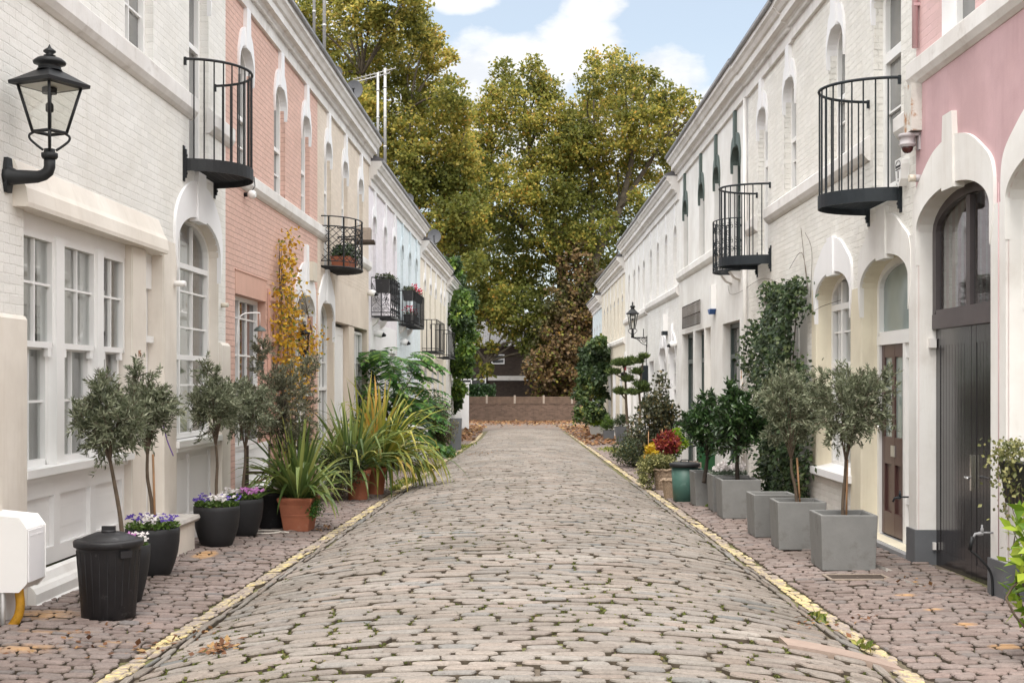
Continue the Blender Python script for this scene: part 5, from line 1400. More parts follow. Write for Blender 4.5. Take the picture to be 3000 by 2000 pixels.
# grey square planters on the right
def planter(w0, w1, h):
    T = thing('planter', 'x', 'planter', (0,0,0), group='grey square planters on the right pavement', local=True)
    a, b, c = w0/2, w1/2, w1/2-.035
    mb = MB()
    V = [(s*a,t*a,0) for s, t in ((-1,-1),(1,-1),(1,1),(-1,1))]+[(s*b,t*b,h) for s, t in ((-1,-1),(1,-1),(1,1),(-1,1))]+[(s*c,t*c,h) for s, t in ((-1,-1),(1,-1),(1,1),(-1,1))]+[(s*c*.95,t*c*.95,h-.10) for s, t in ((-1,-1),(1,-1),(1,1),(-1,1))]
    Fq = []
    for r in range(3):
        for i in range(4): Fq.append((r*4+i, r*4+(i+1)%4, (r+1)*4+(i+1)%4, (r+1)*4+i))
    mb.add(V, Fq+[(3,2,1,0)]); mb.build('box', M['grey_planter'], T, bevel=.008)
    mb = MB(); mb.add([(s*c*.965,t*c*.965,h-.07) for s, t in ((-1,-1),(1,-1),(1,1),(-1,1))], [(0,1,2,3)]); mb.build('soil', M['soil'], T)
    return T
PL = planter(.50, .535, .525)
PLS = {}
for i, (k, px, py, s, rz, lb) in enumerate((
    ('p1', 2490, 1672, 1.0, -.02, 'largest looking grey planter in front, holding the foremost olive tree'),
    ('p2', 2352, 1611, .98, -.03, 'second grey planter from the front, holding an olive tree'),
    ('p3', 2272, 1574, .95, .0, 'empty grey planter in the middle of the row, third from the front'),
    ('p4', 2172, 1519, 1.0, .0, 'grey planter holding the nearer bay tree'),
    ('p5', 2142, 1499, 1.0, .0, 'grey planter full of white cyclamen'),
    ('p6', 2085, 1482, .98, .02, 'grey planter right behind the green dustbin'))):
    X, Y, Z = G(px, py); T = PL if i == 0 else copy_tree(PL)
    T.location = (X, Y+.26*s, Z); T.rotation_euler.z = rz; T.scale = (s,)*3; T['label'] = lb; PLS[k] = (X, Y+.26*s, Z, .455*s)
# green water butt, baskets, trug, pots further down
mb = MB(); mb.lathe([(.26,0),(.28,.02),(.30,.72),(.27,.76),(.05,.79)], 8, ph=PI/8, sm=False)
X, Y, Z = G(2080, 1400); T = thing('water_butt', 'dark green plastic water butt behind the bay trees', 'water butt', (X+.1, Y+.1, Z), local=True); mb.build('tank', M['butt_green'], T, bevel=.02)
mb = MB(); mb.lathe([(.31,.70),(.315,.74),(.2,.79),(0,.80)], 8, ph=PI/8, sm=False, cap=False); mb.build('lid', M['butt_green'], T)
T.scale = (1.25,1.25,.95)
def basket():
    T = thing('wicker_basket', 'x', 'basket', (0,0,0), group='wicker baskets by the green dustbin', local=True)
    mb = MB(); n = 26
    for k in range(15):
        z = .30*k/14; r = .145+.045*z/.30
        mb.tube([((r+.006*(-1)**i)*math.cos(2*PI*i/n), (r+.006*(-1)**i)*math.sin(2*PI*i/n), z) for i in range(n+1)], .0115, 5, caps=False)
    for i in range(n): mb.tube([((.142)*math.cos(2*PI*i/n),.142*math.sin(2*PI*i/n),0),(.188*math.cos(2*PI*i/n),.188*math.sin(2*PI*i/n),.31)], .006, 4)
    mb.build('weave', M['wicker'], T)
    mb = MB(); mb.tube([(.195*math.cos(t),.195*math.sin(t),.315+.008*math.sin(9*t)) for t in np.linspace(0, 2*PI, 40)], .022, 6)
    for s in (1, -1): mb.tube(bez([(s*.19,-.07,.31),(s*.24,-.05,.30),(s*.25,.0,.27),(s*.24,.05,.30),(s*.19,.07,.31)], 4), .012, 5)
    mb.build('rim', M['wicker'], T)
    mb = MB(); mb.lathe([(0,.28),(.17,.27)], 20, cap=False); mb.build('soil', M['soil'], T)
    return T
T = basket(); X, Y, Z = G(1952, 1436); T.location = (X, Y+.15, Z); T.scale = (1.05,1.05,1.15); T['label'] = 'larger wicker basket under the variegated shrub'; BK1 = (X, Y+.15, Z)
T = place(T, 'smaller wicker basket tucked against the green dustbin'); X, Y, Z = G(1968, 1460); T.location = (X, Y+.1, Z); T.scale = (.72,.72,.95); BK2 = (X, Y+.1, Z)
T = thing('wooden_crate', 'rough slatted wooden crate behind the green dustbin', 'crate', (0,0,0), local=True)
mb = MB()
for s in (-.22, .22):
    for k in range(5): mb.box(-.25+k*.115, -.25+k*.115+.07, s-.01, s+.01, 0, .42)
for s in (-.25, .25):
    for k in range(3): mb.box(s-.01, s+.01, -.20, .20, .06+k*.13, .14+k*.13)
mb.build('slats', M['wood_grey'], T)
mb = MB()
for z in (.05, .36):
    for s in (-.235, .235): mb.box(-.27, .27, s-.012, s+.012, z, z+.05)
mb.build('rails', M['wood_grey'], T)
X, Y, Z = G(2005, 1420); T.location = (X+.05, Y+.3, Z)
def taper_pot(name, label, px, py, w0, w1, h, mat, n=4, dy=.15):
    T = thing(name, label, 'planter', (0,0,0), local=True); q = math.sqrt(2) if n == 4 else 1
    mb = MB(); mb.lathe([(w0/2*q,0),(w1/2*q,h),(w1/2*q*.9,h),(w1/2*q*.88,h-.06)], n, ph=PI/4 if n == 4 else 0, sm=n > 4, cap=False); mb.build('pot', M[mat], T)
    mb = MB(); mb.lathe([(0,h-.04),(w1/2*q*.9,h-.04)], n, ph=PI/4 if n == 4 else 0, cap=False); mb.build('soil', M['soil'], T)
    X, Y, Z = G(px, py); T.location = (X, Y+dy, Z); return X, Y+dy, Z+h
PT = {}
PT['pine'] = taper_pot('nursery_pot', 'ribbed black pot at the foot of the cloud pruned pine', 1846, 1331, .36, .44, .36, 'black_plastic', 20)
PT['slate1'] = taper_pot('tall_planter', 'tall tapering dark grey planter with a clipped box ball', 1822, 1302, .30, .50, .62, 'grey_paint', 4)
PT['blue1'] = taper_pot('planter', 'square blue grey planter with a feathery plant far down the right pavement', 1784, 1289, .38, .42, .38, 'grey_paint', 4)
PT['white1'] = taper_pot('planter', 'low white planter with a yellow green shrub near the far ivy', 1752, 1273, .62, .70, .36, 'render_white', 4)
PT['slate2'] = taper_pot('tall_planter', 'tall dark grey planter beyond the white cupboard on the left', 1335, 1318, .32, .38, 1.0, 'grey_paint', 4)
PT['tipped'] = taper_pot('planter', 'small grey planter at the edge of the kerb left of the red leaved shrub', 1885, 1352, .30, .36, .28, 'lead', 4)
# white cupboard on the left pavement
X, Y, Z = G(1232, 1352)
T = thing('bin_cupboard', 'white painted wooden bin cupboard behind the arching leaves on the left pavement', 'cupboard', (X-.12, Y+.7, Z), local=True)
mb = MB(); mb.box(-.35, .20, -.65, .65, 0, .86); mb.build('body', M['white_wood'], T)
mb = MB(); mb.box(-.40, .25, -.70, .70, .862, .91); mb.box(-.37, .22, -.67, .67, .80, .861); mb.build('top', M['white_wood'], T)
for a, c in ((-.63,-.01),(.01,.63)):
    mb = MB(); mb.box(.20, .215, a, c, .06, .78)
    mb.box(.2151, .222, a, a+.08, .06, .78); mb.box(.2151, .222, c-.08, c, .06, .78); mb.build('door', M['trim'], T)
mb = MB(); mb.box(-.33, .18, -.665, -.649, .06, .12); mb.box(-.33, -.27, -.665, -.649, .12, .78); mb.box(.12, .18, -.665, -.649, .12, .78); mb.box(-.27, .12, -.665, -.649, .72, .78); mb.build('end_panel', M['trim'], T)
# slatted bench by the salmon house
X, Y, Z = G(760, 1478)
T = thing('bench', 'white slatted garden bench with dark end posts behind the spiky plant', 'bench', (-3.33, 17.2, float(gz(-3.33, 17.2))), local=True)
mb = MB()
for k in range(4): mb.box(-.22+k*.11, -.13+k*.11, -.02, 1.5, .40, .425)
mb.build('seat', M['white_wood'], T)
mb = MB()
for k in range(22): mb.box(-.245, -.225, .03+k*.067, .06+k*.067, .50, .92)
mb.box(-.25, -.22, 0, 1.5, .92, .97); mb.box(-.25, -.22, 0, 1.5, .46, .50)
mb.build('backrest', M['white_wood'], T)
for y in (-.03, 1.51):
    for x, h in ((-.23,.98),(.21,.62)):
        mb = MB(); mb.box(x-.025, x+.025, y-.03, y+.03, 0, h); mb.build('leg', M['wood_dark'], T)
    mb = MB(); mb.box(-.24, .25, y-.028, y+.028, .60, .635); mb.build('armrest', M['wood_dark'], T)
# ================================================================== plants
M['olive_leaf'] = leafmat('olive leaves', [(0,(.075,.09,.05)),(.35,(.135,.155,.09)),(.7,(.23,.25,.16)),(1,(.40,.42,.30))], .32, .5)
M['olive_dark'] = leafmat('dull brown olive leaves', [(0,(.075,.078,.05)),(.4,(.14,.142,.09)),(.75,(.21,.21,.14)),(1,(.34,.33,.22))], .32, .55)
M['bay_leaf'] = leafmat('bay leaves', [(0,(.014,.034,.011)),(.5,(.028,.062,.018)),(.85,(.05,.10,.03)),(1,(.09,.15,.05))], .15, .32, spec=.5)
M['ivy_leaf'] = leafmat('dark glossy ivy leaves', [(0,(.016,.032,.012)),(.5,(.034,.060,.022)),(.85,(.065,.10,.035)),(1,(.13,.16,.065))], .2, .45, patch=([(0,(.05,.06,.02)),(1,(.12,.12,.045))], 1.1, .58, .68), spec=.3)
M['creeper_leaf'] = leafmat('yellow creeper leaves', [(0,(.40,.18,.02)),(.3,(.60,.34,.02)),(.62,(.72,.48,.05)),(.78,(.28,.14,.04)),(.9,(.20,.24,.05)),(1,(.12,.17,.04))], .4, .5)
M['fern_leaf'] = leafmat('fern like leaves', [(0,(.025,.075,.018)),(.4,(.055,.15,.03)),(.8,(.12,.25,.05)),(1,(.22,.34,.07))], .4, .45)
M['strap_leaf'] = leafmat('strap leaves', [(0,(.065,.11,.03)),(.45,(.14,.20,.055)),(.8,(.26,.31,.09)),(1,(.42,.42,.13))], .3, .4)
M['strap_yellow'] = leafmat('yellow green strap leaves', [(0,(.07,.12,.03)),(.3,(.16,.20,.04)),(.65,(.38,.38,.07)),(.9,(.55,.48,.12)),(1,(.5,.28,.06))], .3, .4)
M['box_leaf'] = leafmat('clipped box leaves', [(0,(.02,.035,.014)),(.6,(.045,.07,.026)),(1,(.09,.12,.045))], .2, .5)
M['shrub_leaf'] = leafmat('shrub leaves', [(0,(.025,.04,.018)),(.5,(.055,.075,.035)),(.85,(.10,.12,.055)),(1,(.20,.17,.07))], .2, .45)
M['camellia_leaf'] = leafmat('camellia leaves', [(0,(.03,.036,.018)),(.5,(.06,.07,.035)),(.8,(.11,.11,.055)),(1,(.25,.17,.06))], .15, .35, spec=.5)
M['vari_leaf'] = leafmat('variegated leaves', [(0,(.07,.085,.03)),(.5,(.16,.17,.06)),(.8,(.30,.29,.11)),(1,(.45,.42,.2))], .25, .5)
M['red_leaf'] = leafmat('red coleus leaves', [(0,(.11,.015,.02)),(.5,(.22,.03,.03)),(.8,(.30,.06,.04)),(1,(.35,.14,.03))], .25, .5)
M['gold_leaf'] = leafmat('golden leaves', [(0,(.42,.30,.015)),(.6,(.60,.45,.03)),(1,(.45,.20,.03))], .3, .5)
M['lime_leaf'] = leafmat('lime green leaves', [(0,(.10,.19,.015)),(.5,(.20,.32,.025)),(1,(.34,.42,.05))], .35, .45)
M['brownish_leaf'] = leafmat('brownish small leaves', [(0,(.06,.055,.03)),(.5,(.13,.11,.055)),(.8,(.20,.15,.08)),(1,(.22,.24,.1))], .2, .6)
M['green_ivy'] = leafmat('bright ivy leaves', [(0,(.04,.08,.014)),(.45,(.09,.165,.028)),(.8,(.17,.27,.045)),(1,(.32,.38,.07))], .35, .45, patch=([(0,(.02,.045,.014)),(1,(.06,.10,.03))], .7, .46, .58))
M['far_ivy'] = leafmat('far ivy leaves', [(0,(.025,.05,.015)),(.5,(.06,.10,.028)),(.85,(.11,.16,.04)),(1,(.26,.24,.06))], .25, .5, patch=([(0,(.015,.032,.012)),(1,(.045,.075,.025))], .6, .46, .56))
M['pine_leaf'] = leafmat('pine needles', [(0,(.03,.055,.016)),(.5,(.07,.11,.03)),(1,(.15,.19,.05))], .2, .6)
M['pansy_green'] = leafmat('bedding leaves', [(0,(.04,.08,.015)),(.6,(.09,.16,.03)),(1,(.16,.24,.05))], .25, .5)
M['grey_green'] = leafmat('silvery cyclamen leaves', [(0,(.05,.085,.05)),(.5,(.11,.15,.10)),(1,(.36,.40,.34))], .2, .5)
def petal(name, c1, c2): return leafmat(name, [(0, c1), (1, c2)], .25, .6)
M['p_purple'] = petal('purple petals', (.06,.025,.26), (.16,.09,.42)); M['p_white'] = petal('white petals', (.72,.66,.66), (.85,.83,.82))
M['p_pink'] = petal('pink petals', (.38,.10,.36), (.62,.30,.58)); M['p_red'] = petal('red petals', (.55,.01,.06), (.75,.03,.10)); M['p_plum'] = petal('plum petals', (.10,.015,.06), (.22,.05,.15))

def merge(parts):
    Vs, Gs, n = [], [], 0
    for V, Q in parts: Vs.append(V); Gs.append(Q+n); n += len(V)
    return np.concatenate(Vs), np.concatenate(Gs)
def ball(n, r=1., sq=1.):
    d = rdir(n); return d*(rng.uniform(0, 1, (n, 1))**(1/2.2))*r*np.array([1,1,sq])
def twigs(C, Rr, nt, per, L, W, tl, up=.35, sq=1., spread=.8, shell=.55):
    """leafy twigs filling a crown; returns leaves and twig polylines"""
    d = rdir(nt); rad = rng.uniform(shell*.4, 1., (nt, 1))**.6
    lump = 1+.16*np.sin(d[:, :1]*4.3+C[0]*7)+.14*np.sin(d[:, 2:]*5.1+C[1]*5)+.10*np.sin(d[:, 1:2]*6+C[2]*9)
    rad = rad*lump
    d[:, 2] += .12
    s = np.array(C)+d*rad*Rr*np.array([1,1,sq])*.86
    td = d*.8+rdir(nt)*.6+np.array([0,0,up]); td /= np.linalg.norm(td, axis=1, keepdims=True)
    tls = tl*rng.uniform(.6, 1.25, (nt, 1))
    k = np.tile(np.linspace(0, 1, per), nt)
    i = np.repeat(np.arange(nt), per)
    droop = np.array([0,0,-.25])*tl
    P = s[i]+td[i]*tls[i]*(k[:, None]-.35)+droop*(k[:, None]**2)
    D = td[i]*.75+rdir(nt*per)*spread
    U = rdir(nt*per)+np.array([0,0,.6])
    l = L*rng.uniform(.65, 1.2, nt*per)
    return leaf_quads(P, D, U, l, W*rng.uniform(.8, 1.2, nt*per)), [(s[j]-td[j]*tls[j]*.5, s[j]+td[j]*tls[j]*.6) for j in range(0, nt, 2)]
def std_tree(name, label, cat, base, trunk_top, C, Rr, mat, nt, per, L, W, tl, group=None, sq=1., bark='bark', tr=.016, lean=(0,0), stake=False, extra=None, up=.35):
    """a clipped standard: bare stem and leafy head; base is where the stem leaves the soil"""
    T = thing(name, label, cat, base, group=group)
    b = Vector(base); c = Vector(C)
    mb = MB()
    top = Vector((b.x+lean[0], b.y+lean[1], trunk_top))
    pts = bez([tuple(b-Vector((0,0,.05))), tuple(b.lerp(top, .35)+Vector((rnd.uniform(-.012,.012), 0, 0))), tuple(b.lerp(top, .7)+Vector((rnd.uniform(-.015,.015), 0, 0))), tuple(top)], 4)
    mb.tube(pts, [tr*(1.25-.4*i/(len(pts)-1)) for i in range(len(pts))], 8)
    for k in range(9):
        d = Vector(rdir(1)[0]); d.z = abs(d.z)*.8+.15
        mb.tube(bez([tuple(top-Vector((0,0,.03))), tuple(top.lerp(c, .5)+d*Rr*.25), tuple(c+d*Rr*.7)], 3), [tr*.6, tr*.5, tr*.4, tr*.33, tr*.28, tr*.2, tr*.12], 5)
    mb.build('trunk', M[bark], T)
    if stake:
        mb = MB(); mb.tube([(b.x+.03, b.y-.01, b.z-.05), (b.x+.028+lean[0]*.5, b.y, trunk_top)], .011, 6); mb.build('stake', M['cane'], T)
    (V, Q), tw = twigs(C, Rr, nt, per, L, W, tl, sq=sq, up=up)
    parts = [(V, Q)]
    for (C2, R2, n2) in (extra or []): 
        (V2, Q2), t2 = twigs(C2, R2, n2, per, L, W, tl, sq=1.1, up=up+.3); parts.append((V2, Q2)); tw += t2
    V, Q = merge(parts)
    mesh_np('crown', V, [Q], M[mat], T)
    mb = MB()
    for a, e in tw: mb.tube([tuple(a), tuple(e)], .0028, 3, caps=False)
    mb.build('twigs', M[bark], T)
    return T
def atpx(px, py, Y): return ((px-1500)/FOC*Y, Y, (HZ-py)/FOC*Y+CAMH)
def olive(label, pot, cpx, cpy, rpx, tpy, mat='olive_leaf', nt=230, grp='standard olive trees in pots', **k):
    x, y, z, h = pot
    s = y/FOC; C = atpx(cpx, cpy, y); tt = atpx(0, tpy, y)[2]
    return std_tree('olive_tree', label, 'olive tree', (x, y, z+h), tt, C, rpx*s, mat, nt, 26, .060, .0072, .17, grp, lean=(C[0]-x, 0), **k)
olive('round headed olive tree on a bare stem behind the black dustbin', Xs['d'], 322, 1240, 112, 1345, sq=1.0, extra=[((*atpx(300,1130,Xs['d'][1]),), .10, 14)])
olive('olive tree with a staked stem, second from the left edge', Xs['a'], 432, 1195, 98, 1330, stake=True, nt=200, extra=[(atpx(395,1090,Xs['a'][1]), .09, 12)])
olive('grey green olive tree in front of the arched window of the cream house', Xs['b'], 632, 1190, 92, 1300, sq=.95, extra=[(atpx(600,1085,Xs['b'][1]), .10, 14)])
olive('olive tree between the cream arch and the yellow creeper', Xs['c'], 718, 1195, 92, 1310, sq=.95, stake=False)
olive('dull brownish olive tree with ragged upper shoots in the black nursery pot', (*NUR, .40), 822, 1185, 108, 1315, 'olive_dark', nt=300, grp=None, sq=1.25, bark='bark_dark', extra=[(atpx(905,1075,NUR[1]), .14, 20), (atpx(770,1030,NUR[1]), .14, 26), (atpx(860,1290,NUR[1]), .28, 50)])
olive('foremost olive tree in the row of grey planters', PLS['p1'], 2478, 1195, 126, 1345, nt=330, stake=True, extra=[(atpx(2570,1120,PLS['p1'][1]), .14, 22)])
olive('second olive tree in the row of grey planters, against the ivy', PLS['p2'], 2318, 1195, 112, 1340, nt=300, stake=True, sq=1.1)
def bay(label, pot, cpx, cpy, rpx, tpy, nt, **k):
    x, y, z, h = pot; s = y/FOC; C = atpx(cpx, cpy, y)
    return std_tree('bay_tree', label, 'bay tree', (x, y, z+h), atpx(0, tpy, y)[2], C, rpx*s, 'bay_leaf', nt, 15, .088, .016, .2, 'standard bay trees', bark='bark_dark', tr=.026, lean=(C[0]-x, 0), **k)
bay('bay tree with an untrimmed top shoot in a grey planter', PLS['p4'], 2160, 1240, 88, 1325, 300, sq=1.05, extra=[(atpx(2148,1150,PLS['p4'][1]), .13, 14), (atpx(2215,1190,PLS['p4'][1]), .18, 24)])
bay('rounder dark bay tree behind, next to the green water butt', (PLS['p5'][0]-.27, PLS['p5'][1]+.55, PLS['p5'][2], .4), 2072, 1252, 80, 1335, 280, sq=1.05)
# bedding plants
def bedding(name, label, pot, r, cols, n=260, group=None, leaf='pansy_green', hgt=.10, fl=26, fs=.022, zoff=.02, cyc=False):
    x, y, z, h = pot
    T = thing(name, label, 'flowers', (x, y, z+h), group=group)
    c = np.array((x, y, z+h+zoff))
    a = rng.uniform(0, 2*PI, n); rr = r*np.sqrt(rng.uniform(0, 1, n))
    P = c+np.stack([rr*np.cos(a), rr*np.sin(a), rng.uniform(0, hgt*.7, n)*(1-.3*rr/r)], -1)
    D = rdir(n); D[:, 2] = np.abs(D[:, 2])*.8+.1; D[:, :2] += np.stack([np.cos(a), np.sin(a)], -1)*.5
    V, Q = leaf_quads(P, D, rdir(n)+np.array([0,0,1.2]), rng.uniform(.03,.055,n), rng.uniform(.010,.018,n))
    mesh_np('leaves', V, [Q], M[leaf], T)
    for mat, k, (cx, cy) in cols:
        a = rng.uniform(0, 2*PI, k); rr = r*.45*np.sqrt(rng.uniform(0, 1, k))
        H = c+np.stack([cx*r+rr*np.cos(a), cy*r+rr*np.sin(a), hgt*rng.uniform(.65, 1.35, k)], -1)
        parts = []
        for q in range(5):
            t = 2*PI*q/5+rng.uniform(0, .4, k)
            up = np.tile([0,-.45,.8], (k, 1))+rdir(k)*.35 if not cyc else rdir(k)*.5+np.array([0,-.6,.2])
            e1 = np.cross(up, rdir(k)); e1 /= np.linalg.norm(e1, axis=1, keepdims=True); un = up/np.linalg.norm(up, axis=1, keepdims=True); e2 = np.cross(un, e1)
            D = e1*np.cos(t)[:, None]+e2*np.sin(t)[:, None]+(un*.2 if not cyc else np.array([0,0,.9]))
            parts.append(leaf_quads(H, D, un, fs*rng.uniform(.9,1.3,k), fs*.42))
        V, Q = merge(parts); o = mesh_np('blooms', V, [Q], M[mat], T)
    return T
GP = 'winter bedding in the charcoal pots'
bedding('pansies', 'purple and white pansies in the charcoal pot under the second olive tree', Xs['a'], .225, [('p_purple',22,(-.55,-.2)),('p_white',24,(.05,-.4)),('p_purple',20,(.6,-.1)),('p_white',8,(-.1,.3))], 420, GP)
bedding('pansies', 'blue and white pansies with leafy tufts in the wide pot under the third olive tree', Xs['b'], .232, [('p_purple',24,(-.6,-.2)),('p_white',30,(.1,-.35)),('p_white',10,(.5,.1)),('p_purple',10,(.72,-.2))], 420, GP)
bedding('violas', 'pink violas and white cyclamen in the pot beside the black nursery pot', Xs['c'], .232, [('p_white',26,(-.55,-.2)),('p_pink',34,(.4,-.3)),('p_pink',16,(.75,.1))], 420, GP)
bedding('violas', 'plum and white violas in the tall pot behind the dustbin', Xs['d'], .18, [('p_plum',16,(-.75,-.1)),('p_white',16,(.75,-.35)),('p_pink',8,(.3,-.5))], 300, GP, hgt=.09)
bedding('cyclamen', 'white cyclamen with silvery leaves in the grey planter', PLS['p5'], .27, [('p_white',60,(-.4,-.4)),('p_white',60,(.4,-.4)),('p_white',50,(0,.2))], 620, None, 'grey_green', .15, fs=.035, cyc=True, zoff=.03)
# strap leaved plants
def straps(name, label, C, n, L, Wd, mat, tilt=(.05, .9), bend=.9, r0=.08, asym=(0,0), seg=7, cat='spiky plant', droop=1.0):
    T = thing(name, label, cat, C)
    Vs, Qs, nb = [], [], 0
    for i in range(n):
        a = rng.uniform(0, 2*PI); tl = rng.uniform(*tilt)**.9
        d = np.array([math.cos(a)*math.sin(tl)+asym[0]*rng.uniform(0,1), math.sin(a)*math.sin(tl)+asym[1]*rng.uniform(0,1), math.cos(tl)]); d /= np.linalg.norm(d)
        l = L*rng.uniform(.6, 1.12); w = Wd*rng.uniform(.7, 1.15); bd = bend*rng.uniform(.3, 1.4)*(.35+tl)
        p = np.array(C)+np.array([math.cos(a)*r0*rng.uniform(0,1), math.sin(a)*r0*rng.uniform(0,1), 0])
        side = np.cross(d, [0,0,1]); 
        if np.linalg.norm(side) < .05: side = np.array([1.,0,0])
        side /= np.linalg.norm(side); tw = rng.uniform(-.5, .5)
        kink = seg+5 if rng.uniform() > .22 else int(rng.integers(3, seg))
        for k in range(seg+1):
            f = k/seg
            ww = w*(.55+.6*min(1, f*3))*(1-f**3.2)+.0008
            sd = side*math.cos(tw*f)+np.cross(d, side)*math.sin(tw*f)
            nn = np.cross(sd, d)
            Vs += [p-sd*ww+nn*ww*.35, p, p+sd*ww+nn*ww*.35]
            if k < seg:
                b = nb+k*3
                Qs += [(b,b+1,b+4,b+3),(b+1,b+2,b+5,b+4)]
            d = d+np.array([0,0,-bd*f*droop*.42])
            if k == kink: d = d+np.array([0,0,-1.2])
            d /= np.linalg.norm(d); p = p+d*l/seg
        nb += 3*(seg+1)
    me = mesh_np('leaves', np.array(Vs), [np.array(Qs)], M[mat], T)
    return T
straps('phormium', 'spiky green strap leaved plant in the square terracotta pot', (TC1[0], TC1[1], TC1[2]+.38), 140, 1.05, .029, 'strap_leaf', (.03, 1.2), .85, .14)
straps('phormium', 'upright green strap leaved plant behind the square terracotta pot', (TC2[0]-.12, TC2[1], TC2[2]+.42), 170, 1.3, .027, 'strap_leaf', (.05, 1.3), 1.1, .16)
T = straps('phormium', 'big yellow green plant with long leaves arching down to the road', (TC3[0]+.1, TC3[1], TC3[2]+.5), 210, 1.55, .029, 'strap_yellow', (.05, 1.3), 1.5, .16, asym=(.28, -.1), droop=1.25)
straps('phormium', 'few tall yellow strap leaves standing above the arching plant', (TC3[0]-.25, TC3[1]+.2, TC3[2]+.5), 11, 1.5, .026, 'strap_yellow', (.0, .16), .12, .05)
def blob(name, label, cat, C, rad, n, L, W, mat, group=None, sub=14, sr=.45, stems=0, bark='bark', up=.2, flat=None, part='foliage', gravity=0):
    """leafy shrub made of clumps; rad = (rx, ry, rz)"""
    T = thing(name, label, cat, (C[0], C[1], C[2]-rad[2]), group=group)
    d = rdir(sub); cs = np.array(C)+d*(rng.uniform(.15, 1, (sub, 1))**.5)*np.array(rad)*.72
    i = rng.integers(0, sub, n)
    P = cs[i]+ball(n)*np.array(rad)*sr
    if flat: P[:, flat[0]] = flat[1]*np.maximum(flat[1]*P[:, flat[0]], flat[1]*flat[2])
    D = rdir(n)+(P-np.array(C))/max(rad)*.7+np.array([0,0,up-gravity])
    V, Q = leaf_quads(P, D, rdir(n)+np.array([0,0,.8]), L*rng.uniform(.6, 1.25, n), W*rng.uniform(.75, 1.2, n))
    mesh_np(part, V, [Q], M[mat], T)
    if stems:
        mb = MB(); b = np.array((C[0], C[1], C[2]-rad[2]*1.02))
        for k in range(stems):
            t = cs[k % sub]; mb.tube(bez([tuple(b+rng.normal(0,.04,3)*np.array([1,1,0])), tuple((b+t)/2+rng.normal(0,.06,3)), tuple(t)], 4), [.014,.013,.012,.011,.010,.009,.008,.006,.004], 5)
        mb.build('stems', M[bark], T)
    return T
# trailing plant over the terracotta pot
blob('trailing_plant', 'small leaved trailing plant spilling over the right side of the square terracotta pot', 'trailing plant', (TC1[0]+.17, TC1[1]-.13, TC1[2]+.30), (.17,.16,.20), 1900, .026, .007, 'fern_leaf', sub=16, gravity=.5)
# yellow creeper with its trellis on the salmon wall
T = thing('creeper', 'golden yellow climbing creeper on a trellis against the salmon wall', 'climber', FL.P(20, 0, FL.g(20)))
pts = []
for e, y0, y1, k in ((2.20,19.35,19.75,60),(1.95,19.2,19.9,110),(1.7,19.05,19.95,130),(1.45,18.95,20.0,130),(1.2,18.75,20.3,230),(.95,18.6,20.7,300),(.7,18.6,21.0,330),(.45,18.9,21.3,330),(.2,19.0,21.2,280),(-.05,19.2,21.4,240),(-.3,19.2,21.2,110),(-.6,19.2,21.2,80),(.8,21.3,22.6,60),(.6,21.3,22.4,40),(1.5,20.2,21.8,18),(-1.0,19.4,21.2,60)):
    for q in range(int(k*.75)): pts.append(FL.P(rnd.uniform(y0, y1), abs(rnd.gauss(.14, .09))+.02, e+rnd.uniform(-.17, .17)))
P = np.array(pts); n = len(P)
D = rdir(n)+np.array([.5,-.2,-.3])
V, Q = leaf_quads(P, D, rdir(n)+np.array([.6,-.6,.4]), .075*rng.uniform(.6,1.2,n), .026*rng.uniform(.7,1.2,n))
mesh_np('leaves', V, [Q], M['creeper_leaf'], T)
mb = MB(FL.P)
for k in range(16):
    y0 = rnd.uniform(19.3, 20.6)
    mb.tube(bez([(y0,.03,FL.g(20)+.05),(y0+rnd.uniform(-.3,.3),.06,-1.0),(y0+rnd.uniform(-.4,.4),.07,.0),(rnd.uniform(19.2,20.6),.08,.9),(rnd.uniform(19.3,19.8),.06,rnd.uniform(1.2,2.2))], 4), .005, 4)
for k in range(6): mb.tube(bez([(20.4,.05,.8),(21.2,.07,1.0+.1*k),(22.0+.1*k,.05,1.3-.15*k)], 4), .005, 4)
mb.build('stems', M['bark'], T)
mb = MB(FL.P)
for y in (18.85, 19.3, 19.75): mb.box(y-.03, y+.03, .005, .045, -1.9, 1.35)
for e in (-1.2,-.6,0,.6,1.2): mb.box(18.8, 19.8, .045, .07, e-.025, e+.025)
mb.build('trellis', M['render_salmon'], T)
# ivy panel on the ivory house
T = thing('ivy', 'tall mass of dark glossy ivy climbing the wall behind the olive trees', 'climber', FR.P(19, 0, FR.g(19)))
pts, dirs = [], []
for q in range(11500):
    e = rnd.uniform(-1.95, 1.36)
    f = (e+1.95)/3.3
    yb = 16.75+.25*math.sin(e*3)+(.5 if e > .6 else 0)*max(0, e-.7)
    yt = 19.0+.9*math.sin(f*2.4)+.35*math.sin(e*4.1)+(.6 if -.2 < e < .9 else 0)
    if e > 1.1: yb += (e-1.1)*.8; yt -= (e-1.1)*1.5
    y = rnd.uniform(yb, yt)
    edge = min(y-yb, yt-y)
    hole = math.sin(y*3.7+e*2.1)+math.sin(e*5.3-y*1.9)+math.sin(y*7.9+e*6.1)*.6+rnd.gauss(0,.45)
    if hole > (1.25 if edge > .35 else .75): continue
    if rnd.random() < .10: y += rnd.gauss(0,.35)
    thick = .10+.30*min(1, max(0, edge)/.6)*(.7+.4*math.sin(y*5+e*3))
    pts.append(FR.P(y+rnd.gauss(0,.05), thick*rnd.uniform(.25, 1.05)+.02, e+rnd.gauss(0,.04)))
P = np.array(pts); n = len(P)
D = rdir(n)+np.array([-.5,-.25,-.45])
V, Q = leaf_quads(P, D, rdir(n)*.6+np.array([-.9,-.5,.5]), .085*rng.uniform(.6,1.2,n), .026*rng.uniform(.7,1.25,n))
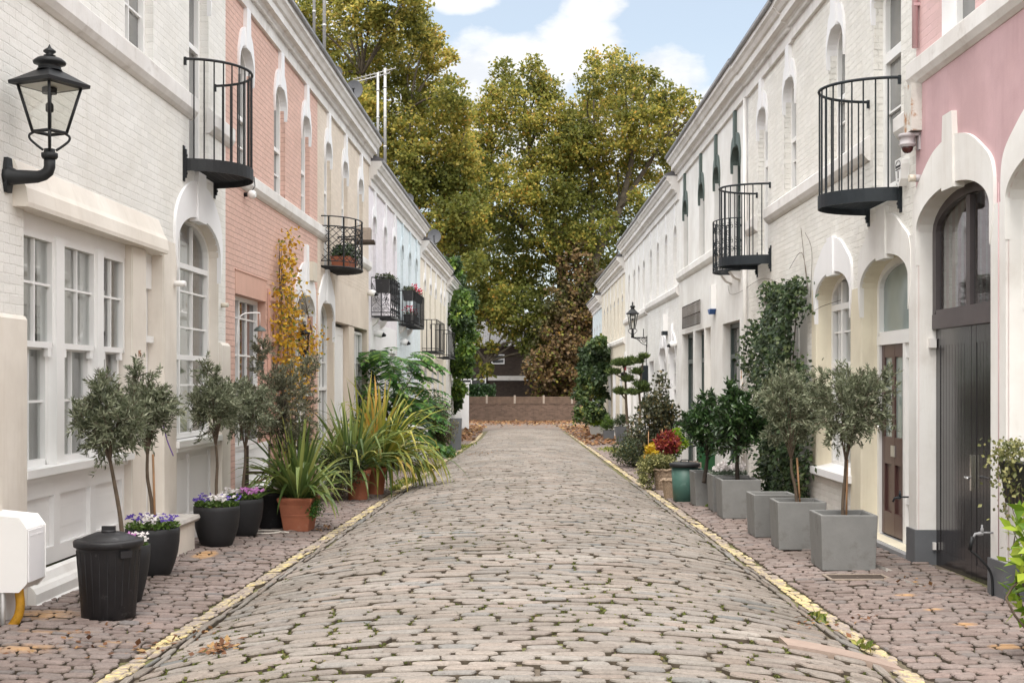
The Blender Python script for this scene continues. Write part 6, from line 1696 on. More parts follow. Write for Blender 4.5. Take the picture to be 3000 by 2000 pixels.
mesh_np('foliage', V, [Q], M['ivy_leaf'], T)
mb = MB(FR.P)
for k in range(12):
    y0 = rnd.uniform(17.7, 19.0); mb.tube(bez([(y0,.03,FR.g(19)),(y0+rnd.uniform(-.3,.3),.05,-.8),(y0+rnd.uniform(-.3,.3),.05,.3),(y0+rnd.uniform(-.3,.3),.04,1.2)], 4), .008, 4)
for pl in ([(17.0,.03,1.1),(16.9,.03,1.7),(17.3,.03,2.0)], [(17.1,.03,1.2),(17.5,.03,1.75),(18.3,.03,1.6)], [(18.5,.03,1.35),(20.3,.02,1.62),(22.4,.03,1.55),(23.3,.05,1.58),(23.5,.06,1.75)], [(19,.03,.6),(21.0,.03,.75)], [(18.8,.03,-.2),(20.8,.03,-.05),(22.0,.02,.2)], [(16.95,.02,.9),(16.4,.02,.95),(15.9,-.1,1.0)], [(17.2,.02,1.2),(17.6,.02,2.1)]):
    mb.tube(bez(pl, 5), .0035, 4)
mb.build('stems', M['bark'], T)
mb = MB(FR.P)
for y in (21.9, 22.05, 22.2): mb.tube([(y,.04,-1.6),(y,.04,.30)], .012, 5)
for k in range(6): mb.tube([(21.88,.045,.2-.3*k),(22.22,.045,.2-.3*k)], .010, 4)
tag(mb.build('trellis', M['rust'], origin=FR.P(22,0,-1.6)), 'narrow rusty metal trellis on the wall between the ivy and the tall green framed window', 'trellis')
# fern leaved tree on the left
def pinnate(T, C, n, spread, L, mat, rise=.5, np_=10):
    parts = []; mb = MB()
    for i in range(n):
        a = rng.uniform(0, 2*PI); hgt = rng.uniform(-.1, 1.)
        p = np.array(C)+np.array([math.cos(a)*spread[0]*rng.uniform(.1,.75), math.sin(a)*spread[1]*rng.uniform(.1,.75), hgt*spread[2]])
        d = np.array([math.cos(a)+.2, math.sin(a)-.25, rng.uniform(.0, .7)]); d /= np.linalg.norm(d)
        l = L*rng.uniform(.7, 1.25); pl = [tuple(p)]
        Ps, Ds = [], []
        for k in range(np_):
            sd = np.cross(d, [0,0,1.]); sd /= np.linalg.norm(sd)+1e-6
            for s in (-1, 1): Ps.append(p); Ds.append(sd*s+d*.45+np.array([0,0,-.25]))
            d = d+np.array([0,0,-.09-.03*k*.5]); d /= np.linalg.norm(d); p = p+d*l/np_; pl.append(tuple(p))
        Ps.append(p); Ds.append(d)
        m = len(Ps); f = np.array([math.sin(.35+2.5*(j//2)/np_) for j in range(m)])
        parts.append(leaf_quads(np.array(Ps), np.array(Ds), np.tile([0,-.2,1.], (m, 1))+rdir(m)*.15, .34*L*(.45+.6*f), .074*L))
        mb.tube(pl, .004, 3, caps=False)
    V, Q = merge(parts); mesh_np('foliage', V, [Q], M[mat], T)
    return mb
X, Y = -2.85, 30.0; g0 = float(gz(X, Y))
T = thing('fern_leaved_tree', 'shrubby tree with large fern like green leaves in front of the lilac house', 'tree', (X, Y, g0))
mb = pinnate(T, (X, Y, g0+.55), 230, (1.05, 1.8, 2.15), .68, 'fern_leaf', np_=8)
for k in range(9): mb.tube(bez([(X+rnd.uniform(-.1,.1),Y,g0),(X+rnd.uniform(-.4,.4),Y+rnd.uniform(-.5,.5),g0+1.0),(X+rnd.uniform(-.9,.9),Y+rnd.uniform(-1.3,1.3),g0+rnd.uniform(1.6,2.4))], 4), [.035,.033,.03,.028,.025,.022,.018,.014,.01], 6)
mb.build('stems', M['bark'], T)
X, Y = -2.62, 36.; g0 = float(gz(X, Y))
T = thing('fern_leaved_tree', 'lower clump of fern like leaves hanging over the white cupboard', 'tree', (X, Y, g0))
mb = pinnate(T, (X, Y, g0+.45), 130, (.55, 1.7, 1.1), .52, 'fern_leaf', np_=8)
for k in range(6): mb.tube(bez([(X,Y,g0),(X+rnd.uniform(-.4,.4),Y+rnd.uniform(-.5,.5),g0+.8),(X+rnd.uniform(-.7,.7),Y+rnd.uniform(-1.,1.),g0+1.5)], 4), .02, 5)
mb.build('stems', M['bark'], T)
# clipped cones and other left side plants
def cone(label, px, py, h, r, group='clipped box cones'):
    X, Y, Z = G(px, py); T = thing('topiary_cone', label, 'topiary', (X, Y, Z), group=group)
    n = 2600; z = h*(1-np.sqrt(rng.uniform(0, 1, n))); rr = r*(1-z/h)*rng.uniform(.75, 1.06, n)+.02; a = rng.uniform(0, 2*PI, n)
    P = np.stack([X+rr*np.cos(a), Y+rr*np.sin(a), Z+.25+z], -1); D = rdir(n)+np.stack([np.cos(a), np.sin(a), a*0+.2], -1)
    V, Q = leaf_quads(P, D, rdir(n), rng.uniform(.03,.05,n), rng.uniform(.010,.016,n)); mesh_np('foliage', V, [Q], M['box_leaf'], T)
    mb = MB(); mb.lathe([(r*.7,0),(r*.9,.26),(r*.8,.26),(r*.78,.22),(0,.22)], 20, c=(X,Y,Z), cap=False); mb.build('pot', M['black_pot'], T)
cone('clipped dark box cone beside the white garage doors, the left one', 1052, 1385, 1.15, .26); cone('clipped dark box cone beside the white garage doors, the right one', 1098, 1372, 1.10, .27)
X, Y, Z = G(1290, 1338); blob('shrub', 'brownish small leaved shrub next to the white cupboard', 'shrub', (X+.08, Y+.5, Z+.75), (.45,.7,.55), 3600, .05, .014, 'brownish_leaf', stems=8)
X, Y, Z = G(1240, 1345); blob('shrub', 'mixed green shrub hanging behind the white cupboard', 'shrub', (X+.05, Y+3.0, Z+1.25), (.7,1.4,.75), 3800, .07, .02, 'shrub_leaf', stems=8)
X, Y, Z = G(1310, 1342); blob('shrub', 'small dark leafy plant at the kerb below the brown shrub', 'shrub', (X, Y+.2, Z+.16), (.25,.3,.18), 700, .06, .018, 'fern_leaf')
X, Y, Z = G(990, 1490); blob('shrub', 'loose small leaved shrub between the two spiky plants', 'shrub', (X-.15, Y+1.3, Z+.55), (.45,.5,.5), 2600, .05, .014, 'shrub_leaf', stems=6)
blob('balcony_shrub', 'leafy dark shrub in a terracotta trough on the lattice balcony', 'shrub', FL.P(24.35, .30, 2.43), (.26,.62,.22), 1500, .06, .018, 'bay_leaf')
mb = MB(FL.P); mb.extr([(.14,2.13),(.44,2.13),(.47,2.29),(.48,2.32),(.10,2.32),(.11,2.29)], 23.85, 24.85)
tag(mb.build('terracotta_trough', M['terracotta'], origin=FL.P(24.35,.3,2.13)), 'ribbed terracotta trough standing on the lattice balcony', 'trough')
def trough(label, y0, y1, w0, w1, e0, e1, flowers=None, tall=.12):
    T = thing('window_box', label, 'window box', FL.P((y0+y1)/2, (w0+w1)/2, e0))
    mb = MB(FL.P); mb.extr([(w0+.02,e0),(w1-.02,e0),(w1,e1),(w0,e1)], y0, y1); mb.build('box', M['black_plastic'], T)
    n = 240; P = np.array([FL.P(rnd.uniform(y0,y1), rnd.uniform(w0,w1), e1+rnd.uniform(-.02,tall)) for _ in range(n)])
    V, Q = leaf_quads(P, rdir(n)+np.array([0,0,.6]), rdir(n), .06*rng.uniform(.6,1.2,n), .014); mesh_np('foliage', V, [Q], M['shrub_leaf'], T)
    if flowers:
        P = np.array([FL.P(rnd.choice(flowers)+rnd.gauss(0,.16), rnd.uniform(w0,w1), e1+rnd.uniform(.05,.24)) for _ in range(70)])
        V, Q = leaf_quads(P, rdir(70)*.6+np.array([0,0,.3]), rdir(70), .06, .026); mesh_np('blooms', V, [Q], M['p_red'], T)
trough('black window box hanging on the near end of the scrolled lilac balcony', 30.42, 30.72, .10, .44, 2.10, 2.42)
trough('long black window box on the street side of the scrolled lilac balcony', 30.9, 32.3, .30, .45, 2.14, 2.44)
trough('round ended black window box with spiky tops on the geranium balcony', 36.35, 36.7, .12, .40, 2.28, 2.56)
trough('window box with red geraniums on the top rail of the blue house balcony', 37.2, 39.4, .28, .42, 2.36, 2.56, (37.4, 38.9))
trough('black trough with red geraniums on the floor of the blue house balcony', 36.5, 38.8, .12, .36, 1.66, 1.90, (36.7, 38.6))
# ivy over the left end house
def ivymass(name, label, clumps, per, L, W, mat, base, grp=None, ysp=1.2):
    T = thing(name, label, 'climber', base, group=grp)
    Ps = []
    for px, py, r, Y in clumps:
        rr = r/FOC*Y*1.15; c = np.array(atpx(px, py, Y))
        sub = c+ball(9)*rr*.85
        i = rng.integers(0, 9, per); Ps.append(sub[i]+ball(per)*rr*.52*np.array([1,ysp,1]))
    P = np.concatenate(Ps); n = len(P)
    D = rdir(n)+np.array([.2,-.3,-.5])
    V, Q = leaf_quads(P, D, rdir(n)+np.array([0,-.6,.7]), L*rng.uniform(.6,1.25,n), W*rng.uniform(.7,1.2,n))
    mesh_np('foliage', V, [Q], M[mat], T)
    return T
cl = [(1318,790,26),(1330,830,32),(1312,850,22),(1350,860,30),(1318,900,28),(1360,895,22),(1340,930,34),(1316,960,24),(1345,985,34),(1318,1020,26),(1350,1040,32),(1325,1075,30),(1352,1090,28),(1372,880,26),(1378,930,22),(1368,975,24),(1365,1020,22),(1358,1060,26),(1330,775,20),(1300,770,16),(1322,1120,24),(1340,1140,26),(1312,1160,18),(1330,1180,22),(1300,1090,14)]
ivymass('ivy', 'bright green ivy tumbling over the end house of the left terrace', [(a,b,c,58+rnd.uniform(-2,2.5)) for a,b,c in cl], 620, .20, .07, 'green_ivy', FL.P(58, .3, FL.g(58)))
cl = [(1745,1000,26),(1770,1010,20),(1725,1025,26),(1755,1040,30),(1780,1050,16),(1715,1060,24),(1745,1075,30),(1770,1080,18),(1712,1100,26),(1745,1110,28),(1720,1140,28),(1752,1150,24),(1700,1160,18)]
ivymass('ivy', 'dark green and yellow ivy bulging from the far end of the right terrace', [(a,b,c,55+rnd.uniform(-2,2)) for a,b,c in cl], 300, .22, .075, 'far_ivy', FR.P(56, .3, FR.g(56)))
cl = [(1715,1190,24),(1745,1190,24),(1700,1215,22),(1735,1220,24),(1760,1205,18)]
ivymass('shrub', 'loose dark green shrub under the ivy at the far right', [(a,b,c,52+rnd.uniform(-1,1)) for a,b,c in cl], 320, .16, .05, 'far_ivy', (3.2,52,float(gz(3.2,52))))
# right side pots' plants
def ontop(p, dz, dx=0, dy=0): return (p[0]+dx, p[1]+dy, p[2]+dz)
blob('shrub', 'yellow green shrub in the low white planter at the far right', 'shrub', ontop(PT['white1'], .28), (.42,.42,.34), 1500, .10, .035, 'lime_leaf')
blob('shrub', 'feathery grey green plant in the square blue grey planter', 'shrub', ontop(PT['blue1'], .22), (.30,.30,.34), 1200, .12, .012, 'pansy_green', up=.6)
blob('box_ball', 'clipped dark box ball in the tall tapering planter', 'topiary', ontop(PT['slate1'], .22), (.29,.29,.27), 1900, .04, .014, 'box_leaf', sub=26, sr=.4)
T = thing('cloud_pine', 'cloud pruned pine with a straight bare stem and flat pads, rising from the ribbed pot', 'pine tree', (PT['pine'][0], PT['pine'][1], PT['pine'][2]))
def pine(T, stem, pads, Y):
    mb = MB(); mb.tube(bez([atpx(px, py, Y) for px, py in stem], 5), [ (.055-.035*k/(5*(len(stem)-1))) for k in range(5*(len(stem)-1)+1)], 7)
    Ps, Ds = [], []
    for px, py, rx, ry in pads:
        c = np.array(atpx(px, py, Y)); k = int(rx*26)
        q = ball(k)*np.array([rx, rx, ry])/FOC*Y; q[:, 2] *= 1
        Ps.append(c+q); Ds.append(rdir(k)*.7+np.array([0,0,.8])+q*1.2)
        near = min(stem, key=lambda s: abs(s[1]-py-12)); mb.tube([atpx(near[0], near[1], Y), tuple(c)], [.03,.012], 5)
    P, D = np.concatenate(Ps), np.concatenate(Ds); n = len(P)
    V, Q = leaf_quads(P, D, rdir(n), .16*rng.uniform(.6,1.2,n), .016)
    mb.build('trunk', M['bark'], T); mesh_np('needles', V, [Q], M['pine_leaf'], T)
pine(T, [(1846,1300),(1838,1240),(1834,1170),(1832,1110),(1827,1075)], [(1823,1066,32,9),(1797,1093,19,5),(1838,1113,17,8),(1816,1150,17,8),(1850,1060,18,8)], 36.6)
T = thing('cloud_pine', 'cloud pruned pine with a curved stem beside it, standing nearer the lantern', 'pine tree', (PT['pine'][0]+.2, PT['pine'][1]-.2, PT['pine'][2]))
pine(T, [(1850,1300),(1862,1270),(1873,1235),(1876,1190),(1873,1150),(1878,1100),(1884,1060)], [(1878,1131,22,9),(1856,1152,20,7),(1866,1092,14,7),(1886,1048,14,5),(1889,1145,14,7),(1872,1062,12,5)], 36.2)
X, Y, Z = G(1940, 1345)
blob('camellia', 'loose leafy camellia with brownish leaves rising behind the red and yellow plants', 'shrub', (3.22, 28.3, .85), (.72,.9,1.15), 3000, .10, .030, 'camellia_leaf', stems=10, sub=22, sr=.30)
blob('shrub', 'wide grey green shrub beside the ribbed black pot on the right', 'shrub', (2.95, 30.5, .02), (.62,1.6,.50), 4200, .07, .018, 'shrub_leaf', stems=8, sub=20)
blob('shrub', 'rounded dark shrub under the camellia', 'shrub', (3.3, 28.6, .02), (.45,.8,.42), 2600, .07, .020, 'shrub_leaf', stems=6)
X, Y, Z = G(1945, 1360)
blob('coleus', 'crimson leaved coleus behind the variegated shrub', 'shrub', (2.96, 24.6, .40), (.36,.40,.30), 1700, .075, .028, 'red_leaf', sub=12)
blob('coleus', 'yellow and orange leaved plant to the left of the crimson one', 'shrub', (2.66, 24.4, .20), (.22,.3,.28), 1000, .07, .026, 'gold_leaf', sub=9)
blob('shrub', 'bright green leafy plant mixed in above the crimson coleus', 'shrub', (3.22, 25.1, .46), (.26,.35,.24), 800, .08, .028, 'lime_leaf', sub=9)
blob('variegated_shrub', 'cream and green variegated shrub spilling from the larger wicker basket', 'shrub', (BK1[0]-.10, BK1[1]+.05, BK1[2]+.47), (.36,.38,.25), 3200, .045, .015, 'vari_leaf', sub=22, stems=6)
blob('variegated_shrub', 'trailing stems of the variegated shrub hanging to the ground left of the baskets', 'shrub', (BK1[0]-.34, BK1[1]-.05, BK1[2]+.24), (.20,.22,.26), 1100, .045, .014, 'vari_leaf', sub=10, gravity=.5)
X, Y, Z = G(2055, 1462)
blob('ivy_sprig', 'sprig of ivy trailing on the ground at the foot of the green dustbin', 'climber', (X, Y-.02, Z+.06), (.26,.14,.09), 420, .06, .02, 'bay_leaf', sub=9)
mb = MB()
for dx, h in ((-.1,.9),(.06,.8),(.2,.95)): mb.tube([(dx,0,0),(dx*.9,.02,h)], .009, 5)
X, Y, Z = G(1945, 1360); o = mb.build('garden_canes', M['cane']); o.location = (2.78, 25.2, -.25); tag(o, 'three thin bamboo canes standing among the red leaved plants', 'canes')
# right edge of the frame
X, Y = 2.98, 7.75; g0 = float(gz(X, Y))
T = thing('potted_shrub', 'yellow green laurel like shrub at the right edge of the picture', 'shrub', (X+.25, Y, g0))
C = np.array((X+.30, Y, g0+.62))
n = 420; P = C+ball(n)*np.array([.27,.30,.50]); D = rdir(n)+(P-C)*2+np.array([-.15,0,.25])
V, Q = leaf_quads(P, D, rdir(n)+np.array([0,-.5,.8]), .12*rng.uniform(.6,1.2,n), .026*rng.uniform(.8,1.2,n)); mesh_np('foliage', V, [Q], M['lime_leaf'], T)
mb = MB()
for k in range(8): mb.tube(bez([(X+.25,Y,g0+.1),tuple((C+rng.normal(0,.1,3))),tuple(C+ball(1)[0]*np.array([.28,.28,.5]))], 3), .008, 4)
mb.build('stems', M['bark'], T)
mb = MB(); mb.lathe([(.12,0),(.15,.16),(.13,.16),(.12,.12),(0,.12)], 20, c=(X+.38,Y,g0), cap=False); mb.build('pot', M['black_pot'], T)
T = thing('wall_basket', 'dark wall basket of trailing small leaved ivy at the right edge', 'hanging basket', FR.P(9.75, 0, -.65))
mb = MB(FR.P); mb.extr([(0,-.95),(.10,-.95),(.15,-.62),(0,-.62)], 9.5, 10.0); mb.build('basket', M['iron'], T)
P = np.array([FR.P(rnd.gauss(9.80,.17), rnd.uniform(.02,.22), -.52-abs(rnd.gauss(0,.24))+rnd.uniform(0,.1)) for _ in range(750)]); n = len(P)
V, Q = leaf_quads(P, rdir(n)+np.array([-.2,-.3,-.6]), rdir(n)+np.array([-.4,-.6,.5]), .042*rng.uniform(.6,1.2,n), .014*rng.uniform(.7,1.2,n)); mesh_np('foliage', V, [Q], M['vari_leaf'], T)
mb = MB(FR.P)
for k in range(7): mb.tube(bez([(9.75+rnd.uniform(-.2,.15),.12,-.65),(9.75+rnd.uniform(-.2,.2),.13,-1.0),(9.75+rnd.uniform(-.2,.2),.08,-1.3+rnd.uniform(-.1,.2))], 4), .003, 3)
mb.build('stems', M['bark'], T)
mb = MB(); mb.tube(bez([atpx(475,1235,12.2), atpx(490,1290,12.2), atpx(508,1335,12.25)], 4), .006, 4)
tag(mb.build('ribbon', M['purple'], origin=atpx(490,1290,12.2)), 'thin purple ribbon hanging from the second olive tree', 'ribbon')
# ================================================================== far end: wall, fence, house, plane trees
M['fence_wood'] = paint('old brown fence wood', (.13,.085,.06), .85, .3, 3, 30, .4)
YW = 90.2; gw = float(gz(0, YW))
mb = MB(); mb.box(-14, 5.4, YW, YW+.3, gw-.5, CAMH-1.66, 0)
T = thing('brick_wall', 'long low old brick wall closing the far end of the street', 'wall', (0, YW, gw))
mb.build('wall', M['old_brick'], T)
mb = MB(); mb.box(-14.02, 5.42, YW-.02, YW+.32, CAMH-1.66, CAMH-1.60); mb.build('coping', M['old_brick'], T)
T = thing('fence', 'wooden panel fence with concrete posts standing on the brick wall', 'fence', (0, YW+.15, CAMH-1.6))
for px in (1262, 1344, 1426, 1508, 1593, 1676):
    x = (px-1500)/FOC*YW; mb = MB(); mb.box(x-.07, x+.07, YW+.08, YW+.22, CAMH-1.60, CAMH-1.02); mb.build('post', M['wood_grey'], T)
mb = MB(); mb.box(-6, 5.3, YW+.12, YW+.17, CAMH-1.60, CAMH-1.12)
for k in range(4): mb.box(-6, 5.3, YW+.10, YW+.121, CAMH-1.58+k*.12, CAMH-1.49+k*.12)
mb.build('panel', M['fence_wood'], T)
def hedge(name, label, c, r, n, mat='box_leaf'):
    T = thing(name, label, 'hedge', (c[0], c[1], c[2]-r[2]))
    P = np.array(c)+rng.uniform(-1, 1, (n, 3))*np.array(r); 
    V, Q = leaf_quads(P, rdir(n)+np.array([0,-.3,.4]), rdir(n), rng.uniform(.15,.26,n), rng.uniform(.05,.08,n)); mesh_np('foliage', V, [Q], M[mat], T)
hedge('hedge', 'dark clipped hedge above the left part of the brick wall', (-2.6, 92.2, CAMH-.75), (1.35,.6,.42), 2400, 'bay_leaf')
# house behind the wall
YH = 101.
xh = lambda px: (px-1500)/FOC*YH
eh = lambda py: (HZ-py)/FOC*YH+CAMH
T = thing('back_house', 'low house with a grey tiled roof partly hidden by the plane trees', 'house', (0, YH, gw-1))
mb = MB(); mb.box(xh(1290), xh(1800), YH, YH+8, gw-1.5, eh(1012)); mb.build('wall', M['dark_brick'], T)
mb = MB(); mb.add([(xh(1270),YH-.5,eh(1012)),(xh(1820),YH-.5,eh(1012)),(xh(1790),YH+4,eh(905)),(xh(1300),YH+4,eh(905)),(xh(1270),YH+8.5,eh(1012)),(xh(1820),YH+8.5,eh(1012))], [(0,1,2,3),(3,2,5,4),(0,3,4),(1,5,2),(0,4,5,1)])
ro = mb.build('roof', M['slate'], T)
mr, nt, b = newmat('grey tiled roof')
tc = nt.nodes.new('ShaderNodeTexCoord'); sp = nt.nodes.new('ShaderNodeSeparateXYZ'); nt.links.new(tc.outputs['Object'], sp.inputs[0]); cb = nt.nodes.new('ShaderNodeCombineXYZ'); nt.links.new(sp.outputs['X'], cb.inputs[0]); nt.links.new(sp.outputs['Z'], cb.inputs[1])
br = nd(nt, 'ShaderNodeTexBrick'); br.inputs['Scale'].default_value = 1; br.inputs['Brick Width'].default_value = .35; br.inputs['Row Height'].default_value = .17; br.inputs['Mortar Size'].default_value = .012
br.inputs['Color1'].default_value = (.26,.25,.26,1); br.inputs['Color2'].default_value = (.20,.195,.20,1); br.inputs['Mortar'].default_value = (.08,.08,.085,1)
nt.links.new(cb.outputs[0], br.inputs['Vector']); nt.links.new(br.outputs['Color'], b.inputs['Base Color']); b.inputs['Roughness'].default_value = .8
ro.data.materials[0] = mr
mb = MB(); mb.box(xh(1290), xh(1800), YH-.56, YH-.44, eh(1014), eh(1007)); mb.build('gutter', M['trim'], T)
for a, c, d, e in ((1440,1478,1038,1066),(1545,1585,1040,1068)):
    mb = MB(); mb.box(xh(a), xh(c), YH-.06, YH-.001, eh(e), eh(d)); w = mb.build('window', M['trim'], T)
    mb = MB(); m_ = (d+e)/2
    mb.box(xh(a)+.08, xh(c)-.08, YH-.08, YH-.061, eh(m_)+.04, eh(d)-.08); mb.box(xh(a)+.08, xh(c)-.08, YH-.08, YH-.061, eh(e)+.08, eh(m_)-.04); mb.build('pane', M['pane_dark'], w)
mb = MB(); mb.box(xh(1435), xh(1572), YH-3, YH-.002, gw-1, eh(1114)); mb.build('extension', M['dark_brick'], T)
mb = MB(); mb.box(xh(1432), xh(1575), YH-3.15, YH-.002, eh(1114), eh(1101)); mb.build('flat_roof', M['trim_old'], T)
mb = MB(); mb.box(xh(1330), xh(1425), YH-2.5, YH-.002, gw-1, eh(1113)); mb.build('conservatory', M['pane_dark'], T)
mb = MB()
for px in (1332, 1356, 1384, 1424): mb.box(xh(px)-.05, xh(px)+.05, YH-2.56, YH-2.501, gw, eh(1085))
mb.box(xh(1330), xh(1426), YH-2.57, YH-2.501, eh(1113), eh(1109)); mb.build('frame', M['trim'], T)

# plane trees
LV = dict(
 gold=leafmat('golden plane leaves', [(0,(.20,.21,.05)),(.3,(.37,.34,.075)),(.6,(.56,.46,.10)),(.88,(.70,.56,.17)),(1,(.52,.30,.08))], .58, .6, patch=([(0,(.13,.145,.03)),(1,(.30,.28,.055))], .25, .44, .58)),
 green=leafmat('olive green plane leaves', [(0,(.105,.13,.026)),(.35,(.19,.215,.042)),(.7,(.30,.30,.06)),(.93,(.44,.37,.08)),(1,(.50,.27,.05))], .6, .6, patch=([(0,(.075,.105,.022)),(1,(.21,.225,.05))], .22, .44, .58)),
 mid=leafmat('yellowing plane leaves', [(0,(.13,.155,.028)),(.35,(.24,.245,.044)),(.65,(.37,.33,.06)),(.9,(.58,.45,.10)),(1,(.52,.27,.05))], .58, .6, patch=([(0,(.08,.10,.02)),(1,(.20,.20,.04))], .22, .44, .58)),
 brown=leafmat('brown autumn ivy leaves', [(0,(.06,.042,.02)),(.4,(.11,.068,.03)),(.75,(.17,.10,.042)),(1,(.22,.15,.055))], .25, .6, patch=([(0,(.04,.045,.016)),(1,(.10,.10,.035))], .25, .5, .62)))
def plane_tree(label, clumps, limbs, base, per, L=.25, grp='tall plane trees beyond the houses', name='plane_tree'):
    T = thing(name, label, 'tree', base, group=grp)
    Ps, Mi = [], []
    for px, py, r, Y, mi in clumps:
        rr = r/FOC*Y; c = np.array(atpx(px, py, Y)); k = int(per*4.1*(r/85)**2)
        ns = 36
        sub = c+rdir(ns)*(rng.uniform(.1, 1, (ns, 1))**.5)*rr*np.array([1,1.25,1])*1.0
        srad = rr*rng.uniform(.12, .34, ns)
        i = rng.integers(0, ns, k)
        q_ = sub[i]+ball(k)*srad[i][:, None]*np.array([1.25,1.25,.75])
        lo_ = rng.uniform(0, 1, k) < .34; q_[lo_] = c+ball(int(lo_.sum()))*rr*1.15
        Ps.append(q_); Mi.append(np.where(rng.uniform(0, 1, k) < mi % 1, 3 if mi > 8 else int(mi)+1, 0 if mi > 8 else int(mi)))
    P = np.concatenate(Ps); n = len(P)
    D = rdir(n)+np.array([0,-.2,-.25])
    V, Q = leaf_quads(P, D, rdir(n)+np.array([0,-.7,.7]), L*rng.uniform(.6,1.2,n), L*.42*rng.uniform(.7,1.2,n))
    mesh_np('crown', V, [Q], [LV['green'], LV['mid'], LV['gold'], LV['brown']], T, mi=np.concatenate(Mi))
    mb = MB()
    for pl, r0, r1 in limbs:
        pts = bez([atpx(*q) for q in pl], 5); m = len(pts)
        mb.tube(pts, [r0+(r1-r0)*k/(m-1) for k in range(m)], 9)
    # finer branches reaching into the clumps
    for j, (px, py, r, Y, mi) in enumerate(clumps):
        pl, r0, r1 = min(limbs, key=lambda l: min((q[0]-px)**2+(q[1]-py-60)**2 for q in l[0]))
        q = min(pl, key=lambda q: (q[0]-px)**2+(q[1]-py-60)**2)
        a, c = Vector(atpx(*q)), Vector(atpx(px, py, Y))
        mb.tube(bez([tuple(a), tuple(a.lerp(c, .5)+Vector((rnd.uniform(-.5,.5), 0, rnd.uniform(.0,.8)))), tuple(c)], 4), [.10*(1-.09*k) for k in range(9)], 5)
        for s in range(3):
            d = Vector(rdir(1)[0])*r/FOC*Y*.8; mb.tube([tuple(c), tuple(c+d)], [.03,.012], 4)
    mb.build('trunk', M['bark_plane'], T)
    return T
def lay(lst, Y, sp, f):
    return [(a, b, c, Y+rnd.uniform(-sp, sp), f(b)) for a, b, c in lst]
left = [(880,40,70),(960,110,80),(930,-40,90),(1050,40,80),(1020,-60,80),(1120,-70,70),(1150,70,70),(1215,30,52),(1205,-30,45),(1220,140,80),(1255,110,45),(1110,170,100),(980,220,80),(1275,165,48),(1150,300,110),(1255,290,90),(1315,290,62),(1325,165,22),(1050,310,80),(1200,430,110),(1300,410,90),(1352,330,42),(1120,430,60),(1250,560,110),(1330,520,70),(1295,660,80),(1355,600,70),(1190,540,60),(1330,740,70),(1385,690,55),(1390,780,45),(1360,460,55),(1345,420,50),(1382,520,48),(1372,620,55),(1350,680,55),(1400,600,40)]
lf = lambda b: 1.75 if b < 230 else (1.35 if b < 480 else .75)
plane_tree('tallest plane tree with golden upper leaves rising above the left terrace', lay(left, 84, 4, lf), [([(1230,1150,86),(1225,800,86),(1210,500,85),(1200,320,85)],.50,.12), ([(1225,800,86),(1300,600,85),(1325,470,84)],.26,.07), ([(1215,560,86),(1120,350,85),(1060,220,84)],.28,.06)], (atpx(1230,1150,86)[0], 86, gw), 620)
A = [(1395,420,48),(1388,500,60),(1400,340,36),(1390,640,55),(1600,270,55),(1680,380,60),(1660,480,70),(1665,590,75),(1660,690,70),(1450,270,40),(1472,205,38),(1560,200,40),(1500,260,52),(1590,250,44),(1440,318,62),(1540,320,80),(1630,340,62),(1420,400,75),(1520,430,95),(1620,440,85),(1408,520,75),(1500,555,95),(1600,560,95),(1425,650,85),(1525,680,95),(1620,680,80),(1400,770,80),(1490,790,95),(1580,800,90),(1420,880,70),(1500,890,70),(1565,905,70),(1398,860,60),(1390,940,36)]
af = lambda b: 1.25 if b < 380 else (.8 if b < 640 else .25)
B = [(1690,420,60),(1870,250,48),(1935,330,50),(1735,172,26),(1790,185,45),(1735,235,52),(1830,215,58),(1770,290,70),(1850,300,70),(1915,225,30),(1950,290,52),(2010,300,42),(1700,350,70),(1800,370,90),(1900,370,80),(1985,380,62),(2040,340,24),(1705,460,85),(1810,480,95),(1905,480,80),(1968,460,45),(1725,570,85),(1815,600,85),(1890,590,52),(1745,680,75),(1815,710,55),(1690,720,60),(1780,800,55),(1740,790,60)]
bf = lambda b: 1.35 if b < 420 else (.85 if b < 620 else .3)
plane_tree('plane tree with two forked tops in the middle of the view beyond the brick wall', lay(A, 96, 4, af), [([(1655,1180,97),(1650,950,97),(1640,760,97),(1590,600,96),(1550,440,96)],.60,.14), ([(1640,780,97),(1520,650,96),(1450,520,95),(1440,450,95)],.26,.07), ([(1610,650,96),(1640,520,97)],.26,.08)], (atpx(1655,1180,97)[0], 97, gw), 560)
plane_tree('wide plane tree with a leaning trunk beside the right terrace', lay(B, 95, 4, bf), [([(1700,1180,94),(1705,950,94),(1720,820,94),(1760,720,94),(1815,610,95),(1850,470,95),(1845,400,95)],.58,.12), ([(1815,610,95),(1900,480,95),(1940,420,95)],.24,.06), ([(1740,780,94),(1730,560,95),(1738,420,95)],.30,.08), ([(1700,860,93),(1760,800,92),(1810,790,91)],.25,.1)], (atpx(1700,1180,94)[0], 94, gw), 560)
br_ = [(1690,790,62),(1705,860,62),(1650,890,60),(1700,930,70),(1745,930,45),(1640,960,70),(1705,1000,70),(1620,1030,72),(1680,1060,72),(1590,1080,58),(1730,1060,48),(1640,1110,60),(1700,1130,60),(1600,1150,45),(1735,1150,45),(1690,720,40),(1660,1170,50)]
plane_tree('mass of brown autumn ivy wrapped round the plane tree trunks', [(a,b,c,91.8+rnd.uniform(-.6,1.2),9.84) for a,b,c in br_], [([(1690,1190,93),(1690,900,93),(1695,740,93)],.2,.1)], (4.6, 93, gw), 520, .28, None, 'climbing_ivy')
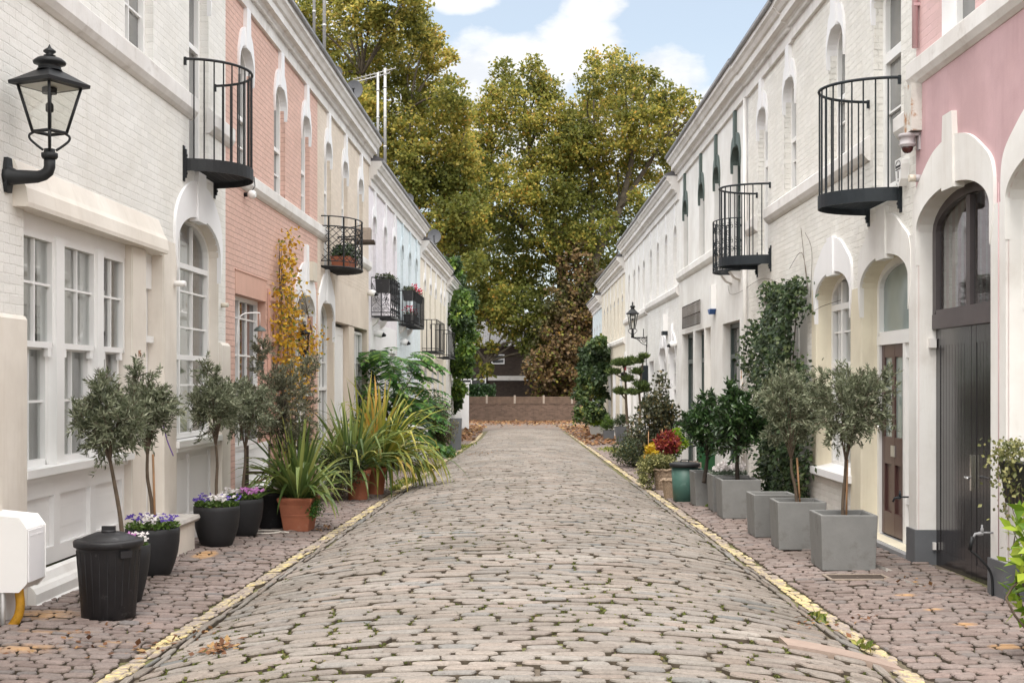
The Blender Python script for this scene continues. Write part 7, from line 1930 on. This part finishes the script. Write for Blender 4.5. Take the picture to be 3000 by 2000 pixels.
# low dark foliage that fills in below the crowns
und = [(1405,900,46),(1540,960,40),(1425,1085,26),(1395,1000,26)]
plane_tree('low hanging leafy branches in front of the grey tiled roof', [(a,b,c,94+rnd.uniform(-1,1),.25) for a,b,c in und+[(1490,895,40),(1455,945,34),(1500,975,36),(1440,1015,22),(1540,1010,30),(1390,1050,22),(1585,1000,44),(1600,930,50),(1590,1060,40),(1615,1010,50)]], [([(1450,860,95),(1440,950,94),(1425,1060,94)],.08,.03)], (atpx(1440,900,94)[0], 94, gw), 380, .30, None, 'hanging_branches')

# ================================================================== sky, sun, camera
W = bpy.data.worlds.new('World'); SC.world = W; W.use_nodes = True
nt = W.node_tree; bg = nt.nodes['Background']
SUN_EL, SUN_ROT = R(62), R(190)
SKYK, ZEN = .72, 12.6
sky = nd(nt, 'ShaderNodeTexSky', sky_type='NISHITA', sun_disc=False, sun_elevation=SUN_EL, sun_rotation=SUN_ROT, altitude=50, air_density=1.2, dust_density=1.2, ozone_density=1.2)
tc = nt.nodes.new('ShaderNodeTexCoord')
mp = nt.nodes.new('ShaderNodeMapping'); mp.inputs['Scale'].default_value = (1, 1, 1.9); mp.inputs['Location'].default_value = (.35, .0, .12)
nt.links.new(tc.outputs['Generated'], mp.inputs[0])
n1 = noise(nt, 3.1, 9, .55, vec=mp.outputs[0])
n2 = noise(nt, 13., 9, .62, vec=mp.outputs[0])
# cumulus banks over the end of the street
def bank(px, py, rx, ry):
    d = Vector(((px-1500)/FOC, 1, (HZ-py)/FOC)).normalized()
    sp = nd(nt, 'ShaderNodeMapping', vector_type='TEXTURE'); sp.inputs['Location'].default_value = tuple(d); sp.inputs['Scale'].default_value = (rx/FOC, 1., ry/FOC)
    nt.links.new(tc.outputs['Generated'], sp.inputs[0])
    ln = nd(nt, 'ShaderNodeVectorMath', operation='LENGTH'); nt.links.new(sp.outputs[0], ln.inputs[0])
    return mth(nt, 'SUBTRACT', 1., ln.outputs['Value'], True)
banks = None
for b_ in ((1420,230,250,165),(1580,200,270,130),(1690,160,190,140),(1930,240,170,120),(1600,400,640,190),(1340,-5,140,55),(1740,20,120,60),(840,40,260,110),(2080,330,260,90),(1250,330,200,120)):
    v = bank(*b_); banks = v if banks is None else mth(nt, 'MAXIMUM', banks, v)
dens = mth(nt, 'ADD', mth(nt, 'MULTIPLY', banks, 1.0), mth(nt, 'MULTIPLY', mth(nt, 'SUBTRACT', n2.outputs['Fac'], .5), 1.1))
dens = mth(nt, 'ADD', dens, mth(nt, 'MULTIPLY', mth(nt, 'SUBTRACT', n1.outputs['Fac'], .5), .5))
cl = ramp(nt, dens, [(.17, (0,0,0)), (.32, (.6,.6,.6)), (.55, (1,1,1))])
shade = ramp(nt, n2.outputs['Fac'], [(.38, (3.65,3.78,4.0)), (.55, (4.5,4.52,4.55))])
# the visible northern sky is pale blue; overhead and behind the camera an added, unseen bright veil lights the street
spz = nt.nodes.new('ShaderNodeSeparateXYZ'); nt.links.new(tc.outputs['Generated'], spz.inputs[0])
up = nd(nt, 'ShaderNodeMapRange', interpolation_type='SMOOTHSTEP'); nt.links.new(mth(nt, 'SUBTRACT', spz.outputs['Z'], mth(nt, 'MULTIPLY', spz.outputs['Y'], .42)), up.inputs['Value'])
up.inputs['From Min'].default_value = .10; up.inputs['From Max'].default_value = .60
c0 = mixc(nt, 1., sky.outputs[0], (SKYK*.95,SKYK*1.0,SKYK*.98), 'MULTIPLY')
hz = ramp(nt, spz.outputs['Z'], [(.0, (.75,.75,.75)), (.26, (.0,.0,.0))])
c0 = mixc(nt, .46, c0, (3.9,4.05,4.3))
c0 = mixc(nt, hz.outputs['Color'], c0, (3.7,4.0,4.3))
c1 = mixc(nt, cl.outputs['Color'], c0, shade.outputs['Color'])
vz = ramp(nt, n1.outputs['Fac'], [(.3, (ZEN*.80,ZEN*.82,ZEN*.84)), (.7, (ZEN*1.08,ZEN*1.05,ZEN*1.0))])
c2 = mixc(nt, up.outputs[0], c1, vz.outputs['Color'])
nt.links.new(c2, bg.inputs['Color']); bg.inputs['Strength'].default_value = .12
sd = bpy.data.lights.new('sun', 'SUN'); sd.energy = 1.9; sd.angle = R(24); sd.color = (1, .95, .88)
so = bpy.data.objects.new('sun', sd); COL.objects.link(so)
# the sky's sun_rotation turns clockwise from +Y seen from above
dirn = Vector((math.sin(SUN_ROT)*math.cos(SUN_EL), math.cos(SUN_ROT)*math.cos(SUN_EL), math.sin(SUN_EL)))
so.rotation_euler = dirn.to_track_quat('Z', 'Y').to_euler(); so.location = dirn*50
cd = bpy.data.cameras.new('camera'); co = bpy.data.objects.new('camera', cd); COL.objects.link(co)
co.location = (0, 0, CAMH); co.rotation_euler = (R(90), 0, 0)
cd.sensor_width = 36; cd.lens = FOC/3000*36; cd.shift_y = (HZ-1000)/3000; cd.clip_end = 3000; cd.clip_start = .05
SC.camera = co
SC.view_settings.view_transform = 'Standard'; SC.view_settings.look = 'None'; SC.view_settings.gamma = 1; SC.view_settings.exposure = 1.04
SC.cycles.max_bounces = 8; SC.cycles.diffuse_bounces = 4; SC.cycles.transparent_max_bounces = 12; SC.cycles.use_denoising = True
SC.cycles.caustics_reflective = False; SC.cycles.caustics_refractive = False
